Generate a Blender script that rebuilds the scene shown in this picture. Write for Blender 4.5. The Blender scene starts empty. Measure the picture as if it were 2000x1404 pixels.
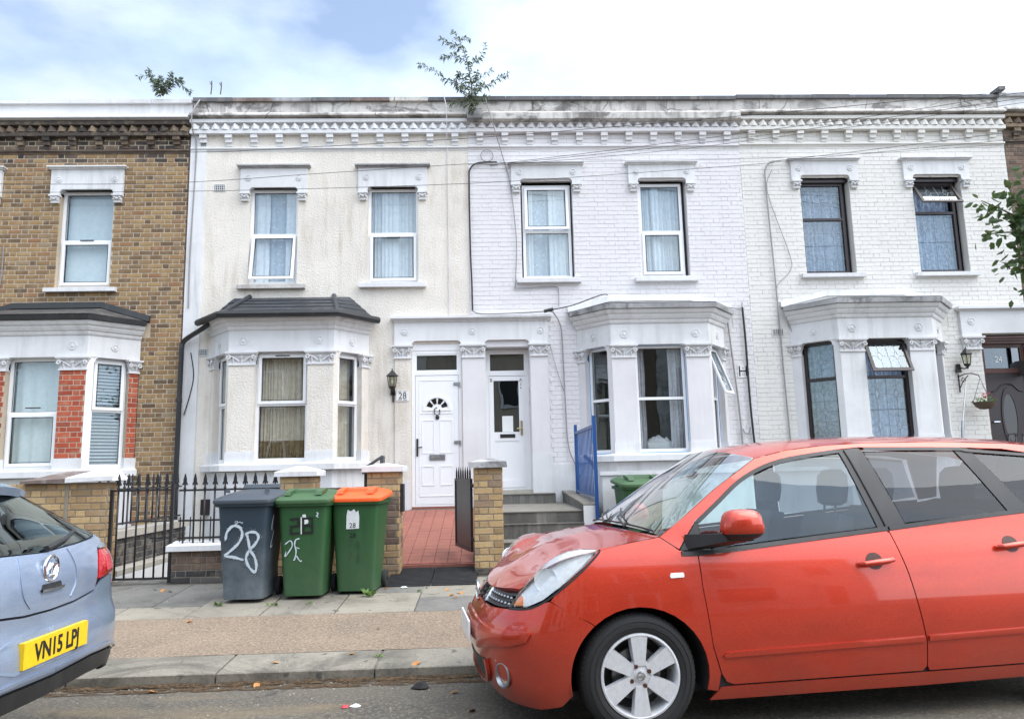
import bpy, bmesh, math, random
from mathutils import Vector, Matrix
random.seed(7)
SC = bpy.context.scene
COL = SC.collection
R = math.radians

# ------------------------------------------------------------------ camera
CAM_H = 1.37
psi, pit, rol = R(2.3), R(8.5), R(1.3)
F_ = Vector((math.sin(psi)*math.cos(pit), math.cos(psi)*math.cos(pit), math.sin(pit)))
R0 = Vector((math.cos(psi), -math.sin(psi), 0)); U0 = R0.cross(F_)
RR = R0*math.cos(rol) - U0*math.sin(rol); UU = U0*math.cos(rol) + R0*math.sin(rol)
cam = bpy.data.cameras.new('camera'); cam.lens = 36*1440/2000; cam.sensor_width = 36
cam.sensor_fit = 'HORIZONTAL'; cam.clip_start = .05; cam.clip_end = 3000
camo = bpy.data.objects.new('camera', cam); COL.objects.link(camo)
camo.matrix_world = Matrix(((RR.x, UU.x, -F_.x, 0), (RR.y, UU.y, -F_.y, 0), (RR.z, UU.z, -F_.z, CAM_H), (0, 0, 0, 1)))
SC.camera = camo

# ------------------------------------------------------------------ sky, sun, exposure
SUN_EL, SUN_AZ = R(55), R(106)          # azimuth clockwise from +Y: to the right, a little behind the camera
SUN = Vector((math.sin(SUN_AZ)*math.cos(SUN_EL), math.cos(SUN_AZ)*math.cos(SUN_EL), math.sin(SUN_EL)))
W = bpy.data.worlds.new('World'); SC.world = W; W.use_nodes = True
nt = W.node_tree; nt.nodes.clear()
def wn(t, **k):
    n = nt.nodes.new(t)
    for a, b in k.items(): setattr(n, a, b)
    return n
wout = wn('ShaderNodeOutputWorld'); tc = wn('ShaderNodeTexCoord')
sky = wn('ShaderNodeTexSky', sky_type='NISHITA', sun_disc=False)
sky.sun_elevation = SUN_EL; sky.sun_rotation = SUN_AZ; sky.air_density = 1.2; sky.dust_density = 1.5
bg1 = wn('ShaderNodeBackground'); bg1.inputs[1].default_value = .15
hs_ = wn('ShaderNodeHueSaturation'); hs_.inputs['Saturation'].default_value = .85; nt.links.new(sky.outputs[0], hs_.inputs['Color']); nt.links.new(hs_.outputs[0], bg1.inputs[0])
mp = wn('ShaderNodeMapping'); mp.inputs['Scale'].default_value = (1.0, 1.0, 2.2); mp.inputs['Location'].default_value = (.35, .9, .2)
nt.links.new(tc.outputs['Generated'], mp.inputs[0])
no = wn('ShaderNodeTexNoise'); no.inputs['Scale'].default_value = 1.7; no.inputs['Detail'].default_value = 7; no.inputs['Roughness'].default_value = .52
nt.links.new(mp.outputs[0], no.inputs[0])
dot = wn('ShaderNodeVectorMath', operation='DOT_PRODUCT'); dot.inputs[1].default_value = SUN
nt.links.new(tc.outputs['Generated'], dot.inputs[0])
gl = wn('ShaderNodeMapRange'); gl.inputs[1].default_value = -.35; gl.inputs[2].default_value = .85; gl.inputs[3].default_value = 0; gl.inputs[4].default_value = 1
nt.links.new(dot.outputs['Value'], gl.inputs[0])
add = wn('ShaderNodeMath', operation='MULTIPLY_ADD'); add.inputs[1].default_value = .25     # cloud is thicker round the veiled sun
nt.links.new(gl.outputs[0], add.inputs[0]); nt.links.new(no.outputs[0], add.inputs[2])
cr = wn('ShaderNodeValToRGB'); cr.color_ramp.elements[0].position = .46; cr.color_ramp.elements[1].position = .76
nt.links.new(add.outputs[0], cr.inputs[0])
no2 = wn('ShaderNodeTexNoise'); no2.inputs['Scale'].default_value = 3.1; no2.inputs['Detail'].default_value = 5
nt.links.new(mp.outputs[0], no2.inputs[0])
cc = wn('ShaderNodeValToRGB'); cc.color_ramp.elements[0].position = .36; cc.color_ramp.elements[0].color = (.68, .80, 1.0, 1)
cc.color_ramp.elements[1].position = .60; cc.color_ramp.elements[1].color = (.93, .96, 1, 1)
nt.links.new(no2.outputs[0], cc.inputs[0])
gs = wn('ShaderNodeMath', operation='MULTIPLY_ADD'); gs.inputs[1].default_value = 1.1; gs.inputs[2].default_value = .72
nt.links.new(gl.outputs[0], gs.inputs[0])
bg2 = wn('ShaderNodeBackground'); nt.links.new(cc.outputs[0], bg2.inputs[0]); nt.links.new(gs.outputs[0], bg2.inputs[1])
mx = wn('ShaderNodeMixShader'); nt.links.new(cr.outputs[0], mx.inputs[0])
nt.links.new(bg1.outputs[0], mx.inputs[1]); nt.links.new(bg2.outputs[0], mx.inputs[2]); nt.links.new(mx.outputs[0], wout.inputs[0])
sl = bpy.data.lights.new('sun', 'SUN'); sl.energy = 1.3; sl.angle = R(55); sl.color = (1, .95, .88)
so = bpy.data.objects.new('sun', sl); COL.objects.link(so); so.location = (8, -4, 15)
so.rotation_euler = (-SUN).to_track_quat('-Z', 'Y').to_euler()
vs = SC.view_settings; vs.view_transform = 'Standard'; vs.look = 'None'; vs.gamma = 1; vs.use_curve_mapping = False
vs.exposure = .88
SC.cycles.use_denoising = True; SC.cycles.max_bounces = 8; SC.cycles.transparent_max_bounces = 24
SC.cycles.sample_clamp_indirect = 6; SC.cycles.caustics_reflective = False; SC.cycles.caustics_refractive = False

# ------------------------------------------------------------------ materials
MATS = {}
class NB:                                   # small node builder
    def __init__(s, name):
        s.m = bpy.data.materials.new(name); s.m.use_nodes = True; s.t = s.m.node_tree; s.t.nodes.clear()
        s.o = s.n('ShaderNodeOutputMaterial'); MATS[name] = s.m
    def n(s, t, **k):
        x = s.t.nodes.new(t)
        for a, b in k.items(): setattr(x, a, b)
        return x
    def l(s, a, b): s.t.links.new(a, b)
    def coord(s, scale=(1, 1, 1), kind='Object'):
        c = s.n('ShaderNodeTexCoord'); m = s.n('ShaderNodeMapping'); m.inputs['Scale'].default_value = scale
        s.l(c.outputs[kind], m.inputs[0]); return m.outputs[0]
    def wcoord(s, scale=(1, 1, 1)):
        c = s.n('ShaderNodeNewGeometry'); m = s.n('ShaderNodeMapping'); m.inputs['Scale'].default_value = scale
        s.l(c.outputs['Position'], m.inputs[0]); return m.outputs[0]
    def noise(s, v, scale, detail=4, rough=.55, dist=0):
        x = s.n('ShaderNodeTexNoise'); x.inputs['Scale'].default_value = scale; x.inputs['Detail'].default_value = detail
        x.inputs['Roughness'].default_value = rough; x.inputs['Distortion'].default_value = dist
        if v is not None: s.l(v, x.inputs[0])
        return x.outputs[0]
    def ramp(s, f, *stops):
        x = s.n('ShaderNodeValToRGB'); e = x.color_ramp.elements
        for i, (p, c) in enumerate(stops):
            k = e[i] if i < 2 else e.new(p)
            k.position = p
        for k, (p, c) in zip(sorted(e, key=lambda q: q.position), sorted(stops, key=lambda q: q[0])):
            k.color = tuple(c) + (1,) if hasattr(c, '__len__') else (c, c, c, 1)
        s.l(f, x.inputs[0]); return x.outputs[0]
    def mix(s, f, a, b, mode='MIX'):
        x = s.n('ShaderNodeMix', data_type='RGBA', blend_type=mode)
        for sock, v in ((x.inputs[0], f), (x.inputs[6], a), (x.inputs[7], b)):
            if hasattr(v, 'is_output') or hasattr(v, 'links'): s.l(v, sock)
            else: sock.default_value = v if not hasattr(v, '__len__') else (tuple(v) + (1,) if len(v) == 3 else v)
        return x.outputs[2]
    def bump(s, h, strength=.3, dist=.01):
        x = s.n('ShaderNodeBump'); x.inputs['Strength'].default_value = strength; x.inputs['Distance'].default_value = dist
        s.l(h, x.inputs['Height']); return x.outputs[0]
    def bsdf(s, col, rough=.6, metal=0, normal=None, **k):
        b = s.n('ShaderNodeBsdfPrincipled')
        for sock, v in ((b.inputs['Base Color'], col), (b.inputs['Roughness'], rough), (b.inputs['Metallic'], metal)):
            if hasattr(v, 'is_output'): s.l(v, sock)
            else: sock.default_value = tuple(v) + (1,) if hasattr(v, '__len__') else v
        if normal is not None: s.l(normal, b.inputs['Normal'])
        for a, v in k.items(): b.inputs[a.replace('_', ' ')].default_value = v
        s.l(b.outputs[0], s.o.inputs[0]); return b
    def island(s):
        g = s.n('ShaderNodeNewGeometry'); oi = s.n('ShaderNodeObjectInfo')
        a = s.n('ShaderNodeMath', operation='ADD'); s.l(g.outputs['Random Per Island'], a.inputs[0]); s.l(oi.outputs['Random'], a.inputs[1])
        w = s.n('ShaderNodeTexWhiteNoise', noise_dimensions='1D'); s.l(a.outputs[0], w.inputs['W']); return w.outputs['Value']

def weathered(name, c, dirt, amount=.35, bscale=60, bstr=.3, bdist=.004, rough=.8, vary=.12, streak=True, patch=0, crack=0, **k):
    b = NB(name); v = b.wcoord(); n1 = b.noise(v, 1.3, 6, .6)
    c2 = tuple(x*(1-vary) for x in c)
    col = b.mix(b.ramp(n1, (.35, 0), (.68, 1)), c, c2)
    if streak:
        vs_ = b.wcoord((5, 5, .55)); n2 = b.noise(vs_, 1.6, 6, .65)
        n3 = b.noise(b.wcoord(), .7, 4, .6)
        f = b.n('ShaderNodeMath', operation='MULTIPLY'); b.l(b.ramp(n2, (.47, 0), (.72, 1)), f.inputs[0]); b.l(b.ramp(n3, (.38, 0), (.60, amount)), f.inputs[1])
        col = b.mix(f.outputs[0], col, dirt)
    if patch:
        n4 = b.noise(b.wcoord((1, 1, 1.6)), 2.6, 9, .68, .6); n5 = b.noise(b.wcoord(), .55, 3, .5)
        f = b.n('ShaderNodeMath', operation='MULTIPLY'); b.l(b.ramp(n4, (.50, 0), (.60, patch)), f.inputs[0]); b.l(b.ramp(n5, (.40, .1), (.58, 1)), f.inputs[1]); col = b.mix(f.outputs[0], col, dirt)
    if crack:
        vo = b.n('ShaderNodeTexVoronoi', feature='DISTANCE_TO_EDGE'); vo.inputs['Scale'].default_value = 1.3; w_ = b.n('ShaderNodeMix', data_type='VECTOR'); w_.inputs[0].default_value = .12
        nc = b.n('ShaderNodeTexNoise'); nc.inputs['Scale'].default_value = 5; nc.inputs['Detail'].default_value = 6; b.l(v, nc.inputs[0]); b.l(v, w_.inputs[4]); b.l(nc.outputs['Color'], w_.inputs[5]); b.l(w_.outputs[1], vo.inputs[0])
        n6 = b.noise(b.wcoord(), 1.1, 3, .5); f = b.n('ShaderNodeMath', operation='MULTIPLY'); b.l(b.ramp(vo.outputs['Distance'], (.0, 1), (.012, 0)), f.inputs[0]); b.l(b.ramp(n6, (.47, 0), (.55, crack)), f.inputs[1]); col = b.mix(f.outputs[0], col, (.06, .055, .05))
    nb = b.noise(v, bscale, 3, .6)
    b.bsdf(col, rough, normal=b.bump(nb, bstr, bdist), **k); return b.m

weathered('render_cream', (.80, .755, .685), (.46, .38, .28), .6, 36, .9, .016, .9, patch=.12)
weathered('paint_lilac', (.735, .72, .73), (.48, .48, .52), .30, 40, .35, .004, .75)
weathered('paint_ivory', (.735, .72, .685), (.52, .48, .40), .30, 40, .35, .004, .75)
weathered('trim_white', (.75, .755, .765), (.30, .29, .27), .42, 22, .3, .004, .65, patch=.10)
weathered('trim_worn', (.66, .635, .60), (.13, .12, .115), 1.0, 26, .6, .01, .8, vary=.3, patch=.8, crack=.9)
weathered('trim_grey', (.52, .52, .53), (.10, .10, .10), .95, 22, .6, .012, .85, vary=.45, patch=.7)
weathered('coping_dark', (.13, .13, .14), (.30, .28, .26), .8, 30, .5, .01, .9)
weathered('coping_tile', (.16, .12, .105), (.45, .42, .4), .6, 30, .4, .006, .85)
weathered('upvc', (.86, .87, .885), (.6, .6, .6), .15, 5, .02, .001, .28, vary=.02)
weathered('mortar', (.54, .46, .355), (.25, .22, .18), .5, 90, .5, .004, .95)
weathered('mortar_dark', (.27, .235, .19), (.15, .13, .11), .5, 90, .5, .004, .95)
weathered('concrete', (.25, .235, .20), (.12, .115, .10), .8, 45, .6, .006, .92, vary=.3)
weathered('concrete_dark', (.15, .143, .13), (.32, .31, .28), .8, 45, .6, .008, .92, vary=.4)
weathered('black_iron', (.016, .016, .019), (.10, .06, .04), .3, 60, .2, .002, .42, vary=.2)
weathered('black_plastic', (.02, .021, .023), (.10, .10, .10), .25, 60, .15, .002, .45)
weathered('lead_roof', (.038, .043, .052), (.13, .135, .14), .6, 20, .5, .006, .5, vary=.3)
weathered('slate', (.07, .066, .064), (.20, .19, .17), .6, 20, .5, .006, .7, vary=.35)
weathered('blue_paint', (.012, .075, .26), (.05, .07, .12), .4, 30, .2, .002, .38)
weathered('wood_brown', (.075, .024, .016), (.03, .015, .01), .5, 30, .2, .002, .4)
weathered('dark_frame', (.028, .019, .021), (.06, .05, .05), .3, 30, .1, .002, .35)
weathered('room_dark', (.10, .10, .10), (.06, .06, .06), .3, 4, .1, .01, .95)
weathered('stone_pale', (.47, .44, .385), (.25, .23, .19), .7, 55, .5, .004, .92, vary=.25)
weathered('terracotta', (.34, .12, .085), (.20, .09, .07), .6, 35, .3, .003, .7, vary=.25)
weathered('rubber', (.022, .022, .024), (.08, .075, .07), .5, 70, .5, .004, .85)
weathered('paper', (.85, .87, .86), (.7, .7, .7), .1, 9, .05, .001, .8)
weathered('leather_dark', (.03, .03, .033), (.05, .05, .05), .3, 50, .3, .002, .7)

def bricks_mat(name, stops, rough=.9, face=.25):
    b = NB(name); r = b.island(); base = b.ramp(r, *stops)
    v = b.wcoord((1, 1, 1)); n = b.noise(v, 28, 5, .65); n2 = b.noise(v, 7, 4, .6)
    col = b.mix(b.ramp(n, (.35, 0), (.7, face)), base, (.055, .045, .04))
    col = b.mix(b.ramp(n2, (.5, 0), (.75, .35)), col, (.52, .42, .28))
    b.bsdf(col, rough, normal=b.bump(n, .6, .006)); return b.m
bricks_mat('brick_stock', ((0, (.115, .078, .05)), (.15, (.19, .118, .06)), (.4, (.27, .165, .078)), (.62, (.32, .205, .092)), (.8, (.37, .24, .105)), (.92, (.29, .145, .07)), (1, (.31, .24, .15))))
bricks_mat('brick_sooty', ((0, (.035, .03, .028)), (.4, (.075, .06, .05)), (.75, (.13, .09, .065)), (1, (.20, .15, .10))))
bricks_mat('brick_buff', ((0, (.30, .20, .10)), (.3, (.46, .31, .15)), (.6, (.55, .39, .19)), (.85, (.40, .25, .125)), (1, (.27, .20, .14))), face=.35)
bricks_mat('brick_red', ((0, (.34, .06, .03)), (.5, (.46, .085, .04)), (.85, (.54, .125, .06)), (1, (.25, .06, .04))), face=.2)
bricks_mat('brick_black', ((0, (.03, .03, .033)), (.6, (.06, .058, .06)), (1, (.13, .125, .12))))
bricks_mat('brick_brown', ((0, (.10, .07, .055)), (.5, (.16, .105, .08)), (1, (.22, .15, .11))))
for nm, c in (('brick_lilac', (.735, .72, .73)), ('brick_ivory', (.735, .72, .685))):
    b = NB(nm); r = b.island(); n = b.noise(b.wcoord(), 30, 4, .6); n1 = b.noise(b.wcoord((1, 1, .5)), 1.1, 6, .6)
    col = b.mix(b.ramp(r, (0, 0), (1, .5)), c, tuple(x*.95 for x in c))
    col = b.mix(b.ramp(n1, (.52, 0), (.74, .4)), col, tuple(x*.80 for x in c))
    b.bsdf(col, .72, normal=b.bump(n, .4, .006))

def slab_mat(name, a, c, spots):
    b = NB(name); r = b.island(); v = b.wcoord(); n = b.noise(v, 3, 6, .65); n2 = b.noise(v, 48, 4, .8)
    col = b.mix(b.ramp(r, (0, 0), (1, 1)), a, c)
    col = b.mix(b.ramp(n, (.4, 0), (.72, .55)), col, tuple(x*.5 for x in a))
    col = b.mix(b.ramp(n2, (.5, 0), (.72, .6)), col, spots)
    n8 = b.noise(v, 1.1, 6, .7, .8); n9 = b.noise(v, 9, 2, .5); col = b.mix(b.ramp(n8, (.50, 0), (.64, .6)), col, tuple(x*.45 for x in spots)); col = b.mix(b.ramp(n9, (.68, 0), (.72, .7)), col, (.06, .057, .052))
    b.bsdf(col, .9, normal=b.bump(n2, .7, .006)); return b.m
slab_mat('slab', (.33, .295, .235), (.26, .245, .205), (.17, .15, .12))
slab_mat('slab_dark', (.17, .165, .15), (.22, .21, .19), (.11, .105, .09))
slab_mat('kerb_granite', (.255, .235, .19), (.29, .265, .215), (.075, .068, .058))
b = NB('tarmac_brown'); v = b.wcoord(); n = b.noise(v, 1.5, 6, .6); n2 = b.noise(v, 55, 4, .8); n3 = b.noise(v, 34, 3, .6)
col = b.mix(b.ramp(n, (.35, 0), (.7, 1)), (.235, .17, .12), (.15, .115, .085))
col = b.mix(b.ramp(n2, (.46, 0), (.62, .85)), col, (.37, .30, .22)); col = b.mix(b.ramp(n3, (.54, 0), (.66, .6)), col, (.12, .09, .065))
b.bsdf(col, .95, normal=b.bump(n2, .9, .008))
b = NB('asphalt'); v = b.wcoord(); n = b.noise(v, .9, 7, .65, .4); n2 = b.noise(v, 46, 4, .8); n3 = b.noise(v, 2.6, 5, .6)
n4 = b.noise(b.wcoord((.5, 2.2, 1)), 1.3, 6, .65)
col = b.mix(b.ramp(n, (.35, 0), (.68, 1)), (.115, .102, .082), (.066, .06, .051))
col = b.mix(b.ramp(n2, (.50, 0), (.64, .8)), col, (.25, .22, .17)); col = b.mix(b.ramp(n4, (.52, 0), (.68, .6)), col, (.22, .165, .095))
col = b.mix(b.ramp(n3, (.62, 0), (.70, .7)), col, (.035, .033, .032))
b.bsdf(col, .93, normal=b.bump(n2, 1, .009))

def plain(name, c, rough=.5, metal=0, bump=0, bs=40, **k):
    b = NB(name); n = b.noise(b.coord(), bs, 4, .6)
    col = b.mix(b.ramp(n, (.3, 0), (.75, 1)), c, tuple(x*.82 for x in c))
    b.bsdf(col, rough, metal, normal=b.bump(n, bump, .003) if bump else None, **k); return b.m
plain('chrome', (.75, .76, .78), .12, 1)
plain('alloy', (.74, .75, .78), .38, .4)
plain('brass', (.42, .35, .2), .35, 1)
plain('grey_metal', (.35, .36, .38), .35, .9)
plain('tyre', (.018, .018, .019), .8, 0, .5, 90)
plain('plate_yellow', (.92, .60, .012), .35)
plain('plate_white', (.85, .85, .84), .35)
plain('ink_black', (.012, .012, .013), .5)
plain('ink_faded', (.045, .055, .045), .6)
plain('lamp_red', (.50, .012, .02), .12, 0, 0, 40, Coat_Weight=1.0)
plain('lamp_pink', (.80, .10, .13), .2, 0, 0, 40, Coat_Weight=1.0)
plain('lamp_orange', (.85, .22, .04), .2)
plain('lamp_body', (.90, .92, .93), .45, .05)
plain('spray_white', (.58, .67, .74), .8)
plain('orange_lid', (.95, .13, .025), .38, 0, .1)
plain('leaf_orange', (.50, .22, .06), .7)
plain('leaf_brown', (.20, .12, .06), .8)
plain('litter_red', (.55, .05, .06), .5)
plain('flower_red', (.65, .10, .11), .6)
plain('sticker', (.78, .82, .82), .5)
plain('yellow_green', (.62, .72, .05), .5)
plain('blue_tape', (.16, .42, .80), .5)
plain('lead_strip', (.22, .24, .26), .4, .6)
plain('cable_black', (.02, .02, .022), .6)
plain('cable_grey', (.30, .29, .30), .6)
plain('cable_white', (.72, .71, .73), .6)
plain('bark', (.12, .085, .06), .9, 0, .8, 30)
plain('stem_green', (.16, .15, .075), .8)

def leafmat(name, a, c, tr=.35):
    b = NB(name); r = b.island(); col = b.ramp(r, (0, a), (1, c))
    d = b.n('ShaderNodeBsdfPrincipled'); b.l(col, d.inputs['Base Color']); d.inputs['Roughness'].default_value = .55
    t = b.n('ShaderNodeBsdfTranslucent'); b.l(b.mix(.5, col, (.16, .24, .05)), t.inputs[0])
    m = b.n('ShaderNodeMixShader'); m.inputs[0].default_value = tr
    b.l(d.outputs[0], m.inputs[1]); b.l(t.outputs[0], m.inputs[2]); b.l(m.outputs[0], b.o.inputs[0])
leafmat('leaf_tree', (.035, .075, .03), (.075, .12, .05))
leafmat('leaf_buddleia', (.085, .115, .08), (.19, .21, .17))
leafmat('leaf_weed', (.10, .20, .03), (.16, .28, .06))

def dirtyplastic(name, c, dust, lo=.0, hi=.6):
    b = NB(name); v = b.coord(); n = b.noise(v, 5, 6, .7); n2 = b.noise(v, 90, 3, .7)
    sep = b.n('ShaderNodeSeparateXYZ'); b.l(v, sep.inputs[0])
    g = b.n('ShaderNodeMapRange'); g.inputs[1].default_value = .75; g.inputs[2].default_value = .02; b.l(sep.outputs[2], g.inputs[0])
    f = b.n('ShaderNodeMath', operation='MULTIPLY'); b.l(g.outputs[0], f.inputs[0]); b.l(b.ramp(n, (.25, lo), (.75, hi)), f.inputs[1])
    n3 = b.noise(b.coord((8, 8, 1)), 2, 5, .7)
    col = b.mix(f.outputs[0], c, dust); col = b.mix(b.ramp(n3, (.55, 0), (.75, .25)), col, tuple(x*.6 for x in c))
    b.bsdf(col, .48, normal=b.bump(n2, .25, .0015))
dirtyplastic('bin_grey', (.022, .040, .058), (.20, .23, .25), .1, .95)
dirtyplastic('bin_green', (.020, .085, .026), (.10, .15, .09), .1, .55)
dirtyplastic('bin_lid_green', (.050, .115, .045), (.14, .19, .12))
dirtyplastic('bin_lid_grey', (.055, .068, .085), (.16, .18, .20))

def glass(name, tint=(1, 1, 1), refl=(1, 1, 1), ior=1.52, boost=1.0):
    b = NB(name); t = b.n('ShaderNodeBsdfTransparent'); t.inputs[0].default_value = tint + (1,)
    g = b.n('ShaderNodeBsdfGlossy'); g.inputs['Roughness'].default_value = .0; g.inputs[0].default_value = refl + (1,)
    n = b.noise(b.wcoord(), 1.3, 2, .5); b.l(b.bump(n, .12, .02), g.inputs['Normal'])
    fr = b.n('ShaderNodeFresnel'); gg = b.n('ShaderNodeNewGeometry'); mr = b.n('ShaderNodeMapRange'); mr.inputs[3].default_value = ior; mr.inputs[4].default_value = 1/ior
    b.l(gg.outputs['Backfacing'], mr.inputs[0]); b.l(mr.outputs[0], fr.inputs[0])     # a thin pane mirrors alike from both sides
    k = b.n('ShaderNodeMath', operation='MULTIPLY'); k.use_clamp = True; b.l(fr.outputs[0], k.inputs[0]); k.inputs[1].default_value = boost
    m = b.n('ShaderNodeMixShader'); b.l(k.outputs[0], m.inputs[0]); b.l(t.outputs[0], m.inputs[1]); b.l(g.outputs[0], m.inputs[2])
    b.l(m.outputs[0], b.o.inputs[0])
glass('window_glass', (.92, .96, .97), (.80, .93, 1.0), 1.55, 2.7)     # double glazing: four reflecting faces
glass('door_glass', (.35, .38, .42), (.85, .93, 1), 1.55, 3.4)
glass('hatch_glass', (.13, .15, .15), (.9, 1, .98), 1.6, 1.6)
glass('screen_glass', (.70, .80, .80), (1, 1, 1), 1.52, 2.6)
glass('car_glass', (.82, .95, .95), (.9, .97, 1), 1.52, 1.4)
glass('privacy_glass', (.05, .05, .06), (1, 1, 1), 1.6, 1.15)
glass('tinted_glass', (.30, .32, .35), (.9, .94, 1), 1.6, .85)
glass('lamp_glass', (.93, .95, .96), (1, 1, 1), 1.5, 1.6)
glass('lantern_glass', (.80, .80, .70), (1, 1, 1), 1.5, 1.5)

def cloth(name, a, c, spots=None, tr=.12):
    b = NB(name); v = b.coord(); n = b.noise(v, 14, 4, .6)
    col = b.mix(b.ramp(n, (.35, 0), (.65, 1)), a, c)
    if spots:
        w = b.n('ShaderNodeTexVoronoi'); w.inputs['Scale'].default_value = spots; b.l(v, w.inputs[0])
        col = b.mix(b.ramp(w.outputs['Distance'], (.16, .75), (.24, 0)), col, (.85, .88, .9))
    d = b.n('ShaderNodeBsdfDiffuse'); b.l(col, d.inputs[0]); t = b.n('ShaderNodeBsdfTranslucent'); b.l(col, t.inputs[0])
    m = b.n('ShaderNodeMixShader'); m.inputs[0].default_value = tr; b.l(d.outputs[0], m.inputs[1]); b.l(t.outputs[0], m.inputs[2])
    b.l(m.outputs[0], b.o.inputs[0])
cloth('net_curtain', (.86, .90, .93), (.74, .80, .85), 16)
cloth('net_lace', (.46, .54, .68), (.22, .28, .40), 30)
cloth('net_sheer', (.56, .64, .72), (.45, .53, .62), 13)
cloth('curtain_gold', (.82, .74, .62), (.68, .60, .47))
cloth('curtain_fringe', (.22, .15, .08), (.36, .27, .15))
cloth('curtain_grey', (.76, .75, .77), (.64, .63, .66))
cloth('blind_white', (.80, .87, .88), (.72, .80, .82), None, .1)

def carpaint(name, c, flake, metal=.35):
    b = NB(name); n = b.noise(b.coord(), 330, 3, .7); n2 = b.noise(b.coord(), 3, 5, .6); n7 = b.noise(b.coord((1, 1, 3)), 2.2, 5, .65)
    col = b.mix(b.ramp(n, (.40, 0), (.62, .75)), c, flake); col = b.mix(b.ramp(n7, (.45, 0), (.75, .30)), col, tuple(x*.5 for x in c))
    sep = b.n('ShaderNodeSeparateXYZ'); b.l(b.coord(), sep.inputs[0])
    g = b.n('ShaderNodeMapRange'); g.inputs[1].default_value = .6; g.inputs[2].default_value = .15; g.inputs[3].default_value = 0; g.inputs[4].default_value = .4
    b.l(sep.outputs[2], g.inputs[0]); f = b.n('ShaderNodeMath', operation='MULTIPLY'); b.l(g.outputs[0], f.inputs[0]); b.l(b.ramp(n2, (.3, .2), (.8, 1)), f.inputs[1])
    col = b.mix(f.outputs[0], col, (.17, .13, .10))                     # road dirt thrown up on the sills
    b.bsdf(col, .34, metal, Coat_Weight=1.0, Coat_Roughness=.04, Coat_IOR=1.5)
carpaint('paint_red', (.47, .021, .006), (.70, .065, .018), .45)
carpaint('paint_blue', (.26, .335, .47), (.40, .48, .62), .45)
# ------------------------------------------------------------------ helpers
ORG = {}
def tag(o, label=None, cat=None, group=None, kind=None):
    for k, v in (('label', label), ('category', cat), ('group', group), ('kind', kind)):
        if v: o[k] = v
    return o
def root(name, loc, label, cat, group=None, rz=0, local=False):
    o = bpy.data.objects.new(name, None); COL.objects.link(o); o.empty_display_size = .2
    o.location = loc; o.rotation_euler.z = rz; ORG[o.name] = Vector((0, 0, 0)) if local else Vector(loc)
    return tag(o, label, cat, group)
def link(name, me, parent=None, loc=None, mat=None):
    o = bpy.data.objects.new(name, me); COL.objects.link(o)
    if mat and not me.materials: me.materials.append(MATS[mat])
    if parent is not None:
        o.parent = parent; ORG[o.name] = ORG.get(parent.name, Vector((0, 0, 0)))
    if loc is not None: o.location = Vector(loc)
    return o
class Fr:                                    # a plane to build on: u along it, z up, d outward
    def __init__(s, o, e=(1, 0, 0), n=None):
        s.o = Vector(o); s.e = Vector(e).normalized()
        s.n = Vector(n).normalized() if n else Vector((s.e.y, -s.e.x, 0))
    def __call__(s, u, z, d=0): return s.o + s.e*u + Vector((0, 0, z)) + s.n*d
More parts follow.
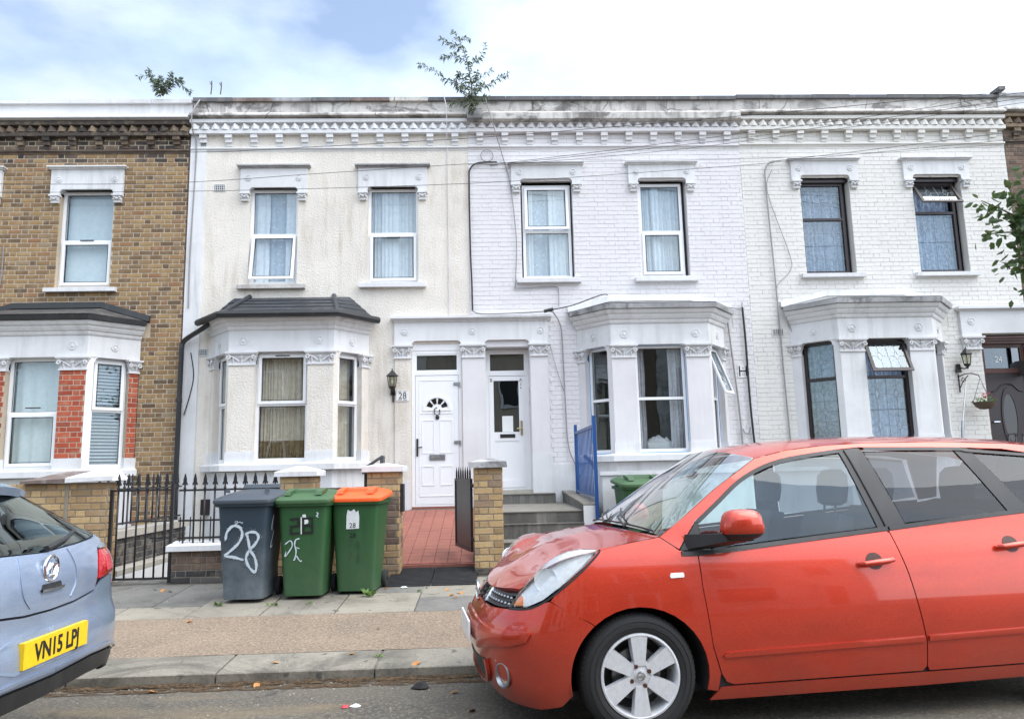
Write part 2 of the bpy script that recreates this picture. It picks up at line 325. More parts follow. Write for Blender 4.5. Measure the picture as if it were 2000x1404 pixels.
class MB:
    def __init__(s): s.v = []; s.f = []; s.sm = []; s.mi = []; s.cur = 0
    def add(s, vs, fs, smooth=False):
        k = len(s.v); s.v += [Vector(p) for p in vs]
        for q in fs: s.f.append([i+k for i in q]); s.sm.append(smooth); s.mi.append(s.cur)
        return s
    def hexa(s, p):                          # 8 corners, bottom ring then top ring
        return s.add(p, [(0, 3, 2, 1), (4, 5, 6, 7), (0, 1, 5, 4), (1, 2, 6, 5), (2, 3, 7, 6), (3, 0, 4, 7)])
    def box(s, x0, x1, y0, y1, z0, z1):
        return s.hexa([(x0, y0, z0), (x1, y0, z0), (x1, y1, z0), (x0, y1, z0), (x0, y0, z1), (x1, y0, z1), (x1, y1, z1), (x0, y1, z1)])
    def fbox(s, F, u0, u1, z0, z1, d0, d1):  # d1 is the outer face
        return s.hexa([F(u0, z0, d1), F(u1, z0, d1), F(u1, z0, d0), F(u0, z0, d0), F(u0, z1, d1), F(u1, z1, d1), F(u1, z1, d0), F(u0, z1, d0)])
    def quad(s, a, b, c, d): return s.add([a, b, c, d], [(0, 1, 2, 3)])
    def tube(s, pts, r, n=6, cap=True):
        pts = [Vector(p) for p in pts]; rs = r if hasattr(r, '__len__') else [r]*len(pts); vs = []; fs = []
        t0 = (pts[1]-pts[0]).normalized(); a = t0.orthogonal().normalized()
        for i, p in enumerate(pts):
            t = ((pts[min(i+1, len(pts)-1)]-pts[max(i-1, 0)])).normalized()
            a = (a - t*a.dot(t)); a = a.normalized() if a.length > 1e-6 else t.orthogonal().normalized(); b_ = t.cross(a)
            for k in range(n):
                w = 2*math.pi*k/n; vs.append(p + (a*math.cos(w)+b_*math.sin(w))*rs[i])
        for i in range(len(pts)-1):
            for k in range(n): fs.append((i*n+k, i*n+(k+1) % n, (i+1)*n+(k+1) % n, (i+1)*n+k))
        if cap: fs += [tuple(range(n))[::-1], tuple(range((len(pts)-1)*n, len(pts)*n))]
        return s.add(vs, fs, True)
    def lathe(s, prof, n=16, c=(0, 0, 0), axis='z', smooth=True):
        vs = []; fs = []; c = Vector(c)
        for r, h in prof:
            for k in range(n):
                w = 2*math.pi*k/n; x, y = r*math.cos(w), r*math.sin(w)
                vs.append(c + (Vector((x, y, h)) if axis == 'z' else Vector((x, h, y)) if axis == 'y' else Vector((h, x, y))))
        for i in range(len(prof)-1):
            for k in range(n): fs.append((i*n+k, i*n+(k+1) % n, (i+1)*n+(k+1) % n, (i+1)*n+k))
        return s.add(vs, fs, smooth)
    def ball(s, c, r, n=8, m=5):
        c = Vector(c); r = Vector(r) if hasattr(r, '__len__') else Vector((r, r, r)); vs = [c+Vector((0, 0, r.z))]; fs = []
        for i in range(1, m):
            t = math.pi*i/m
            for k in range(n):
                w = 2*math.pi*k/n; vs.append(c+Vector((r.x*math.sin(t)*math.cos(w), r.y*math.sin(t)*math.sin(w), r.z*math.cos(t))))
        vs.append(c-Vector((0, 0, r.z)))
        for k in range(n): fs.append((0, 1+k, 1+(k+1) % n)); fs.append((len(vs)-1, 1+(m-2)*n+(k+1) % n, 1+(m-2)*n+k))
        for i in range(m-2):
            for k in range(n): a = 1+i*n; fs.append((a+k, a+n+k, a+n+(k+1) % n, a+(k+1) % n))
        return s.add(vs, fs, True)
    def prism(s, poly, z0, z1):              # plan polygon
        n = len(poly); vs = [(x, y, z0) for x, y in poly]+[(x, y, z1) for x, y in poly]
        return s.add(vs, [tuple(range(n))[::-1], tuple(range(n, 2*n))]+[(i, (i+1) % n, n+(i+1) % n, n+i) for i in range(n)])
    def fprism(s, F, poly, d0, d1):          # polygon in (u,z), thickness d0..d1
        n = len(poly); vs = [F(u, z, d1) for u, z in poly]+[F(u, z, d0) for u, z in poly]
        return s.add(vs, [tuple(range(n)), tuple(range(n, 2*n))[::-1]]+[(i, n+i, n+(i+1) % n, (i+1) % n) for i in range(n)])
    def sweep(s, path, prof, closed_ends=True):   # path: plan points, outward = right-hand side; prof: (offset, z)
        P = [Vector((x, y)) for x, y in path]; offs = []
        for i in range(len(P)):
            def nrm(a, b): t = (b-a).normalized(); return Vector((t.y, -t.x))
            if i == 0: nn = nrm(P[0], P[1]); k = 1
            elif i == len(P)-1: nn = nrm(P[-2], P[-1]); k = 1
            else:
                a, b_ = nrm(P[i-1], P[i]), nrm(P[i], P[i+1]); nn = (a+b_).normalized(); k = 1/max(.3, nn.dot(a))
            offs.append(nn*k)
        m = len(prof); vs = []; fs = []
        for p, o in zip(P, offs):
            for d, z in prof: q = p+o*d; vs.append((q.x, q.y, z))
        for i in range(len(P)-1):
            for j in range(m-1): fs.append((i*m+j, (i+1)*m+j, (i+1)*m+j+1, i*m+j+1))
        if closed_ends: fs += [tuple(range(m)), tuple(range((len(P)-1)*m, len(P)*m))[::-1]]
        return s.add(vs, fs)
    def ribbon(s, F, pts, w, d=.002):        # flat painted stroke on plane F
        P = [Vector((a, b)) for a, b in pts]; vs = []; fs = []
        for i, p in enumerate(P):
            t = (P[min(i+1, len(P)-1)]-P[max(i-1, 0)]).normalized(); n = Vector((-t.y, t.x))*(w if not hasattr(w, '__len__') else w[i])/2
            vs += [F(*(p+n), d), F(*(p-n), d)]
        for i in range(len(P)-1): fs.append((2*i, 2*i+1, 2*i+3, 2*i+2))
        return s.add(vs, fs)
    def mesh(s, name, org=Vector((0, 0, 0))):
        me = bpy.data.meshes.new(name); me.from_pydata([tuple(p-org) for p in s.v], [], s.f)
        me.polygons.foreach_set('use_smooth', s.sm)
        if any(s.mi): me.polygons.foreach_set('material_index', s.mi)
        me.validate(); me.update(); return me
    def build(s, name, mat, parent=None, label=None, fixn=True, kind=None, loc=None):
        org = ORG.get(parent.name, Vector((0, 0, 0))) if parent is not None else Vector(loc or (0, 0, 0))
        me = s.mesh(name, org)
        for m in ([mat] if isinstance(mat, str) else mat): me.materials.append(MATS[m])
        if fixn:
            bm = bmesh.new(); bm.from_mesh(me); bmesh.ops.recalc_face_normals(bm, faces=bm.faces); bm.to_mesh(me); bm.free()
        if any(s.sm): me.set_sharp_from_angle(angle=R(38))
        o = link(name, me, parent, loc)
        return tag(o, label, kind=kind)
def smooth_curve(pts, n=8):
    P = [Vector(p) for p in pts]; out = []
    for i in range(len(P)-1):
        p0, p1, p2, p3 = P[max(i-1, 0)], P[i], P[i+1], P[min(i+2, len(P)-1)]
        for k in range(n):
            t = k/n; out.append(.5*((2*p1)+(p2-p0)*t+(2*p0-5*p1+4*p2-p3)*t*t+(3*p1-p0-3*p2+p3)*t**3))
    return out+[P[-1]]
def interp(x, tab):
    if x <= tab[0][0]: return tab[0][1]
    for (a, b), (c, d) in zip(tab, tab[1:]):
        if x <= c: t = (x-a)/(c-a); t = t*t*(3-2*t)*.5+t*.5; return b+(d-b)*t
    return tab[-1][1]
def text_mesh(txt, size, ext=.0015, font_scale_x=1.0, bold=0):
    cu = bpy.data.curves.new('txt', 'FONT'); cu.body = txt; cu.size = size; cu.extrude = ext; cu.offset = bold; cu.align_x = 'CENTER'; cu.resolution_u = 3
    t = bpy.data.objects.new('txt', cu); COL.objects.link(t)
    bpy.context.view_layer.update()
    me = bpy.data.meshes.new_from_object(t.evaluated_get(bpy.context.evaluated_depsgraph_get()))
    bpy.data.objects.remove(t); bpy.data.curves.remove(cu)
    for v in me.vertices: v.co.x *= font_scale_x
    return me
def lettering(name, txt, size, F, u, z, d, mat, parent, sx=1.0, ext=.0015):
    me = text_mesh(txt, size, ext, sx); org = ORG.get(parent.name, Vector((0, 0, 0))) if parent is not None else Vector((0, 0, 0))
    for v in me.vertices: v.co = F(u+v.co.x, z+v.co.y, d+v.co.z)-org
    me.materials.clear(); me.materials.append(MATS[mat]); return link(name, me, parent)

# bricks: individual objects that share a few meshes, the rest joined
def brick_variants(prefix, w, h, d, n=5, bev=.004):
    out = []
    for i in range(n):
        j = lambda a: random.uniform(-a, a)
        m = MB(); c = []
        for (sx, sz) in ((-1, -1), (1, -1), (1, 1), (-1, 1)): c.append((sx*(w/2-bev)+j(.003), sz*(h/2-bev)+j(.002)))
        o = [(-w/2+j(.002), -h/2+j(.0015)), (w/2+j(.002), -h/2+j(.0015)), (w/2+j(.002), h/2+j(.0015)), (-w/2+j(.002), h/2+j(.0015))]
        f = j(.0015)
        vs = [(a, -f, b) for a, b in c]+[(a, bev, b) for a, b in o]+[(a, d, b) for a, b in o]
        fs = [(0, 1, 2, 3)]+[(k, 4+k, 4+(k+1) % 4, (k+1) % 4) for k in range(4)]+[(4+k, 8+k, 8+(k+1) % 4, 4+(k+1) % 4) for k in range(4)]
        m.add(vs, fs); out.append(m)
    return out
def unit_brick(w, h, d, jit=.0025, bev=.004, rnd=random):
    j = lambda a: rnd.uniform(-a, a)
    c = [(sx*(w/2-bev)+j(jit), sz*(h/2-bev)+j(jit*.7)) for sx, sz in ((-1, -1), (1, -1), (1, 1), (-1, 1))]
    o = [(sx*w/2+j(jit), sz*h/2+j(jit*.7)) for sx, sz in ((-1, -1), (1, -1), (1, 1), (-1, 1))]; f = j(.0015)
    vs = [(a, -f, b) for a, b in c]+[(a, bev, b) for a, b in o]+[(a, d, b) for a, b in o]
    fs = [(0, 1, 2, 3)]+[(k, 4+k, 4+(k+1) % 4, (k+1) % 4) for k in range(4)]+[(4+k, 8+k, 8+(k+1) % 4, 4+(k+1) % 4) for k in range(4)]
    return vs, fs
_BM = {}
def shared_brick(w, h, d, mat, k):
    key = (round(w, 2), round(h, 3), round(d, 3), mat, k)
    if key not in _BM:
        vs, fs = unit_brick(w, h, d); m = MB(); m.add(vs, fs); me = m.mesh('brick'); me.materials.append(MATS[mat]); _BM[key] = me
    return _BM[key]
def in_view(p):
    q = Vector(p)-Vector((0, 0, CAM_H)); z = q.dot(F_)
    if z < .3: return -1
    x, y = q.dot(RR)/z, q.dot(UU)/z
    return 1/z if abs(x) < .69 and abs(y) < .485 else -1/z
def brickwork(parent, F, u0, u1, z0, z1, holes=(), mat='brick_stock', sl=.222, hd=.108, ch=.076, joint=.010, depth=.03, bond='flemish', cap=300, d=0, matfn=None, name='brick', seed=1, jit=.0025, vj=None):
    rnd = random.Random(seed); L = []; nrow = max(1, int(round((z1-z0)/ch))); ch = (z1-z0)/nrow
    for r in range(nrow):
        zc = z0+(r+.5)*ch
        iv = [(u0, u1)]
        for (a, b_, c, e) in holes:
            if c < zc < e:
                nv = []
                for (p, q) in iv:
                    if b_ <= p or a >= q: nv.append((p, q))
                    else:
                        if a > p: nv.append((p, a))
                        if b_ < q: nv.append((b_, q))
                iv = nv
        seq = [sl, hd] if bond == 'flemish' else [sl]
        for (p, q) in iv:
            x = u0 - ((r % 2)*(sl+hd)/2 if bond == 'flemish' else (r % 2)*sl/2) - .0; i = 0
            while x < q:
                w = seq[i % len(seq)]; a, b_ = max(x, p), min(x+w, q)
                if b_-a > .035: L.append(((a+b_)/2, zc, b_-a-(joint if vj is None else vj)))
                x += w; i += 1
    P = []
    for (u, z, w) in L: P.append((in_view(F(u, z, d)), u, z, w))
    P.sort(key=lambda t: -t[0])
    ang = math.atan2(F.e.y, F.e.x); org = ORG.get(parent.name, Vector((0, 0, 0)))
    rest = MB(); restm = {}
    for i, (vis, u, z, w) in enumerate(P):
        mt = matfn(u, z) if matfn else mat
        if i < cap:
            me = shared_brick(w, ch-joint, depth, mt, rnd.randrange(4))
            o = link(name, me, parent, F(u, z, d)-org); o.rotation_euler.z = ang
        else:
            vs, fs = unit_brick(w, ch-joint, depth, jit, rnd=rnd)
            restm.setdefault(mt, MB()).add([F(u+a, z+c, d-b_) for a, b_, c in vs], fs)
    for mt, m in restm.items():
        m.build('brickwork', mt, parent, fixn=False, kind='stuff')
    return len(L)
def wall_sheet(F, u0, u1, z0, z1, holes, d, depth, mb=None):
    m = mb or MB(); us = sorted({u0, u1, *[h[0] for h in holes], *[h[1] for h in holes]}); zs = sorted({z0, z1, *[h[2] for h in holes], *[h[3] for h in holes]})
    us = [u for u in us if u0 <= u <= u1]; zs = [z for z in zs if z0 <= z <= z1]
    for a, b_ in zip(us, us[1:]):
        for c, e in zip(zs, zs[1:]):
            mu, mz = (a+b_)/2, (c+e)/2
            if not any(h[0] < mu < h[1] and h[2] < mz < h[3] for h in holes): m.quad(F(a, c, d), F(b_, c, d), F(b_, e, d), F(a, e, d))
    for (a, b_, c, e) in holes:
        if depth: 
            for p, q in (((a, c), (b_, c)), ((b_, c), (b_, e)), ((b_, e), (a, e)), ((a, e), (a, c))): m.quad(F(*p, d), F(*p, d-depth), F(*q, d-depth), F(*q, d))
    return m
# ------------------------------------------------------------------ house pieces
FACE = Fr((0, 12, 0))
def curtain(F, u0, u1, z0, z1, d, mat, parent, folds=9, amp=.022, name='curtain', seed=0, gap=None):
    rnd = random.Random(seed); m = MB(); n = folds*8; ph = rnd.uniform(0, 6)
    jit = [rnd.uniform(.6, 1.4) for _ in range(folds+2)]
    us = [u0+(u1-u0)*i/n for i in range(n+1)]; vs = []; fs = []; rows = 4
    for r in range(rows+1):
        z = z0+(z1-z0)*r/rows
        for i, u in enumerate(us):
            w = amp*math.sin(ph+i/8*2*math.pi*jit[i//8])*(1-.35*r/rows); vs.append(F(u+.006*math.sin(3*r+i), z, d+w))
    for r in range(rows):
        for i in range(n):
            if gap and gap[0] < us[i] < gap[1]: continue
            a = r*(n+1)+i; fs.append((a, a+1, a+n+2, a+n+1))
    m.add(vs, fs, True); return m.build(name, mat, parent, fixn=False)
def frame_bars(m, F, u0, u1, z0, z1, w, d0, d1, bottom=None):
    b_ = bottom or w
    m.fbox(F, u0, u0+w, z0, z1, d0, d1); m.fbox(F, u1-w, u1, z0, z1, d0, d1)
    m.fbox(F, u0+w, u1-w, z0, z0+b_, d0, d1); m.fbox(F, u0+w, u1-w, z1-w, z1, d0, d1)
def leading(F, u0, u1, z0, z1, parent, d=.004, cols=2, rows=1, s=.007):
    m = MB(); cw = (u1-u0)/cols
    for c in range(cols):
        uc = u0+(c+.5)*cw
        if c: m.fbox(F, u0+c*cw-s/2, u0+c*cw+s/2, z0, z1, d-.002, d+.002)
        zz = z0; rh = (z1-z0)/rows
        for r in range(rows):
            zc = z0+(r+.5)*rh; a = min(.085, rh*.23); q = .045
            di = [(uc, zc-a), (uc+q, zc), (uc, zc+a), (uc-q, zc)]
            for k in range(4): m.ribbon(F, [di[k], di[(k+1) % 4]], s, d+.001)
            m.ribbon(F, [(uc, z0+r*rh), (uc, zc-a)], s, d+.001); m.ribbon(F, [(uc, zc+a), (uc, z0+(r+1)*rh)], s, d+.001)
            m.ribbon(F, [(u0+c*cw, zc), (uc-q, zc)], s, d+.001); m.ribbon(F, [(uc+q, zc), (u0+(c+1)*cw, zc)], s, d+.001)
            if r: m.ribbon(F, [(u0, z0+r*rh), (u1, z0+r*rh)], s, d+.001)
    return m.build('leading', 'lead_strip', parent, fixn=False)
class Hung:                                   # a plane hinged at its top edge and swung outward
    def __init__(s, F, ztop, dtop, ang): s.F = F; s.zt = ztop; s.dt = dtop; s.c = math.cos(ang); s.s = math.sin(ang)
    def __call__(s, u, z, d=0):
        h = s.zt-z; e = d-s.dt
        return s.F(u, s.zt-h*s.c+e*s.s, s.dt+h*s.s+e*s.c)
def window(F, parent, u0, u1, z0, z1, d=-.11, mat='upvc', split=.5, fw=.05, sash='lo', openlo=0, openup=0, lead=None, cur='net_curtain', folds=9, vent=None, seed=0, glass_='window_glass', tape=False, blind=None, gap=None, label=None, room=True, drapes=()):
    m = MB(); zt = z0+(z1-z0)*split; tb = .045
    frame_bars(m, F, u0, u1, z0, z1, fw, d-.06, d, fw+.012)
    m.fbox(F, u0+fw, u1-fw, zt-tb/2, zt+tb/2, d-.06, d+.0)
    w = m.build('window', mat, parent, label)
    def light(a, b_, c, e, ang, framed):
        G = Hung(F, e, d, ang) if ang else F
        sw = .045 if framed else 0
        if framed:
            q = MB(); frame_bars(q, G, a-.012, b_+.012, c-.012, e+.012 if not ang else e, sw, d+.002, d+.028); q.build('sash', mat, w)
        g = MB(); dd = d+(.008 if framed else -.03)
        g.quad(G(a+sw, c+sw, dd), G(b_-sw, c+sw, dd), G(b_-sw, e-sw, dd), G(a+sw, e-sw, dd)); g.build('pane', glass_, w, fixn=False)
        bd = MB(); frame_bars(bd, G, a+sw-.001, b_-sw+.001, c+sw-.001, e-sw+.001, .008, dd+.001, dd+.005); bd.build('glazing_bead', 'rubber' if mat == 'upvc' else mat, w)
        if lead: leading(G, a+sw, b_-sw, c+sw, e-sw, w, dd+.002, *lead(e-c))
    light(u0+fw, u1-fw, z0+fw+.012, zt-tb/2, openlo, sash in ('lo', 'both') or openlo)
    light(u0+fw, u1-fw, zt+tb/2, z1-fw, openup, sash in ('up', 'both') or openup)
    if vent:
        v = MB(); vz = vent; v.fbox(F, (u0+u1)/2-.11, (u0+u1)/2+.11, vz-.008, vz+.008, d+.02, d+.038); v.build('trickle_vent', 'black_plastic', w)
    if cur: curtain(F, u0+.03, u1-.03, z0+.03, z1-.02, d-.14, cur, w, folds, seed=seed, gap=gap)
    for k_, (f0, f1) in enumerate(drapes): curtain(F, u0+.02+(u1-u0-.04)*f0, u0+.02+(u1-u0-.04)*f1, z0+.03, z1-.02, d-.085, 'net_curtain', w, max(2, int((f1-f0)*9)), .016, 'drape', seed*3+k_)
    if blind:
        n = int((z1-z0)/blind); sm = MB(); sm.fbox(Fr((0, 0, 0)), -(u1-u0)/2+.04, (u1-u0)/2-.04, -.011, .011, -.003, .003)
        me = sm.mesh('slat'); me.materials.append(MATS['blind_white'])
        for i in range(n):
            o = link('slat', me, w, F((u0+u1)/2, z0+.04+(i+.5)*(z1-z0-.08)/n, d-.09)-ORG[w.name])
            o.rotation_euler = (R(35), 0, math.atan2(F.e.y, F.e.x))
    if tape:
        t = MB(); frame_bars(t, F, u0-.012, u1+.012, z0-.012, z1+.012, .022, d-.01, d+.004); t.build('masking_tape', 'blue_tape', w)
    if not room: return w
    r = MB(); D = 1.7; e_ = .35
    p = [F(u0-e_, z0-.3, d-.3), F(u1+e_, z0-.3, d-.3), F(u1+e_, z1+.2, d-.3), F(u0-e_, z1+.2, d-.3)]; q = [F(u0-e_, z0-.3, d-D), F(u1+e_, z0-.3, d-D), F(u1+e_, z1+.2, d-D), F(u0-e_, z1+.2, d-D)]
    r.add(p+q, [(4, 5, 6, 7), (0, 1, 5, 4), (1, 2, 6, 5), (2, 3, 7, 6), (3, 0, 4, 7)])
    fr = [F(u0, z0, d-.05), F(u1, z0, d-.05), F(u1, z1, d-.05), F(u0, z1, d-.05)]
    r.add(fr+p, [(0, 1, 5, 4), (1, 2, 6, 5), (2, 3, 7, 6), (3, 0, 4, 7)])
    r.build('room', 'room_dark', w, fixn=False)
    return w
def rosette(m, F, u, z, d, r=.06):
    vs = []; fs = []; n = 12
    prof = [(r, 0), (r, .012), (r*.82, .014), (r*.75, .004), (r*.45, .006), (r*.38, .018), (.001, .022)]
    for pr, h in prof:
        for k in range(n): w = 2*math.pi*k/n; q = pr*(1+.08*math.cos(6*w)); vs.append(F(u+q*math.cos(w), z+q*math.sin(w), d+h))
    for i in range(len(prof)-1):
        for k in range(n): fs.append((i*n+k, i*n+(k+1) % n, (i+1)*n+(k+1) % n, (i+1)*n+k))
    m.add(vs, fs, True)
def capital(F, u0, u1, z0, z1, d, parent, mat='trim_white', seed=0):
    rnd = random.Random(seed+int(u0*100)); m = MB(); w = u1-u0; h = z1-z0; c = (u0+u1)/2; zt = z1-.045; zb = z0+.028
    m.fbox(F, u0-.04, u1+.04, z1-.025, z1, d-.08, d+.07); m.fbox(F, u0-.026, u1+.026, z1-.042, z1-.025, d-.08, d+.055)
    m.fbox(F, u0-.010, u1+.010, z0, z0+.022, d-.08, d+.022); m.fbox(F, u0-.003, u1+.003, z0+.022, z0+.03, d-.08, d+.012)
    # flared bell behind the leaves
    n = 7; vs = []; fs = []
    for k in range(n):
        t = k/(n-1); e = .03*t**2.2; z = zb+(zt-zb)*t; vs += [F(u0-e, z, d-.07), F(u0-e, z, d+e), F(u1+e, z, d+e), F(u1+e, z, d-.07)]
    for k in range(n-1):
        for q in range(3): fs.append((4*k+q, 4*k+q+1, 4*k+q+5, 4*k+q+4))
    m.add(vs, fs)
    def acanthus(u, zb_, s, ww, lean, out):  # a lobed leaf standing off the bell, its tip curling over
        K = 9; L = []
        for k in range(K):
            t = k/(K-1); lob = 1+.34*math.sin(t*math.pi*5.5); hw_ = ww*(.35+1.1*t-1.25*t**2.2)*lob; dd = d+.006+out*t**1.8; zz = zb_+s*(t-.25*max(0, t-.75)**1*4*.35)
            uc = u+lean*s*t; L += [F(uc-hw_, zz, dd-.010), F(uc-hw_*.45, zz, dd+.004), F(uc, zz, dd+.015), F(uc+hw_*.45, zz, dd+.004), F(uc+hw_, zz, dd-.010)]
        fs = [(5*k+q, 5*k+q+1, 5*k+q+6, 5*k+q+5) for k in range(K-1) for q in range(4)]
        m.add(L, fs)
    nl = 2 if w < .22 else 3
    for i in range(nl): acanthus(u0+(i+.5)*w/nl, zb, h*.46, .045, rnd.uniform(-.15, .15), .030)
    for sg, ue in ((-1, u0), (1, u1)):       # stalk and volute at each corner
        pts = [F(c+sg*w*.10, zb+h*.15, d+.015), F(c+sg*w*.28, zb+h*.42, d+.03)]
        for k in range(13):
            t = k/12*7.4; rr = .038*(1-t/9.2); pts.append(F(ue+sg*.0+sg*rr*math.sin(t)*-1, zt-.042+rr*math.cos(t), d+.045+.012*k/12))
        m.tube(smooth_curve(pts, 2), .0105, 6); acanthus(ue-sg*.03, zb+h*.22, h*.42, .03, sg*.5, .045)
    rosette(m, F, c, zt-.035, d+.028, .030)
    return m.build('capital', mat, parent)
def hood(parent, cx, zc, zh, ow, mat='trim_white', capmat='trim_grey', worn=False, seed=0):
    F = Fr((cx, 12, 0)); w = ow/2; bw = w+.155; m = MB()
    r = .05; poly = [(-bw, zh-.10), (-w, zh-.10), (-w, zh-r), (-w+r*.3, zh-r*.3), (-w+r, zh), (w-r, zh), (w-r*.3, zh-r*.3), (w, zh-r), (w, zh-.10), (bw, zh-.10), (bw, zc-.045), (-bw, zc-.045)]
    m.fprism(F, poly, -.1, .045)
    for s in (-1, 1): rosette(m, F, s*(w+.02), (zh+zc)/2-.03, .045, .05)
    h = m.build('window_hood', mat, parent)
    c = MB(); c.fbox(F, -bw-.03, bw+.03, zc-.045, zc-.022, -.05, .075); c.fbox(F, -bw-.055, bw+.055, zc-.022, zc, -.05, .11); c.build('hood_cap', capmat, h)
    for s in (-1, 1):
        u = s*(w+.075); k = MB(); k.fbox(F, u-.085, u+.085, zh-.125, zh-.098, -.02, .085); k.fbox(F, u-.06, u+.06, zh-.235, zh-.205, -.02, .05)
        k.fbox(F, u-.062, u+.062, zh-.205, zh-.125, -.02, .045)
        for a, b_, q in ((-.04, -.15, .028), (.04, -.15, .028), (0, -.17, .03), (-.055, -.185, .02), (.055, -.185, .02), (0, -.135, .018)): k.ball(F(u+a, zh+b_, .058), (q, q*.9, q*.8), 7, 5)
        k.build('console', mat, h)
def sill(parent, cx, zt, w, mat='trim_white', h=.085):
    F = Fr((cx, 12, 0)); m = MB()
    m.hexa([F(-w/2, zt-h, .09), F(w/2, zt-h, .09), F(w/2, zt-h, -.1), F(-w/2, zt-h, -.1), F(-w/2, zt-.02, .09), F(w/2, zt-.02, .09), F(w/2, zt, -.1), F(-w/2, zt, -.1)])
    return m.build('window_sill', mat, parent)
def cornice(parent, x0, x1, dz, mat, wallmat, copmat, capmat, ledge='trim_worn', dent=None, lowcap=False, phase=0):
    F = Fr((0, 12, dz)); P = [(x0, 12), (x1, 12)]
    m = MB(); m.fbox(F, x0, x1, 7.42, 7.70, -.22, -.02); m.build('parapet', wallmat, parent)
    # coping stones, each its own block
    n = int((x1-x0)/.62); L = (x1-x0)/n; cs = []
    for i in range(n):
        k = MB(); a = x0+i*L; j = random.uniform(-.006, .006)
        k.hexa([F(a+.003, 7.70, .035), F(a+L-.003, 7.70, .035), F(a+L-.003, 7.70, -.27), F(a+.003, 7.70, -.27), F(a+.003, 7.765+j, .035), F(a+L-.003, 7.765+j, .035), F(a+L-.003, 7.80+j, -.27), F(a+.003, 7.80+j, -.27)])
        k.build('coping_stone', copmat(i) if callable(copmat) else copmat, parent)
    k = MB(); k.sweep(P, [(-.05, 7.43), (.15, 7.43), (.17, 7.40), (.17, 7.375), (.13, 7.375), (.10, 7.36), (-.05, 7.36)]) if not lowcap else k.sweep(P, [(-.05, 7.43), (.16, 7.42), (.20, 7.38), (.20, 7.27), (.14, 7.25), (-.05, 7.25)])
    for i, v in enumerate(k.v): k.v[i] = v+Vector((0, 0, dz))
    k.build('upper_ledge', ledge, parent)
    k = MB(); k.sweep(P, [(-.05, 7.36 if not lowcap else 7.25), (-.04, 7.335 if not lowcap else 7.245), (.115, 7.335 if not lowcap else 7.243), (.115, 7.275 if not lowcap else 7.24), (.03, 7.265 if not lowcap else 7.235), (.03, 7.16), (.10, 7.15), (.10, 7.085), (-.05, 7.085)])
    for i, v in enumerate(k.v): k.v[i] = v+Vector((0, 0, dz))
    k.build('cornice_band', mat, parent)
    dm = MB(); dm.add([(-.068, 0, .045), (.068, 0, .045), (.068, 0, -.045), (-.068, 0, -.045), (-.004, -.085, .058), (-.068, -.07, -.05), (.068, -.07, -.05), (0, -.095, -.05)], [(0, 4, 1), (0, 5, 4), (1, 4, 6), (4, 5, 7), (4, 7, 6), (0, 3, 5), (1, 6, 2), (3, 2, 6, 7, 5)])
    me = dm.mesh('dentil'); me.materials.append(MATS[dent or mat]); org = ORG[parent.name]
    nd = int((x1-x0)/.164)
    for i in range(nd):
        o = link('dentil', me, parent, F(x0+(i+.5)*(x1-x0)/nd, 7.205, .028)-org); o.rotation_euler = (0, random.uniform(-.12, .12), random.uniform(-.15, .15))
    bm_ = MB(); G = Fr((0, 0, 0))
    bm_.fbox(G, -.058, .058, -.07, 0, -.01, .085); bm_.fbox(G, -.054, .054, -.14, -.07, -.01, .055); bm_.fbox(G, -.048, .048, -.20, -.14, -.01, .022)
    me = bm_.mesh('bracket'); me.materials.append(MATS[dent or mat]); nb = int(round((x1-x0)/.43))
    for i in range(nb): link('bracket', me, parent, F(x0+(i+.5+phase)*(x1-x0)/nb, 7.086, 0)-org)
    k = MB(); k.sweep(P, [(-.05, 6.872), (.022, 6.872), (.040, 6.86), (.040, 6.838), (.010, 6.834), (.006, 6.80), (-.05, 6.80)])
    for i, v in enumerate(k.v): k.v[i] = v+Vector((0, 0, dz))
    k.build('string_course', mat, parent)
def shell(parent, x0, x1, dz, z0=-.4):       # flank walls, roof and back of the house
    m = MB(); z1 = 7.42+dz
    m.quad((x0, 12.02, z0), (x0, 20, z0), (x0, 20, z1), (x0, 12.02, z1)); m.quad((x1, 12.02, z0), (x1, 20, z0), (x1, 20, z1), (x1, 12.02, z1))
    m.quad((x0, 20, z0), (x1, 20, z0), (x1, 20, z1), (x0, 20, z1)); m.quad((x0, 12.2, z1-.25), (x1, 12.2, z1-.25), (x1, 20, z1-.25), (x0, 20, z1-.25))
    m.quad((x0, 12.2, z1-.3), (x1, 12.2, z1-.3), (x1, 12.2, z1), (x0, 12.2, z1))
    m.build('rear_shell', 'brick_brown' if False else 'mortar_dark', parent, fixn=False)

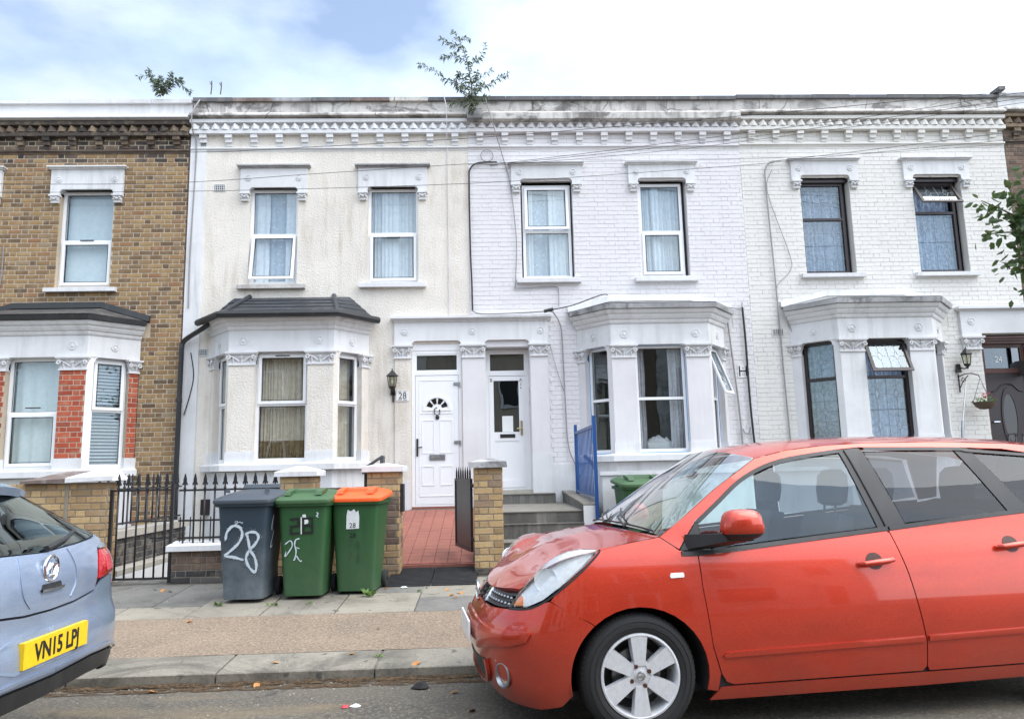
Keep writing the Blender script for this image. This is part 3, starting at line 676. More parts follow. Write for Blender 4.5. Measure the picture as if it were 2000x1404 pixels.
def bay(parent, xa, xb, xc, xd, dz, roof, wallmat, piermat, trim='trim_white', cornmat='trim_white', winkw=(), zs=1.56, zh=3.27, dep=.55, plinth='trim_white', brick=False, seed=0, pierw=.37):
    A, B, C, D = Vector((xa, 12)), Vector((xb, 12-dep)), Vector((xc, 12-dep)), Vector((xd, 12)); path = [tuple(A), tuple(B), tuple(C), tuple(D)]
    zs += dz; zh += dz
    # body below the sill
    m = MB(); m.sweep(path, [(0, -.4), (0, zs-.13), (-.3, zs-.13), (-.3, -.4)]); m.build('bay_plinth', plinth, parent)
    m = MB(); m.sweep(path, [(-.25, zs), (.04, zs), (.115, zs-.03), (.115, zs-.115), (.02, zs-.125), (-.25, zs-.125)]); m.build('bay_sill', trim, parent)
    # frieze and cornice
    m = MB(); m.sweep(path, [(-.28, zh), (.012, zh), (.012, zh+.34), (-.28, zh+.34)])
    FL = Fr((xa, 12, 0), (B.x-A.x, B.y-A.y, 0)); FC = Fr((xb, 12-dep, 0)); FR = Fr((xc, 12-dep, 0), (D.x-C.x, D.y-C.y, 0))
    wl = (B-A).length; wc = xc-xb
    for u in (pierw*.55, wc-pierw*.55): rosette(m, FC, u, zh+.17, .012, .065)
    rosette(m, FL, wl*.5, zh+.17, .012, .055); rosette(m, FR, wl*.5, zh+.17, .012, .055)
    m.build('bay_frieze', trim, parent)
    m = MB(); h0 = zh+.34; m.sweep(path, [(-.2, h0), (.03, h0), (.045, h0+.03), (.045, h0+.05), (.075, h0+.07), (.10, h0+.11), (.10, h0+.13), (.14, h0+.15), (.165, h0+.19), (.165, h0+.205), (-.2, h0+.21)])
    m.build('bay_cornice', cornmat, parent)
    # piers and capitals
    pw = pierw; t = .09
    def pier(F, u0, u1, other=None):
        if brick:
            m = MB(); m.fbox(F, u0+.004, u1-.004, zs, zh-.2, -.2, -.006); m.build('pier_core', 'mortar', parent)
            m = MB(); m.fbox(F, u0-.012, u1+.012, zs, zs+.16, -.2, .016); m.build('pier_base', trim, parent)
            brickwork(parent, F, u0, u1, zs+.16, zh-.2, mat='brick_red', sl=.222, hd=.108, ch=.078, joint=.013, depth=.05, seed=seed+int(u0*50))
        else:
            m = MB(); m.fbox(F, u0, u1, zs+.16, zh-.2, -.2, 0); m.build('pier', piermat, parent)
            m = MB(); m.fbox(F, u0-.014, u1+.014, zs, zs+.15, -.2, .018); m.fbox(F, u0-.008, u1+.008, zs+.15, zs+.175, -.2, .010); m.build('pier_base', trim, parent)
        capital(F, u0, u1, zh-.21, zh-.001, .0, parent, trim, seed)
    pier(FC, 0, pw); pier(FC, wc-pw, wc)
    pier(FL, .0, .15); pier(FR, wl-.15, wl)
    # corner returns of the front piers
    for F, a, b_ in ((FL, wl-.10, wl-.003), (FR, .003, .10)):
        m = MB(); m.fbox(F, a, b_, zs, zh, -.15, -.004); m.build('pier_return', 'upvc' if brick else piermat, parent)
    r_ = MB(); pl = [(xa+.02, 12.0), (xb+.1, 12-dep+.28), (xc-.1, 12-dep+.28), (xd-.02, 12.0), (xd-.02, 14.2), (xa+.02, 14.2)]; z0_, z1_ = zs-.1, zh+.05
    r_.add([(x, y, z0_) for x, y in pl]+[(x, y, z1_) for x, y in pl], [(0, 1, 2, 3, 4, 5), (6, 7, 8, 9, 10, 11), (3, 4, 10, 9), (4, 5, 11, 10), (5, 0, 6, 11)]); r_.build('room', 'room_dark', parent, fixn=False)
    kw = dict(winkw); kw['room'] = False; kL, kC, kR = kw.pop('L', {}), kw.pop('C', {}), kw.pop('Rt', {})
    # lintel above each light (rounded shoulders)
    for F, a, b_ in ((FC, pw, wc-pw), (FL, .15, wl-.10), (FR, .10, wl-.15)):
        r = .05; m = MB(); zt = zh
        for s, e in ((a, 1), (b_, -1)): m.fprism(F, [(s, zt-.085), (s+e*.012, zt-.085), (s+e*.02, zt-.035), (s+e*.06, zt-.006), (s+e*.06, zt), (s, zt)], -.1, .004)
        m.build('lintel_shoulder', trim, parent)
    window(FC, parent, pw, wc-pw, zs+.005, zh, seed=seed, **{**kw, **kC})
    window(FL, parent, .15, wl-.10, zs+.005, zh, seed=seed+1, **{**kw, 'folds': 4, **kL})
    window(FR, parent, .10, wl-.15, zs+.005, zh, seed=seed+2, **{**kw, 'folds': 4, **kR})
    # roof
    h1 = h0+.21; rb = [(xb+.22, 12.0), (xc-.22, 12.0)]; hr = .43
    def off(d):
        q = MB().sweep(path, [(d, 0), (d, 1)], False).v; return [q[0], q[2], q[4], q[6]]
    o = off(.19); T = [Vector((xb+.12, 11.995, h1+hr)), Vector((xc-.12, 11.995, h1+hr))]; base = [Vector((p.x, p.y, h1)) for p in o]
    base[0].y = base[3].y = 11.995
    m = MB()
    if roof == 'tile':
        rows = 5
        def strip(a, b_, c, e, nm):          # sloping face a-b at eaves, c-e at ridge; overlapping tile courses
            for i in range(rows):
                t0, t1 = i/rows, (i+1.15)/rows; t1 = min(t1, 1)
                p = [a.lerp(c, t0), b_.lerp(e, t0), b_.lerp(e, t1), a.lerp(c, t1)]; nn = (p[1]-p[0]).cross(p[3]-p[0]).normalized()
                q = [x+nn*(.017 if k < 2 else .006) for k, x in enumerate(p)]; m.hexa([*p, *q])
        strip(base[0], base[1], T[0]+Vector((-.25, 0, 0)), T[0], 0); strip(base[1], base[2], T[0], T[1], 0); strip(base[2], base[3], T[1], T[1]+Vector((.25, 0, 0)), 0)
        rf = m.build('bay_roof', 'lead_roof', parent)
        for a, b_ in ((base[1], T[0]), (base[2], T[1])):
            h = MB(); up = Vector((0, 0, .03)); h.tube([a+up*.5, a.lerp(b_, .5)+up, b_+up], [.036, .036, .04], 8); h.build('hip_tile', 'lead_roof', rf)
        g = MB(); q = off(.235); g.tube([Vector((p.x, p.y if k in (1, 2) else p.y-.01, h1-.0)) for k, p in enumerate(q)], .055, 8); g.build('gutter', 'black_plastic', rf)
    else:
        fas = {'slate': 'black_plastic', 'stone': 'trim_grey'}[roof]; rm = {'slate': 'slate', 'stone': 'trim_grey'}[roof]
        h = MB(); h.sweep(path, [(-.1, h1), (.20, h1), (.215, h1+.075), (.05, h1+.095), (-.1, h1+.095)]); f = h.build('roof_edge', fas, parent)
        b2 = [p+Vector((0, 0, .09)) for p in base]; k = .33 if roof == 'slate' else .27
        T2 = [Vector((xb+.1, 11.995, h1+k)), Vector((xc-.1, 11.995, h1+k))]
        m.add([*b2, *T2], [(0, 1, 4), (1, 2, 5, 4), (2, 3, 5)]); rf = m.build('bay_roof', rm, parent)
        fl = MB(); ww = .07
        L = [b2[0]+Vector((.0, 0, .03)), T2[0]+Vector((0, 0, .03)), T2[1]+Vector((0, 0, .03)), b2[3]+Vector((0, 0, .03))]
        for a, b_ in zip(L, L[1:]):
            fl.hexa([a+Vector((0, -.05, -.03)), b_+Vector((0, -.05, -.03)), b_+Vector((0, 0, -.03)), a+Vector((0, 0, -.03)), a+Vector((0, -.03, ww)), b_+Vector((0, -.03, ww)), b_+Vector((0, 0, ww)), a+Vector((0, 0, ww))])
        fl.build('flashing', 'black_plastic' if roof == 'slate' else trim, rf)
    return dict(FL=FL, FC=FC, FR=FR, wl=wl, wc=wc)
# ------------------------------------------------------------------ the terrace
def wires_on(parent, pts, r, mat, name='cable'):
    m = MB(); m.tube(smooth_curve(pts, 4), r, 5); return m.build(name, mat, parent)
def air_vent(parent, x, z, mat='trim_white'):
    F = Fr((x, 12, z)); m = MB(); frame_bars(m, F, -.10, .10, -.065, .065, .014, -.01, .012)
    for i in range(1, 6): m.fbox(F, -.1+i*.033-.004, -.1+i*.033+.004, -.06, .06, -.01, .008)
    for i in range(1, 4): m.fbox(F, -.09, .09, -.065+i*.0325-.004, -.065+i*.0325+.004, -.01, .007)
    v = m.build('air_vent', mat, parent); k = MB(); k.fbox(F, -.092, .092, -.057, .057, -.003, .002); k.build('vent_grille', 'black_plastic', v)

# --- brick house at the left edge
H0 = root('terraced_house', (-7.2, 12, 0), 'brown stock brick house with red brick bay piers at the left edge', 'house', 'terraced houses')
dz = -.03; x0, x1 = -9.6, -4.885
ups0 = [(-6.97, -6.10), (-8.95, -8.08)]
holes = [(a, b_, 4.48, 6.14) for a, b_ in ups0]+[(-8.20, -5.54, 1.36, 3.62)]
m = wall_sheet(FACE, x0, x1, -.4, 7.45, holes, -.008, .12); m.build('wall', 'mortar', H0, fixn=False)
def soot(u, z): return 'brick_sooty' if z > 6.84 or (z > 6.6 and random.random() < .35) else 'brick_stock'
brickwork(H0, FACE, x0, x1, .1, 7.08, holes+[(-8.4, -5.4, 3.6, 3.84)], 'brick_stock', matfn=soot, ch=.0765, joint=.0165, seed=3)
shell(H0, x0, x1, dz)
cornice(H0, x0, x1, dz, 'brick_sooty', 'trim_white', 'trim_white', 'trim_white', ledge='trim_white', dent='brick_sooty')
for i, (a, b_) in enumerate(ups0):
    hood(H0, (a+b_)/2, 6.53, 6.14, b_-a, capmat='trim_white'); sill(H0, (a+b_)/2, 4.475, 1.14)
    window(FACE, H0, a, b_, 4.48, 6.14, cur=None, vent=5.29, seed=i, split=.48, d=-.10)
    curtain(FACE, a+.04, b_-.04, 4.5, 6.1, -.22, 'blind_white', H0, 3, .004, 'roller_blind', i)
bay(H0, -8.24, -7.70, -6.08, -5.54, dz, 'slate', None, None, brick=True, pierw=.41, seed=5,
    winkw=dict(cur='blind_white', folds=3, split=.5, C=dict(sash='lo', vent=2.47), L=dict(cur=None), Rt=dict(cur=None, blind=.055, sash='up', split=.52)), dep=.55)
m = MB(); m.box(-4.888, -4.87, 11.985, 12.1, .3, 7.1); m.build('edge_board', 'wood_brown', H0)
wires_on(H0, [(-7.82, 11.985, 5.2), (-7.83, 11.985, 4.55), (-7.95, 11.985, 4.42), (-8.3, 11.985, 4.42)], .009, 'cable_grey')

# --- number 28: cream render
H1 = root('terraced_house', (-2.5, 12, 0), 'cream rendered house with white door and dark tiled bay roof', 'house', 'terraced houses')
x0, x1 = -4.868, -.20; ups1 = [(-3.86, -3.06), (-1.895, -1.048)]
holes = [(a, b_, 4.48, 6.15) for a, b_ in ups1]+[(-4.38, -1.88, 1.36, 3.62), (-1.168, -.345, .70, 3.45)]
wall_sheet(FACE, x0, x1, -.4, 7.45, holes, 0, .14).build('wall', 'render_cream', H1, fixn=False)
shell(H1, x0, x1, 0)
cop1 = lambda i: ['trim_grey', 'coping_tile', 'coping_dark', 'trim_worn', 'coping_tile', 'coping_dark'][(i*5+2) % 6]
cornice(H1, x0, x1, 0, 'trim_white', 'trim_worn', cop1, 'coping_dark', ledge='trim_worn', dent='trim_white')
m = MB(); m.fbox(FACE, x0, -4.60, .2, 7.08, -.05, .022); m.build('party_pilaster', 'trim_white', H1)
for i, (a, b_) in enumerate(ups1):
    hood(H1, (a+b_)/2, 6.53, 6.15, b_-a, capmat='trim_grey', seed=i); sill(H1, (a+b_)/2, 4.485, 1.10, 'trim_worn' if i == 0 else 'trim_white')
    window(FACE, H1, a, b_, 4.49, 6.15, d=-.09, split=.52, vent=None if i == 0 else 5.285, openlo=R(11) if i == 0 else 0, seed=10+i, folds=9 if i else 4, cur='net_sheer' if i == 0 else 'net_curtain', drapes=((.0, .36), (.72, 1)) if i == 0 else ((.25, .6),))
bay(H1, -4.40, -3.93, -2.32, -1.865, 0, 'tile', None, 'render_cream', seed=20, pierw=.40,
    winkw=dict(cur='curtain_gold', folds=11, split=.52, sash='up', L=dict(cur='curtain_gold'), Rt=dict(cur='curtain_gold'), C=dict(vent=3.215)))
FB = Fr((-3.93, 11.45, 0))
for k, (zz0, zz1) in enumerate(((1.62, 1.90), (2.43, 2.50))):
    curtain(FB, .43, 1.18, zz0, zz1, -.235, 'curtain_fringe', H1, 11, .022, 'curtain_fringe', 20)
# downpipe, cables, vents
wires_on(H1, [(-4.34, 11.72, 3.80), (-4.45, 11.75, 3.72), (-4.80, 11.90, 3.55), (-4.845, 11.90, 3.42), (-4.845, 11.90, 3.3), (-4.845, 11.90, 2.0), (-4.845, 11.90, .8), (-4.845, 11.90, .3)], .042, 'black_plastic', 'downpipe')
m = MB(); m.tube([(-4.845, 11.90, .62), (-4.845, 11.90, .80)], .056, 8); m.tube([(-4.845, 11.90, 2.55), (-4.845, 11.90, 2.62)], .05, 8); m.build('pipe_collar', 'black_plastic', H1)
air_vent(H1, -4.548, 3.36); air_vent(H1, -4.37, 6.16)
wires_on(H1, [(-4.80, 11.97, 7.60), (-4.74, 11.96, 7.72), (-4.80, 11.80, 7.40), (-4.79, 11.84, 7.10), (-4.77, 11.965, 6.8), (-4.80, 11.965, 5.0), (-4.79, 11.965, 4.1)], .012, 'cable_grey')
wires_on(H1, [(-4.72, 11.97, 3.36), (-4.66, 11.97, 3.0), (-4.70, 11.97, 2.7), (-4.78, 11.95, 2.35)], .008, 'cable_black')
wires_on(H1, [(-.62, 11.92, 7.85), (-.55, 11.80, 7.50), (-.55, 11.88, 7.05), (-.545, 11.985, 6.7), (-.54, 11.985, 5.0), (-.54, 11.985, 3.95)], .007, 'cable_white')
m = MB(); m.box(-4.43, -4.27, 11.86, 11.99, .78, 1.02); m.build('meter_box', 'dark_frame', H1)
# entablature over the two doors belongs to 28 and spans to the neighbour
m = MB(); F = FACE
poly = [(-1.44, 3.42), (-1.168, 3.42), (-1.14, 3.47), (-1.10, 3.49), (-.41, 3.49), (-.37, 3.47), (-.345, 3.42), (.03, 3.42), (.05, 3.47), (.09, 3.49), (.71, 3.49), (.755, 3.47), (.778, 3.42), (1.085, 3.42), (1.085, 3.80), (-1.44, 3.80)]
m.fprism(F, poly, -.2, .05)
for u in (-1.27, -.16, .96): rosette(m, F, u, 3.64, .05, .055)
ent = m.build('door_entablature', 'trim_white', H1)
m = MB(); m.fbox(F, -1.46, 1.105, 3.80, 3.825, -.05, .07); m.fbox(F, -1.48, 1.125, 3.825, 3.85, -.05, .10); m.fbox(F, -1.50, 1.145, 3.85, 3.885, -.05, .14); m.build('entablature_cap', 'trim_white', ent)
for u0, u1, par in ((-1.44, -1.18, H1), (-.335, .02, H1)): capital(FACE, u0, u1, 3.20, 3.42, .035, par, seed=int(u0*9))
m = MB(); m.fbox(FACE, -1.43, -1.18, .75, 3.20, -.1, .03); m.build('door_pilaster', 'render_cream', H1)
m = MB(); m.fbox(FACE, -.335, .015, .75, 3.20, -.2, .035); m.build('door_pilaster', 'paint_lilac', H1)
m = MB(); m.hexa([FACE(-1.46, .6, .05), FACE(-1.19, .6, .05), FACE(-1.19, .6, -.05), FACE(-1.46, .6, -.05), FACE(-1.42, 1.28, .04), FACE(-1.20, 1.22, .04), FACE(-1.20, 1.22, -.05), FACE(-1.42, 1.28, -.05)]); m.build('patched_plinth', 'trim_white', H1)

def door_frame(parent, F, u0, u1, z0, zt, z1, d, mat, glass_, fw=.055):
    m = MB(); frame_bars(m, F, u0, u1, z0, z1, fw, d-.07, d, .03); m.fbox(F, u0+fw, u1-fw, zt, zt+.06, d-.07, d)
    fr = m.build('door_frame', mat, parent)
    g = MB(); a, b_ = u0+fw, u1-fw; g.quad(F(a, zt+.06, d-.03), F(b_, zt+.06, d-.03), F(b_, z1-fw, d-.03), F(a, z1-fw, d-.03)); g.build('fanlight', glass_, fr, fixn=False)
    q = MB(); frame_bars(q, F, a, b_, zt+.06, z1-fw, .025, d-.04, d-.008); q.build('fanlight_frame', mat, fr)
    r = MB(); r.fbox(F, u0-.1, u1+.1, z0, z1+.1, d-1.6, d-1.5); r.fbox(F, u0-.12, u0-.1, z0, z1+.1, d-1.5, d-.08); r.fbox(F, u1+.1, u1+.12, z0, z1+.1, d-1.5, d-.08); r.fbox(F, u0-.1, u1+.1, z1+.1, z1+.12, d-1.6, d-.08); r.build('hallway', 'room_dark', fr)
    return fr
# white panelled door of 28
F = FACE; u0, u1 = -1.165, -.348; z0 = .82
m = MB(); m.fbox(F, u0, u1, z0-.12, z0-.002, -.2, .0); m.build('door_step', 'terracotta', H1)
m = MB(); m.fbox(F, u0, u1, 3.34, 3.45, -.1, -.02); m.build('head_board', 'upvc', H1)
door_frame(H1, F, u0, u1, z0, 2.93, 3.34, -.03, 'upvc', 'door_glass')
a, b_ = u0+.06, u1-.06; dd = -.035
m = MB(); m.fbox(F, a, b_, z0+.035, 2.925, dd-.05, dd); dr = m.build('door', 'upvc', H1)
def panel(q, p0, p1, r0, r1, d, s=.012): frame_bars(q, F, p0, p1, r0, r1, s, d-.004, d+.007)
q = MB(); cx = (a+b_)/2
panel(q, a+.06, b_-.06, z0+.16, 2.85, dd, .008)
for c0, c1 in ((a+.10, cx-.045), (cx+.045, b_-.10)):
    panel(q, c0, c1, z0+.33, 1.46, dd); panel(q, c0, c1, 1.66, 2.20, dd)
    q.fbox(F, c0-.02, c1, 2.30, 2.315, dd-.004, dd+.008)
q.build('door_panel', 'upvc', dr)
q = MB(); seg = 14
for i in range(seg):                         # arched fan moulding
    t0, t1 = math.pi*i/seg, math.pi*(i+1)/seg
    q.fprism(F, [(cx+r*math.cos(t), 2.37+r*math.sin(t)) for r, t in ((.19, t0), (.235, t0), (.235, t1), (.19, t1))], dd-.004, dd+.012)
q.fbox(F, cx-.235, cx+.235, 2.345, 2.37, dd-.004, dd+.012)
q.build('fan_moulding', 'upvc', dr)
for k in range(4):
    t0 = math.pi*(.07+.225*k); t1 = t0+math.pi*.165
    g = MB(); pts = [(cx+r*math.cos(t), 2.375+r*math.sin(t)) for r, t in [(.175, t0+(t1-t0)*j/4) for j in range(5)]+[(.085, t1-(t1-t0)*j/2) for j in range(3)]]
    g.fprism(F, pts, dd-.002, dd+.004); g.build('fan_pane', 'privacy_glass', dr)
q = MB(); q.fbox(F, cx-.125, cx+.125, 1.555, 1.64, dd, dd+.018); q.build('letterbox', 'grey_metal', dr)
q = MB(); q.fbox(F, cx-.10, cx+.10, 1.585, 1.615, dd+.018, dd+.024); q.build('letter_flap', 'chrome', dr)
q = MB(); q.fbox(F, a+.012, a+.042, 1.62, 1.90, dd, dd+.014); q.tube([F(a+.027, 1.76, dd+.01), F(a+.027, 1.76, dd+.05), F(a+.11, 1.76, dd+.05)], .011, 6); q.build('door_handle', 'black_iron', dr)
q = MB(); q.ball(F(cx+.005, 2.24, dd+.012), (.034, .02, .036), 8, 6); q.tube([F(cx, 2.40, dd+.006), F(cx-.045, 2.37, dd+.02), F(cx-.04, 2.30, dd+.022), F(cx, 2.27, dd+.022), F(cx+.04, 2.30, dd+.022), F(cx+.045, 2.37, dd+.02)], .008, 5); q.build('door_knocker', 'black_iron', dr)
for z in (2.78, 1.83):
    q = MB(); q.fbox(F, b_-.075, b_+.03, z-.02, z+.025, dd, dd+.02); q.fbox(F, b_+.012, b_+.03, z-.055, z+.03, dd, dd+.028); q.build('hinge', 'grey_metal', dr)

# --- the middle house: lilac-white painted brick
dz = .02
H2 = root('terraced_house', (2.2, 12, 0), 'lilac-white painted brick house with dark half-glazed door behind steps', 'house', 'terraced houses')
x0, x1 = -.20, 4.52; ups2 = [(.69, 1.575), (2.705, 3.54)]
holes = [(a, b_, 4.52, 6.27) for a, b_ in ups2]+[(1.60, 4.0, 1.38, 3.64), (.03, .778, .85, 3.45)]
wall_sheet(FACE, x0, x1, -.4, 7.45, holes, -.008, .16).build('wall', 'paint_lilac', H2, fixn=False)
brickwork(H2, FACE, x0+.002, x1, .1, 7.08, holes+[(1.40, 4.2, 3.6, 3.9), (-.2, 1.09, .1, 3.84)], 'brick_lilac', joint=.0045, vj=.0015, ch=.0765, seed=8, depth=.02, jit=.004)
shell(H2, x0, x1, dz)
cornice(H2, x0, x1, dz-.01, 'paint_lilac', 'trim_worn', 'coping_dark', 'coping_dark', ledge='trim_worn', lowcap=True, dent='paint_lilac')
m = MB(); m.box(-.20, .06, 11.74, 12.0, 7.27, 7.44); m.build('broken_cornice_end', 'trim_grey', H2)
for i, (a, b_) in enumerate(ups2):
    hood(H2, (a+b_)/2, 6.555, 6.27, b_-a, capmat='trim_white', seed=i); sill(H2, (a+b_)/2, 4.53, 1.07)
window(FACE, H2, ups2[0][0]+.03, ups2[0][1]-.03, 4.535, 6.20, d=-.10, split=.50, openup=R(6), sash='none', seed=30, folds=5, cur='net_sheer', drapes=((0, .2), (.55, 1)))
window(FACE, H2, ups2[1][0]+.02, ups2[1][1]-.06, 4.545, 6.21, d=-.10, split=.48, sash='lo', seed=31, folds=13, drapes=((.3, .5),))
bay(H2, 1.57, 2.04, 3.60, 4.03, dz, 'stone', None, 'paint_lilac', seed=40, pierw=.375,
    winkw=dict(cur=None, split=.5, sash='none', tape=True, L=dict(), Rt=dict(openup=R(20)), C=dict()))
FB = Fr((2.04, 11.45, 0))
curtain(FB, .40, .56, 1.62, 3.25, -.26, 'curtain_grey', H2, 3, .03, 'curtain', 41); curtain(FB, .95, 1.17, 1.62, 3.25, -.26, 'curtain_grey', H2, 4, .03, 'curtain', 42)
# door, set back in its porch
F = FACE; u0, u1 = .045, .765; d = -.25
m = MB(); m.fbox(F, .765, .80, 1.0, 3.45, d-.05, -.005); m.fbox(F, .0, .045, 1.0, 3.45, d-.05, -.005); m.fbox(F, .0, .80, 3.38, 3.46, d-.05, -.005); m.build('porch_lining', 'paint_lilac', H2)
door_frame(H2, F, u0, u1, 1.05, 2.93, 3.37, d, 'upvc', 'door_glass', .05)
a, b_ = u0+.052, u1-.10; 
m = MB(); dd = d-.004; m.fbox(F, b_, u1-.05, 1.08, 2.925, d-.05, d-.002); frame_bars(m, F, a, b_, 1.085, 2.92, .075, dd-.045, dd+.012, .12); m.fbox(F, a+.075, b_-.075, 1.85, 1.99, dd-.045, dd+.012); m.fbox(F, a+.075, b_-.075, 1.205, 1.85, dd-.04, dd+.0); frame_bars(m, F, a+.075, b_-.075, 1.205, 1.85, .012, dd, dd+.008)
dr = m.build('door', 'upvc', H2)
g = MB(); g.quad(F(a+.075, 1.99, dd-.01), F(b_-.075, 1.99, dd-.01), F(b_-.075, 2.845, dd-.01), F(a+.075, 2.845, dd-.01)); g.build('door_pane', 'door_glass', dr, fixn=False)
q = MB(); q.fbox(F, a+.17, a+.42, 1.895, 1.955, dd+.012, dd+.02); q.build('letterbox', 'ink_black', dr)
q = MB(); q.fbox(F, b_-.055, b_-.022, 1.93, 2.17, dd+.012, dd+.024); q.tube([F(b_-.04, 2.04, dd+.02), F(b_-.04, 2.04, dd+.06), F(b_-.12, 2.04, dd+.06)], .011, 6); q.build('door_handle', 'brass', dr)
q = MB(); q.fbox(F, a+.21, a+.39, 1.995, 2.255, dd-.008, dd-.003); q.build('paper_notice', 'paper', dr)
lettering('door_letter', 'B', .085, F, a+.037, 2.825, dd+.013, 'ink_faded', dr, .9)
lettering('door_letter', 'A', .085, F, b_-.037, 2.825, dd+.013, 'ink_faded', dr, .9)
lettering('door_number', '2', .055, F, b_-.037, 2.765, dd+.013, 'ink_black', dr); lettering('door_number', '6', .055, F, b_-.037, 2.705, dd+.013, 'ink_black', dr)
for z in (2.62, 2.42):
    q = MB(); q.box(.758, .767, 11.96+.10, 11.96+.14, z, z+.07); q.build('door_bell', 'grey_metal', H2)
capital(FACE, .79, 1.07, 3.21, 3.42, .035, H2, seed=77)
m = MB(); m.fbox(FACE, .78, 1.07, 1.62, 3.21, -.2, .03); m.build('door_pilaster', 'paint_lilac', H2)
m = MB(); m.fbox(FACE, .775, 1.10, .9, 1.62, -.2, .045); m.fbox(FACE, 1.10, 1.57, .1, 1.44, -.1, .02); m.build('plinth', 'trim_white', H2)
# cables on the middle house
wires_on(H2, [(.30, 11.96, 6.57), (-.02, 11.965, 6.56), (-.16, 11.965, 6.45), (-.18, 11.965, 6.2), (-.175, 11.965, 5.0), (-.16, 11.965, 4.5), (-.155, 11.96, 3.98)], .014, 'cable_black')
m = MB(); m.tube([Vector((.13+.105*math.cos(t), 11.97, 6.69+.105*math.sin(t))) for t in [k*2*math.pi/20 for k in range(21)]], .007, 5); m.build('coiled_cable', 'cable_grey', H2)
wires_on(H2, [(-.155, 11.94, 3.98), (.0, 11.85, 3.905), (.6, 11.84, 3.91), (1.10, 11.84, 3.93), (1.2, 11.93, 3.9), (1.30, 11.955, 3.70), (1.32, 11.955, 3.3), (1.335, 11.955, 2.4), (1.36, 11.955, 1.75), (1.45, 11.92, 1.45), (1.62, 11.85, .95)], .011, 'cable_grey')
m = MB(); m.tube([(1.02, 11.83, 3.93), (1.17, 11.83, 3.965)], .028, 8); m.build('cable_joint', 'black_plastic', H2)
wires_on(H2, [(1.17, 11.84, 3.96), (1.5, 11.80, 4.02), (1.95, 11.75, 4.17), (2.1, 11.95, 4.22)], .009, 'cable_black')
wires_on(H2, [(.10, 11.9, 7.8), (.20, 11.75, 7.3), (.42, 11.97, 6.6), (.52, 11.97, 6.15), (.60, 11.97, 5.2), (.57, 11.97, 4.45), (.60, 11.97, 4.36), (1.20, 11.97, 4.38), (1.28, 11.97, 4.3), (1.28, 11.97, 4.05)], .008, 'cable_grey')
wires_on(H2, [(4.37, 11.96, 3.98), (4.385, 11.96, 3.4), (4.39, 11.96, 2.4), (4.42, 11.96, 1.6)], .018, 'cable_black', 'wall_pipe')
wires_on(H2, [(4.10, 11.96, 3.78), (4.14, 11.96, 3.2), (4.20, 11.96, 2.3), (4.22, 11.96, 1.55)], .014, 'cable_grey')
wires_on(H2, [(4.1, 11.9, 3.97), (4.33, 11.95, 3.96), (4.37, 11.96, 4.06)], .01, 'cable_grey')
wires_on(H2, [(1.10, 11.95, 3.44), (1.22, 11.97, 2.95), (1.32, 11.97, 2.62)], .005, 'cable_grey')
wires_on(H2, [(4.24, 11.97, 1.95), (4.27, 11.93, 1.87), (4.33, 11.93, 1.89), (4.35, 11.93, 1.97)], .01, 'cable_grey')

# --- the ivory house
dz = .06
H3 = root('terraced_house', (6.9, 12, 0), 'ivory painted brick house with dark leaded windows and brown door', 'house', 'terraced houses')
x0, x1 = 4.522, 9.27; ups3 = [(5.545, 6.41), (7.535, 8.40)]
holes = [(a, b_, 4.55, 6.30) for a, b_ in ups3]+[(5.20, 7.70, 1.42, 3.68), (8.43, 9.22, .85, 3.45)]
wall_sheet(FACE, x0, x1, -.4, 7.45, holes, -.008, .16).build('wall', 'paint_ivory', H3, fixn=False)
brickwork(H3, FACE, x0, x1, .1, 7.10, holes+[(5.0, 7.9, 3.62, 3.95), (8.07, 9.27, 3.45, 3.9)], 'brick_ivory', joint=.0045, vj=.0015, ch=.0765, seed=12, depth=.02, jit=.004)
shell(H3, x0, x1, dz)
cornice(H3, x0, x1, dz-.03, 'paint_ivory', 'trim_worn', 'coping_dark', 'coping_dark', ledge='trim_worn', dent='paint_ivory')
for i, (a, b_) in enumerate(ups3):
    hood(H3, (a+b_)/2, 6.60, 6.30, b_-a, capmat='trim_white', seed=i+5); sill(H3, (a+b_)/2, 4.56, 1.10)
ld = lambda h: (2, 2 if h > .7 else 1)
window(FACE, H3, ups3[0][0]+.01, ups3[0][1]-.07, 4.565, 6.20, d=-.11, mat='dark_frame', split=.60, sash='none', lead=ld, seed=50, cur='net_lace', folds=8, fw=.045)
window(FACE, H3, ups3[1][0]+.01, ups3[1][1]-.07, 4.565, 6.20, d=-.11, mat='dark_frame', split=.66, sash='none', openup=R(33), lead=ld, seed=51, cur='net_lace', folds=8, fw=.045)
for a, b_ in ups3:
    m = MB(); m.fbox(FACE, a, b_, 6.20, 6.31, -.16, -.06); m.build('head_board', 'dark_frame', H3)
ld1 = lambda h: (1, 3 if h > .7 else 1)
bay(H3, 5.165, 5.72, 7.26, 7.76, dz, 'stone', None, 'trim_white', seed=60, pierw=.40,
    winkw=dict(cur='net_lace', mat='dark_frame', split=.64, sash='none', lead=ld, folds=9, C=dict(openup=R(24)), L=dict(lead=ld1), Rt=dict(lead=ld1)))
air_vent(H3, 4.955, 3.55, 'paint_ivory')
wires_on(H3, [(5.10, 11.96, 6.56), (4.96, 11.965, 6.45), (4.93, 11.965, 6.1), (4.97, 11.965, 4.5), (4.99, 11.965, 3.0), (5.02, 11.965, 1.5)], .012, 'cable_grey')
wires_on(H3, [(5.06, 11.97, 6.4), (4.95, 11.97, 6.0), (5.25, 11.97, 4.9), (5.24, 11.97, 4.6), (5.0, 11.97, 4.35), (4.99, 11.97, 4.1)], .006, 'cable_grey')
wires_on(H3, [(5.1, 11.96, 3.8), (5.20, 11.97, 3.5), (5.22, 11.96, 3.35)], .007, 'cable_grey')
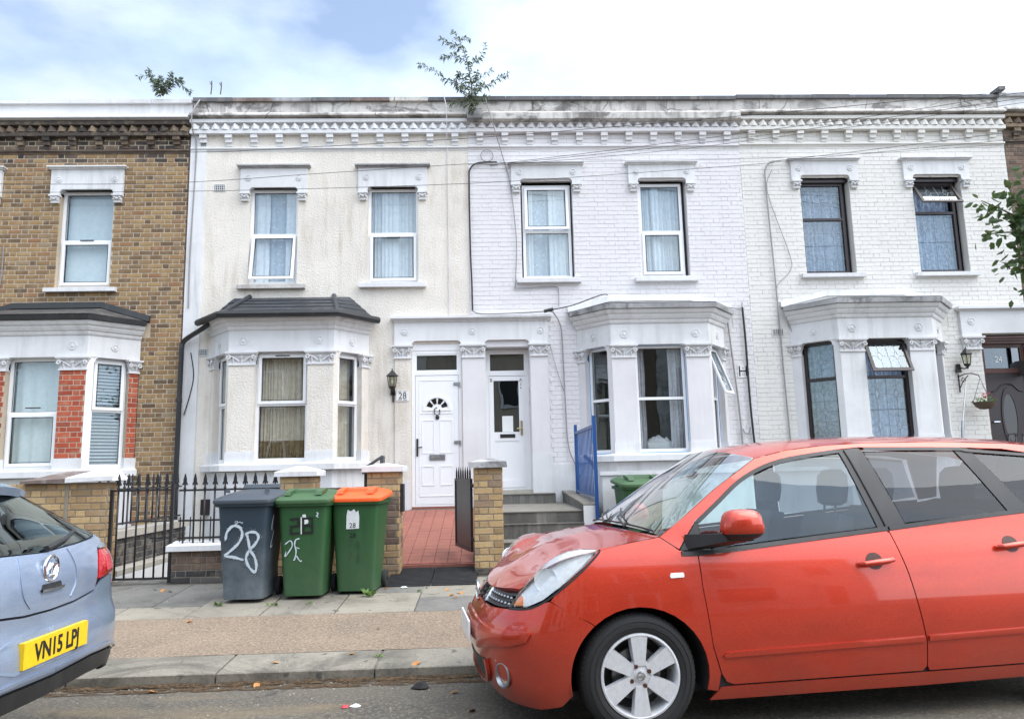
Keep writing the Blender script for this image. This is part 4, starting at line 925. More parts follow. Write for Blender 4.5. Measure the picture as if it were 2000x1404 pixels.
# its doorway
F = FACE; m = MB()
m.fprism(F, [(8.09, 3.42), (8.43, 3.42), (8.43, 3.47), (9.27, 3.47), (9.27, 3.86), (8.09, 3.86)], -.1, .05); rosette(m, F, 8.27, 3.68, .05, .06)
e3 = m.build('door_entablature', 'trim_white', H3)
m = MB(); m.fbox(F, 8.06, 9.27, 3.86, 3.885, -.05, .075); m.fbox(F, 8.03, 9.27, 3.885, 3.93, -.05, .13); m.build('entablature_cap', 'trim_white', e3)
capital(FACE, 8.11, 8.41, 3.20, 3.42, .035, H3, seed=91)
u0, u1 = 8.435, 9.215; m = MB(); m.fbox(F, u0-.08, u1, 3.385, 3.42, -.1, .03); m.fbox(F, u0-.05, u1, 3.345, 3.385, -.1, .01); m.fbox(F, u0-.03, u1, 3.30, 3.345, -.1, -.01); m.build('door_hood_mould', 'wood_brown', H3)
fr = door_frame(H3, F, u0, u1, .9, 2.80, 3.31, -.06, 'wood_brown', 'door_glass', .05)
m = MB(); m.fbox(F, u0+.05, u1-.05, .93, 2.795, -.115, -.075); dr = m.build('door', 'dark_frame', H3)
m = MB(); cx = 8.84
for k in range(20):
    t0, t1 = 2*math.pi*k/20, 2*math.pi*(k+1)/20
    m.fprism(F, [(cx+.115*r*math.cos(t), 2.05+.40*r*math.sin(t)) for r, t in ((1, t0), (1.28, t0), (1.28, t1), (1, t1))], -.08, -.062)
for s in (-1, 1): m.tube([F(cx, 2.62, -.07), F(cx+s*.1, 2.60, -.07), F(cx+s*.2, 2.5, -.07), F(cx+s*.27, 2.49, -.07)], .014, 5)
m.build('door_moulding', 'dark_frame', dr)
g = MB(); g.fprism(F, [(cx+.115*math.cos(2*math.pi*k/20), 2.05+.40*math.sin(2*math.pi*k/20)) for k in range(20)], -.078, -.07); g.build('oval_pane', 'privacy_glass', dr)
q = MB(); q.tube([F(8.52, 1.98, -.07), F(8.52, 1.98, -.03), F(8.62, 1.98, -.03)], .011, 6); q.build('door_handle', 'chrome', dr)
lettering('fanlight_number', '24', .15, F, 8.76, 2.99, -.085, 'sticker', fr, .9)

# --- dark brick house at the right edge
H4 = root('terraced_house', (10.6, 12, 0), 'dark brown brick house beyond the ivory one at the right edge', 'house', 'terraced houses')
x0, x1 = 9.272, 12.4; hol = [(10.1, 10.95, 4.6, 6.3)]
wall_sheet(FACE, x0, x1, -.4, 7.45, hol, -.008, .12).build('wall', 'mortar_dark', H4, fixn=False)
brickwork(H4, FACE, x0, x1, .1, 7.1, hol, 'brick_brown', joint=.012, ch=.077, seed=15, cap=200)
shell(H4, x0, x1, .1); cornice(H4, x0, x1, .06, 'brick_sooty', 'trim_white', 'trim_grey', 'trim_white', ledge='trim_worn', dent='brick_sooty')
hood(H4, 10.525, 6.6, 6.3, .85); sill(H4, 10.525, 4.6, 1.1); window(FACE, H4, 10.1, 10.95, 4.6, 6.3, seed=71)
m = MB(); m.box(9.20, 9.32, 11.85, 12.1, 7.82, 7.885); m.build('party_wall_cap', 'coping_dark', H4)
# dark top-hung casement standing open beside the brown door
cw = root('open_casement', (9.05, 11.45, 3.2), 'dark framed casement jutting out beside the brown door, right edge', 'window')
G = Fr((8.86, 11.45, 0), (.9, .43, 0)); m = MB(); frame_bars(m, G, 0, .5, 2.75, 3.78, .06, -.03, .03); m.fbox(G, .45, .5, 2.75, 3.0, -.6, -.03); m.build('frame', 'dark_frame', cw)
g = MB(); g.quad(G(.06, 2.81), G(.44, 2.81), G(.44, 3.72), G(.06, 3.72)); g.build('pane', 'window_glass', cw, fixn=False)
# ------------------------------------------------------------------ street and front gardens
def pz(y): return .04+.055*(y-5.36)
def structure(o): o['kind'] = 'structure'; return o
m = MB(); YS = (-400, -6, 3.9, 4.6, 5.37, 400); ZS = (0, 0, 0, -.014, -.030, -.030)
for i in range(5): m.quad((-400, YS[i], ZS[i]), (400, YS[i], ZS[i]), (400, YS[i+1], ZS[i+1]), (-400, YS[i+1], ZS[i+1]))
def rz_(y): return 0 if y < 3.9 else -.020*(y-3.9)
rd = structure(m.build('road', 'asphalt', fixn=False))
pv = bpy.data.objects.new('pavement', None); COL.objects.link(pv); structure(pv); ORG[pv.name] = Vector((0, 0, 0))
m = MB(); m.hexa([(-14, 5.40, -.05), (16, 5.40, -.05), (16, 8.9, -.05), (-14, 8.9, -.05), (-14, 5.40, pz(5.40)-.012), (16, 5.40, pz(5.40)-.012), (16, 8.9, pz(8.9)-.012), (-14, 8.9, pz(8.9)-.012)])
m.build('bedding', 'concrete_dark', pv)
def slab(x0, x1, y0, y1, mat, name='paving_slab', g=.006, up=0, h=.05, sk=0):
    k = MB(); j = [random.uniform(-.003, .003)+up for _ in range(4)]; B_ = .007
    o = [(x0+g, y0+g), (x1-g+sk, y0+g), (x1-g+sk, y1-g), (x0+g, y1-g)]; n = [(x0+g+B_, y0+g+B_), (x1-g-B_+sk, y0+g+B_), (x1-g-B_+sk, y1-g-B_), (x0+g+B_, y1-g-B_)]
    vs = [(a, b_, pz(b_)-h) for a, b_ in o]+[(a, b_, pz(b_)-.006+t) for (a, b_), t in zip(o, j)]+[(a, b_, pz(b_)+t) for (a, b_), t in zip(n, j)]
    k.add(vs, [(8, 9, 10, 11)]+[(4+i, 4+(i+1) % 4, 8+(i+1) % 4, 8+i) for i in range(4)]+[(i, (i+1) % 4, 4+(i+1) % 4, 4+i) for i in range(4)])
    return k.build(name, mat, pv)
ks = [-13.2, -11.6, -10.0, -8.5, -7.0, -5.6, -4.2, -2.86, -1.86, -.78, .55, 1.9, 3.3, 4.8, 6.4, 8.0, 9.6, 11.2]
for a, b_ in zip(ks, ks[1:]): slab(a, b_, 5.36, 5.80, 'kerb_granite', 'kerb_stone', .007, .002, .12)
m = MB(); nx, ny = 60, 6; vs = []; fs = []
for j in range(ny+1):
    for i in range(nx+1):
        x = -13+26*i/nx; y = 5.805+(6.96-5.805)*j/ny; vs.append((x, y, pz(y)-.003+random.uniform(-.003, .003)))
for j in range(ny):
    for i in range(nx): a = j*(nx+1)+i; fs.append((a, a+1, a+nx+2, a+nx+1))
m.add(vs, fs, True); m.build('tarmac_strip', 'tarmac_brown', pv, fixn=False)
xs = [-9.5, -8.8, -8.1, -7.45, -6.8, -6.1, -5.45, -4.75, -4.05, -3.40, -2.72, -2.05, -1.38, -.66, .05, .78, 1.5, 2.2, 2.9, 3.6, 4.3, 5, 5.7, 6.4, 7.1, 7.8]
for a, b_ in zip(xs, xs[1:]):
    j = random.uniform(-.05, .05)
    blu = -.7 < a < .1
    if blu: slab(a, b_, 6.965, 7.52, 'slab_dark'); slab(a-.0, b_, 7.525, 8.45, 'slab')
    elif a < -2.8: slab(a, b_, 6.965, 7.40+j, 'slab'); slab(a+.2, b_+.2, 7.41+j, 8.47, 'slab_dark')
    else: slab(a, b_, 6.965, 7.75+j, 'slab'); slab(a+.1, b_+.1, 7.76+j, 8.47, 'slab_dark' if a < -1.3 else 'slab')
slab(.62, 1.35, 6.2, 6.96, 'slab', 'patch_slab', up=.002)
# dirt washed into the gutter
b = NB('gutter_dirt'); v = b.wcoord((1, 2.5, 1)); n = b.noise(v, 7, 6, .7); n2 = b.noise(v, 40, 3, .7)
dd_ = b.n('ShaderNodeBsdfDiffuse'); b.l(b.mix(b.ramp(n2, (.4, 0), (.6, 1)), (.045, .036, .028), (.15, .10, .06)), dd_.inputs[0]); tt_ = b.n('ShaderNodeBsdfTransparent'); mm_ = b.n('ShaderNodeMixShader')
b.l(b.ramp(n, (.40, 0), (.52, .9)), mm_.inputs[0]); b.l(tt_.outputs[0], mm_.inputs[1]); b.l(dd_.outputs[0], mm_.inputs[2]); b.l(mm_.outputs[0], b.o.inputs[0])
m = MB(); m.quad((-14, 5.18, rz_(5.18)+.004), (16, 5.18, rz_(5.18)+.004), (16, 5.36, rz_(5.36)+.006), (-14, 5.36, rz_(5.36)+.006)); m.build('gutter_dirt', 'gutter_dirt', rd, fixn=False)
m = MB(); m.quad((-14, 5.29, rz_(5.29)+.008), (16, 5.29, rz_(5.29)+.008), (16, 5.362, -.012), (-14, 5.362, -.012)); m.build('gutter_dirt', 'gutter_dirt', rd, fixn=False)
# ground behind the walls
def yard(name, x0, x1, y0, y1, z0, z1, mat):
    k = MB(); k.hexa([(x0, y0, -.3), (x1, y0, -.3), (x1, y1, -.3), (x0, y1, -.3), (x0, y0, z0), (x1, y0, z0), (x1, y1, z1), (x0, y1, z1)]); return structure(k.build(name, mat))
yard('front_yard', -12, -4.62, 8.78, 12.2, .2, .22, 'concrete'); yard('front_yard', 1.42, 8.2, 8.5, 12.2, .215, .25, 'concrete'); yard('front_yard', 8.2, 13, 8.5, 12.2, .215, .25, 'concrete_dark')
m = MB(); m.box(-4.2, -1.40, 8.85, 12.1, -.95, -.80); structure(m.build('basement_area', 'concrete'))
m = MB(); m.box(-4.26, -4.20, 8.8, 12.0, -.8, .27); m.box(-1.46, -1.40, 8.9, 12.0, -.8, .3); m.box(-4.2, -1.46, 8.80, 8.86, -.8, .2); m.build('area_wall', 'trim_white').name
aw = bpy.data.objects['area_wall']; tag(aw, 'white painted retaining wall of the sunken area behind the railings', 'wall')
m = MB(); m.box(-4.52, -4.20, 8.82, 11.6, .275, .33); tag(m.build('stone_ledge', 'stone_pale'), 'worn stone ledge running back behind the iron gate', 'ledge')
# bay plinth carried down into the area
m = MB(); m.sweep([(-4.40, 12), (-3.93, 11.45), (-2.32, 11.45), (-1.865, 12)], [(-.002, -.8), (-.002, -.39), (-.2, -.39), (-.2, -.8)]); m.build('bay_footing', 'trim_white', H1)
m = MB(); m.fbox(FACE, -4.87, -4.38, -.8, .3, -.05, .01); m.build('wall_footing', 'trim_white', H1)

# brick walls and piers
def cap_stone(x0, x1, y0, y1, z, h0, h1, mat, parent, name='cap'):
    k = MB(); e = .05; j = lambda: random.uniform(-.008, .008)
    cx, cy = (x0+x1)/2, (y0+y1)/2
    k.add([(x0-e+j(), y0-e, z), (x1+e+j(), y0-e, z), (x1+e, y1+e, z), (x0-e, y1+e, z), (x0-e+j(), y0-e, z+h0+j()), (x1+e+j(), y0-e, z+h0+j()), (x1+e, y1+e, z+h0), (x0-e, y1+e, z+h0), (cx-(x1-x0)*.12, cy, z+h1), (cx+(x1-x0)*.12, cy, z+h1)],
          [(0, 3, 2, 1), (0, 1, 5, 4), (1, 2, 6, 5), (2, 3, 7, 6), (3, 0, 4, 7), (4, 5, 9, 8), (5, 6, 9), (6, 7, 8, 9), (7, 4, 8)])
    return k.build(name, mat, parent)
def brick_block(parent, x0, x1, y0, y1, z0, z1, mat, seed, sides=('f', 'r', 'l'), joint=.011, mort='mortar_dark', matfn=None):
    m = MB(); m.box(x0+.007, x1-.007, y0+.007, y1-.007, z0-.1, z1); m.build('core', mort, parent)
    kw = dict(mat=mat, joint=joint, depth=.03, ch=.075, matfn=matfn, jit=.004)
    if 'f' in sides: brickwork(parent, Fr((x0, y0, 0)), 0, x1-x0, z0, z1, seed=seed, **kw)
    if 'r' in sides: brickwork(parent, Fr((x1, y0, 0), (0, 1, 0)), .031, y1-y0, z0, z1, seed=seed+1, **kw)
    if 'l' in sides: brickwork(parent, Fr((x0, y1, 0), (0, -1, 0)), 0, y1-y0-.031, z0, z1, seed=seed+2, **kw)
base_z = pz(8.5)
def lowblack(z1): return lambda u, z: 'brick_black' if z < z1 else 'brick_buff'
gp = root('gate_pier', (.035, 8.65, base_z), 'buff brick gate pier beside the concrete steps with rough white cap', 'pier', 'brick gate piers')
brick_block(gp, -.13, .205, 8.50, 8.84, base_z, 1.40, 'brick_buff', 5, ('f', 'l', 'r'), matfn=lowblack(.31)); cap_stone(-.13, .205, 8.5, 8.84, 1.402, .06, .105, 'trim_grey', gp)
gp = root('gate_pier', (-1.15, 8.65, base_z), 'brick gate pier right behind the orange-lidded bin', 'pier', 'brick gate piers')
brick_block(gp, -1.335, -.965, 8.50, 8.86, base_z, 1.38, 'brick_buff', 8, ('f', 'r', 'l'), matfn=lambda u, z: 'brick_brown' if (u > .2 and .5 < z < 1.1 and random.random() < .6) else 'brick_buff'); cap_stone(-1.335, -.965, 8.5, 8.86, 1.382, .06, .095, 'trim_white', gp)
m = MB(); m.box(-.962, -.925, 8.56, 8.70, .93, 1.24); m.build('gate_stop', 'black_plastic', gp)
gp = root('gate_pier', (-2.12, 8.65, base_z), 'brick pier rising behind the grey and green bins, end of the railings', 'pier', 'brick gate piers')
brick_block(gp, -2.31, -1.93, 8.50, 8.86, base_z, 1.35, 'brick_buff', 11, ('f', 'r', 'l')); cap_stone(-2.31, -1.93, 8.5, 8.86, 1.352, .06, .115, 'trim_white', gp)
gw = root('garden_wall', (-1.63, 8.68, base_z), 'low brick wall with dark soldier-course top between two piers behind the bins', 'wall')
brick_block(gw, -1.928, -1.337, 8.58, 8.80, base_z, 1.10, 'brick_buff', 14, ('f',))
for i in range(8):
    k = MB(); w = .59/8; a = -1.928+i*w; k.box(a+.005, a+w-.005, 8.57, 8.79, 1.105, 1.215+random.uniform(-.006, .006)); k.build('coping_brick', 'brick_black', gw)
gw = root('garden_wall', (-2.9, 8.62, base_z), 'knee-high brick wall with white coping under the black railings', 'wall')
brick_block(gw, -3.475, -2.315, 8.50, 8.72, base_z, .565, 'brick_buff', 17, ('f', 'l'), matfn=lambda u, z: 'brick_black' if z < .36 else 'brick_brown')
k = MB(); k.hexa([(-3.51, 8.44, .567), (-2.315, 8.44, .567), (-2.315, 8.78, .567), (-3.51, 8.78, .567), (-3.51, 8.44, .625), (-2.315, 8.44, .625), (-2.315, 8.70, .66), (-3.51, 8.70, .66)]); k.build('coping', 'trim_white', gw)
gw = root('garden_wall', (-5.2, 8.65, base_z), 'chest-high yellow brick wall with white and brown coping behind the blue car', 'wall')
brick_block(gw, -7.4, -4.20, 8.50, 8.76, base_z, 1.335, 'brick_buff', 20, ('f', 'r'))
m = MB(); m.box(-4.66, -4.62, 8.493, 8.51, base_z, 1.335); m.build('wall_joint', 'mortar_dark', gw)
k = MB(); k.add([(-5.12, 8.43, 1.335), (-4.62, 8.43, 1.34), (-4.55, 8.9, 1.345), (-5.1, 8.9, 1.335), (-5.12, 8.43, 1.365), (-4.62, 8.43, 1.385), (-4.5, 8.72, 1.465), (-4.75, 8.72, 1.47)], [(0, 1, 5, 4), (4, 5, 6, 7), (0, 4, 7, 3), (2, 3, 7, 6)]); k.build('coping_slab', 'coping_tile', gw)
k = MB(); k.add([(-4.63, 8.42, 1.34), (-4.12, 8.42, 1.355), (-4.12, 8.85, 1.355), (-4.63, 8.85, 1.34), (-4.63, 8.42, 1.39), (-4.12, 8.42, 1.405), (-4.2, 8.75, 1.47), (-4.5, 8.75, 1.47)], [(0, 1, 5, 4), (4, 5, 6, 7), (0, 4, 7, 3), (2, 3, 7, 6), (1, 2, 6, 5)]); k.build('coping_slab', 'trim_white', gw)
gw = root('garden_wall', (-4.5, 10.1, .2), 'sooty dividing wall with sloping stone coping seen through the iron gate', 'wall')
brick_block(gw, -4.62, -4.42, 8.80, 11.3, .15, .66, 'brick_black', 23, ('r', 'f'))
k = MB(); k.box(-4.66, -4.38, 8.78, 11.35, .662, .75); k.build('coping', 'stone_pale', gw)

# iron railings
def finial(m, F, u, z, d=0, s=1.0):
    m.fprism(F, [(u-.007*s, z), (u+.007*s, z), (u+.009*s, z+.05*s), (u+.024*s, z+.032*s), (u+.030*s, z+.05*s), (u+.018*s, z+.075*s), (u+.018*s, z+.10*s), (u+.006*s, z+.155*s), (u, z+.168*s), (u-.006*s, z+.155*s), (u-.018*s, z+.10*s), (u-.018*s, z+.075*s), (u-.030*s, z+.05*s), (u-.024*s, z+.032*s), (u-.009*s, z+.05*s)], d-.006, d+.006)
    m.tube([F(u, z-.01, d), F(u, z+.015, d)], .016*s, 6)
def railing(name, label, cat, F, u0, u1, zb, zr0, zr1, n, group=None, bar=.011, fin=1.0, ends=True, mid=None, bars_to=None, mat='black_iron', fz=None):
    r = root(name, F((u0+u1)/2, zb, 0), label, cat, group)
    for z in (zr0, zr1):
        m = MB(); m.fbox(F, u0, u1, z-.011, z+.011, -.018, .018); m.build('rail', mat, r)
    if mid:
        m = MB(); m.fbox(F, u0, u1, mid-.01, mid+.01, -.015, .015); m.build('rail', mat, r)
    ang = math.atan2(F.e.y, F.e.x); G = Fr((0, 0, 0)); m = MB(); m.tube([G(0, zb if not bars_to else bars_to), G(0, zr1+.02)], bar, 6)
    if fin: finial(m, G, 0, zr1+.02, 0, fin)
    me = m.mesh('baluster'); me.materials.append(MATS[mat])
    for i in range(n):
        u = u0+(i+.5)*(u1-u0)/n; o = link('baluster', me, r, F(u, 0, 0)-ORG[r.name]); o.rotation_euler.z = ang
    return r
FRW = Fr((0, 8.58, 0))
rl = railing('railing', 'row of black spearhead railings standing on the white-coped low wall', 'railing', FRW, -3.44, -2.32, .64, .70, 1.225, 10, 'iron railings', bars_to=.62)
m = MB(); 
for i in range(10): u = -3.44+(i+.0)*1.12/10+.02; m.tube([FRW(u, .66), FRW(u, .93)], .007, 5)
m.fbox(FRW, -3.44, -2.32, .88, .90, -.01, .01); m.build('dog_bar', 'black_iron', rl)
g0 = railing('iron_gate', 'black spearhead iron gate closed beside the low wall', 'gate', FRW, -4.17, -3.53, .26, .27, 1.235, 6, bars_to=.26)
for u in (-4.185, -3.515):
    m = MB(); m.fbox(FRW, u-.016, u+.016, .22, 1.25 if u < -4 else 1.30, -.018, .018); m.build('gate_stile', 'black_iron', g0)
m = MB(); m.fbox(FRW, -3.75, -3.53, .70, .715, -.01, .01); m.fbox(FRW, -3.9, -3.53, .885, .90, -.01, .01)
for u in (-3.80, -3.69, -3.60): m.tube([FRW(u, .70), FRW(u, .89)], .006, 5)
m.build('brace', 'black_iron', g0)
FBK = Fr((-4.52, 8.85, 0), (0, 1, 0))
railing('railing', 'black railings running back to the house on the dividing wall', 'railing', FBK, .0, 2.45, .75, .82, 1.24, 12, 'iron railings', bars_to=.80)
# gate of 28, open and folded back beside the path
FG = Fr((-.155, 8.60, 0), (-.21, .80, 0)); gl_ = math.hypot(.21, .80)
g1 = root('iron_gate', FG(.4, .42), 'black sheeted iron gate standing open beside the red path', 'gate')
m = MB(); frame_bars(m, FG, 0, gl_, .46, 1.28, .03, -.015, .015); m.build('gate_frame', 'black_iron', g1)
m = MB(); m.fbox(FG, .03, gl_-.03, .49, 1.25, -.004, .004); m.build('gate_sheet', 'black_iron', g1)
G = Fr((0, 0, 0)); mm = MB(); mm.tube([G(0, 1.27), G(0, 1.36), G(0, 1.42)], [.012, .011, .002], 6); me = mm.mesh('baluster'); me.materials.append(MATS['black_iron'])
for i in range(7): link('baluster', me, g1, FG(.06+i*(gl_-.12)/6, 0, .0)-ORG[g1.name])
for z in (.6, 1.2):
    m = MB(); m.box(-.165, -.125, 8.55, 8.60, z-.02, z+.02); m.build('hinge', 'black_iron', g1)

# red quarry tile path of 28: individual tiles on a sloping bed
pt = structure(bpy.data.objects.new('garden_path', None)); COL.objects.link(pt); ORG[pt.name] = Vector((0, 0, 0))
def pathz(y): return .30+(y-8.86)*(.79-.30)/(11.95-8.86)
m = MB(); m.hexa([(-1.395, 8.90, -.2), (-.10, 8.90, -.2), (-.10, 12.0, -.2), (-1.395, 12.0, -.2), (-1.395, 8.90, .285), (-.10, 8.90, .285), (-.10, 12.0, .785), (-1.395, 12.0, .785)]); m.build('path_bed', 'concrete_dark', pt)
ts = .155; m = MB(); me_ = []
for v in range(4):
    k = MB(); s = ts/2-.0022; j = [random.uniform(-.0012, .0012) for _ in range(4)]
    k.add([(-s, -s, j[0]), (s, -s, j[1]), (s, s, j[2]), (-s, s, j[3]), (-s, -s, -.02), (s, -s, -.02), (s, s, -.02), (-s, s, -.02)], [(0, 1, 2, 3), (0, 4, 5, 1), (1, 5, 6, 2), (2, 6, 7, 3), (3, 7, 4, 0)])
    e = k.mesh('quarry_tile'); e.materials.append(MATS['terracotta']); me_.append(e)
sl_ = math.atan((.79-.30)/(11.95-8.86))
for r in range(19):
    for c in range(8):
        x = -1.31+c*ts; y = 8.985+r*ts
        if y > 11.92: continue
        o = link('quarry_tile', me_[random.randrange(4)], pt, (x, y, pathz(y)+.004)); o.rotation_euler.x = sl_
for c in range(7):                            # nosing tiles on the front step
    k = MB(); a = -1.07+c*.142; k.box(a+.002, a+.140, 8.84, 8.90, .215, .305+random.uniform(-.002, .002)); k.build('nosing_tile', 'terracotta', pt)
for i, (a, b_) in enumerate(((-1.06, -.59), (-.58, -.10))):
    r = root('rubber_ramp', ((a+b_)/2, 8.4, pz(8.4)), ('left' if i == 0 else 'right')+' black ribbed rubber ramp at the foot of the red path', 'ramp', 'rubber ramps')
    k = MB(); k.hexa([(a, 8.02, pz(8.02)+.005), (b_, 8.02, pz(8.02)+.005), (b_, 8.82, pz(8.02)-.02), (a, 8.82, pz(8.02)-.02), (a, 8.02, pz(8.02)+.012), (b_, 8.02, pz(8.02)+.012), (b_, 8.82, .275), (a, 8.82, .275)]); k.build('wedge', 'rubber', r)
    k = MB()
    for q in range(14):
        y = 8.05+q*.055; z = pz(8.02)+.012+(y-8.02)/.8*(.275-pz(8.02)-.012); k.hexa([(a, y, z-.004), (b_, y, z-.004), (b_, y+.028, z-.004), (a, y+.028, z-.004), (a, y+.003, z+.011), (b_, y+.003, z+.011), (b_, y+.025, z+.012), (a, y+.025, z+.012)])
    k.build('ribs', 'rubber', r)

# concrete steps to the middle house
st = root('concrete_steps', (.65, 10, .2), 'weathered concrete steps and landing up to the half-glazed white door', 'steps')
def step(poly, z0, z1, top, name):
    k = MB(); k.prism(poly, z0, z1-.012); k.build(name+'_riser', 'concrete_dark', st); k = MB(); k.prism([(x*1.0, y-.012) for x, y in poly], z1-.012, z1); k.build(name, top, st)
step([(-.10, 8.72), (1.6, 8.72), (1.6, 9.6), (-.10, 9.6)], 0, .33, 'stone_pale', 'bottom_slab')
step([(-.09, 8.98), (.35, 8.99), (.78, 9.18), (.95, 9.36), (-.09, 9.42)], .33, .52, 'concrete', 'tread')
step([(-.09, 9.40), (1.24, 9.40), (1.24, 9.6), (-.09, 9.6)], .33, .70, 'concrete_dark', 'tread')
step([(-.09, 9.50), (1.24, 9.50), (1.24, 12.0), (-.09, 12.0)], .33, .845, 'concrete', 'landing')
step([(-.09, 11.62), (1.10, 11.62), (1.10, 12.26), (-.09, 12.26)], .845, 1.00, 'concrete', 'threshold')
k = MB(); k.box(.03, .79, 11.98, 12.28, 1.0, 1.05); k.build('door_cill', 'stone_pale', st)
k = MB(); k.hexa([(1.245, 9.42, .2), (1.40, 9.42, .2), (1.40, 12, .2), (1.245, 12, .2), (1.245, 9.42, .90), (1.40, 9.42, .90), (1.40, 12, 1.0), (1.245, 12, 1.0)]); k.build('side_kerb', 'concrete_dark', st)
k = MB(); k.box(1.235, 1.41, 9.40, 9.418, .2, .905); k.build('kerb_face', 'trim_white', st)
k = MB(); k.hexa([(1.235, 9.40, .905), (1.41, 9.40, .905), (1.41, 12, 1.0), (1.235, 12, 1.0), (1.235, 9.40, .925), (1.41, 9.40, .925), (1.41, 12, 1.025), (1.235, 12, 1.025)]); k.build('kerb_top', 'concrete', st)
FBL = Fr((1.40, 9.36, 0), (0, 1, 0))
br = root('blue_railing', (1.40, 10.3, .9), 'bright blue painted metal railing beside the steps', 'railing')
for u, zb in ((0, .55), (1.92, .98)):
    m = MB(); m.box(1.40-.022, 1.40+.022, 9.36+u-.022, 9.36+u+.022, zb, 2.03); m.build('post', 'blue_paint', br)
for z in (1.03, 1.90):
    m = MB(); m.box(1.385, 1.415, 9.382, 11.26, z-.02, z+.02); m.build('rail', 'blue_paint', br)
m = MB(); m.box(-.006, .006, -.006, .006, 1.05, 1.88); me = m.mesh('baluster'); me.materials.append(MATS['blue_paint'])
for i in range(14): link('baluster', me, br, Vector((1.40, 9.36+.13+i*.128, 0))-ORG[br.name])

# white yard wall of the middle house and hidden garden fittings
gw = root('garden_wall', (3, 9.65, .2), 'white painted yard wall behind the single green bin', 'wall')
m = MB(); m.box(1.52, 4.5, 9.62, 9.78, .1, 1.27); m.build('wall', 'trim_white', gw)
m = MB(); m.box(1.49, 4.5, 9.59, 9.81, 1.272, 1.32); m.build('coping', 'trim_white', gw)
m = MB(); m.box(1.52, 1.62, 9.79, 11.9, .1, 1.27); m.build('return_wall', 'trim_white', gw)
m = MB(); m.tube([(1.55, 11.4, 1.55), (1.60, 10.9, 1.42), (1.60, 10.6, 1.30)], .03, 6); tag(m.build('handrail', 'black_iron'), 'short black handrail end beside the blue railing', 'handrail')
hr = railing('handrail_fence', 'black railing in front of the brown door', 'railing', Fr((0, 10.9, 0)), 7.86, 9.4, .25, .4, 1.735, 14, fin=0)
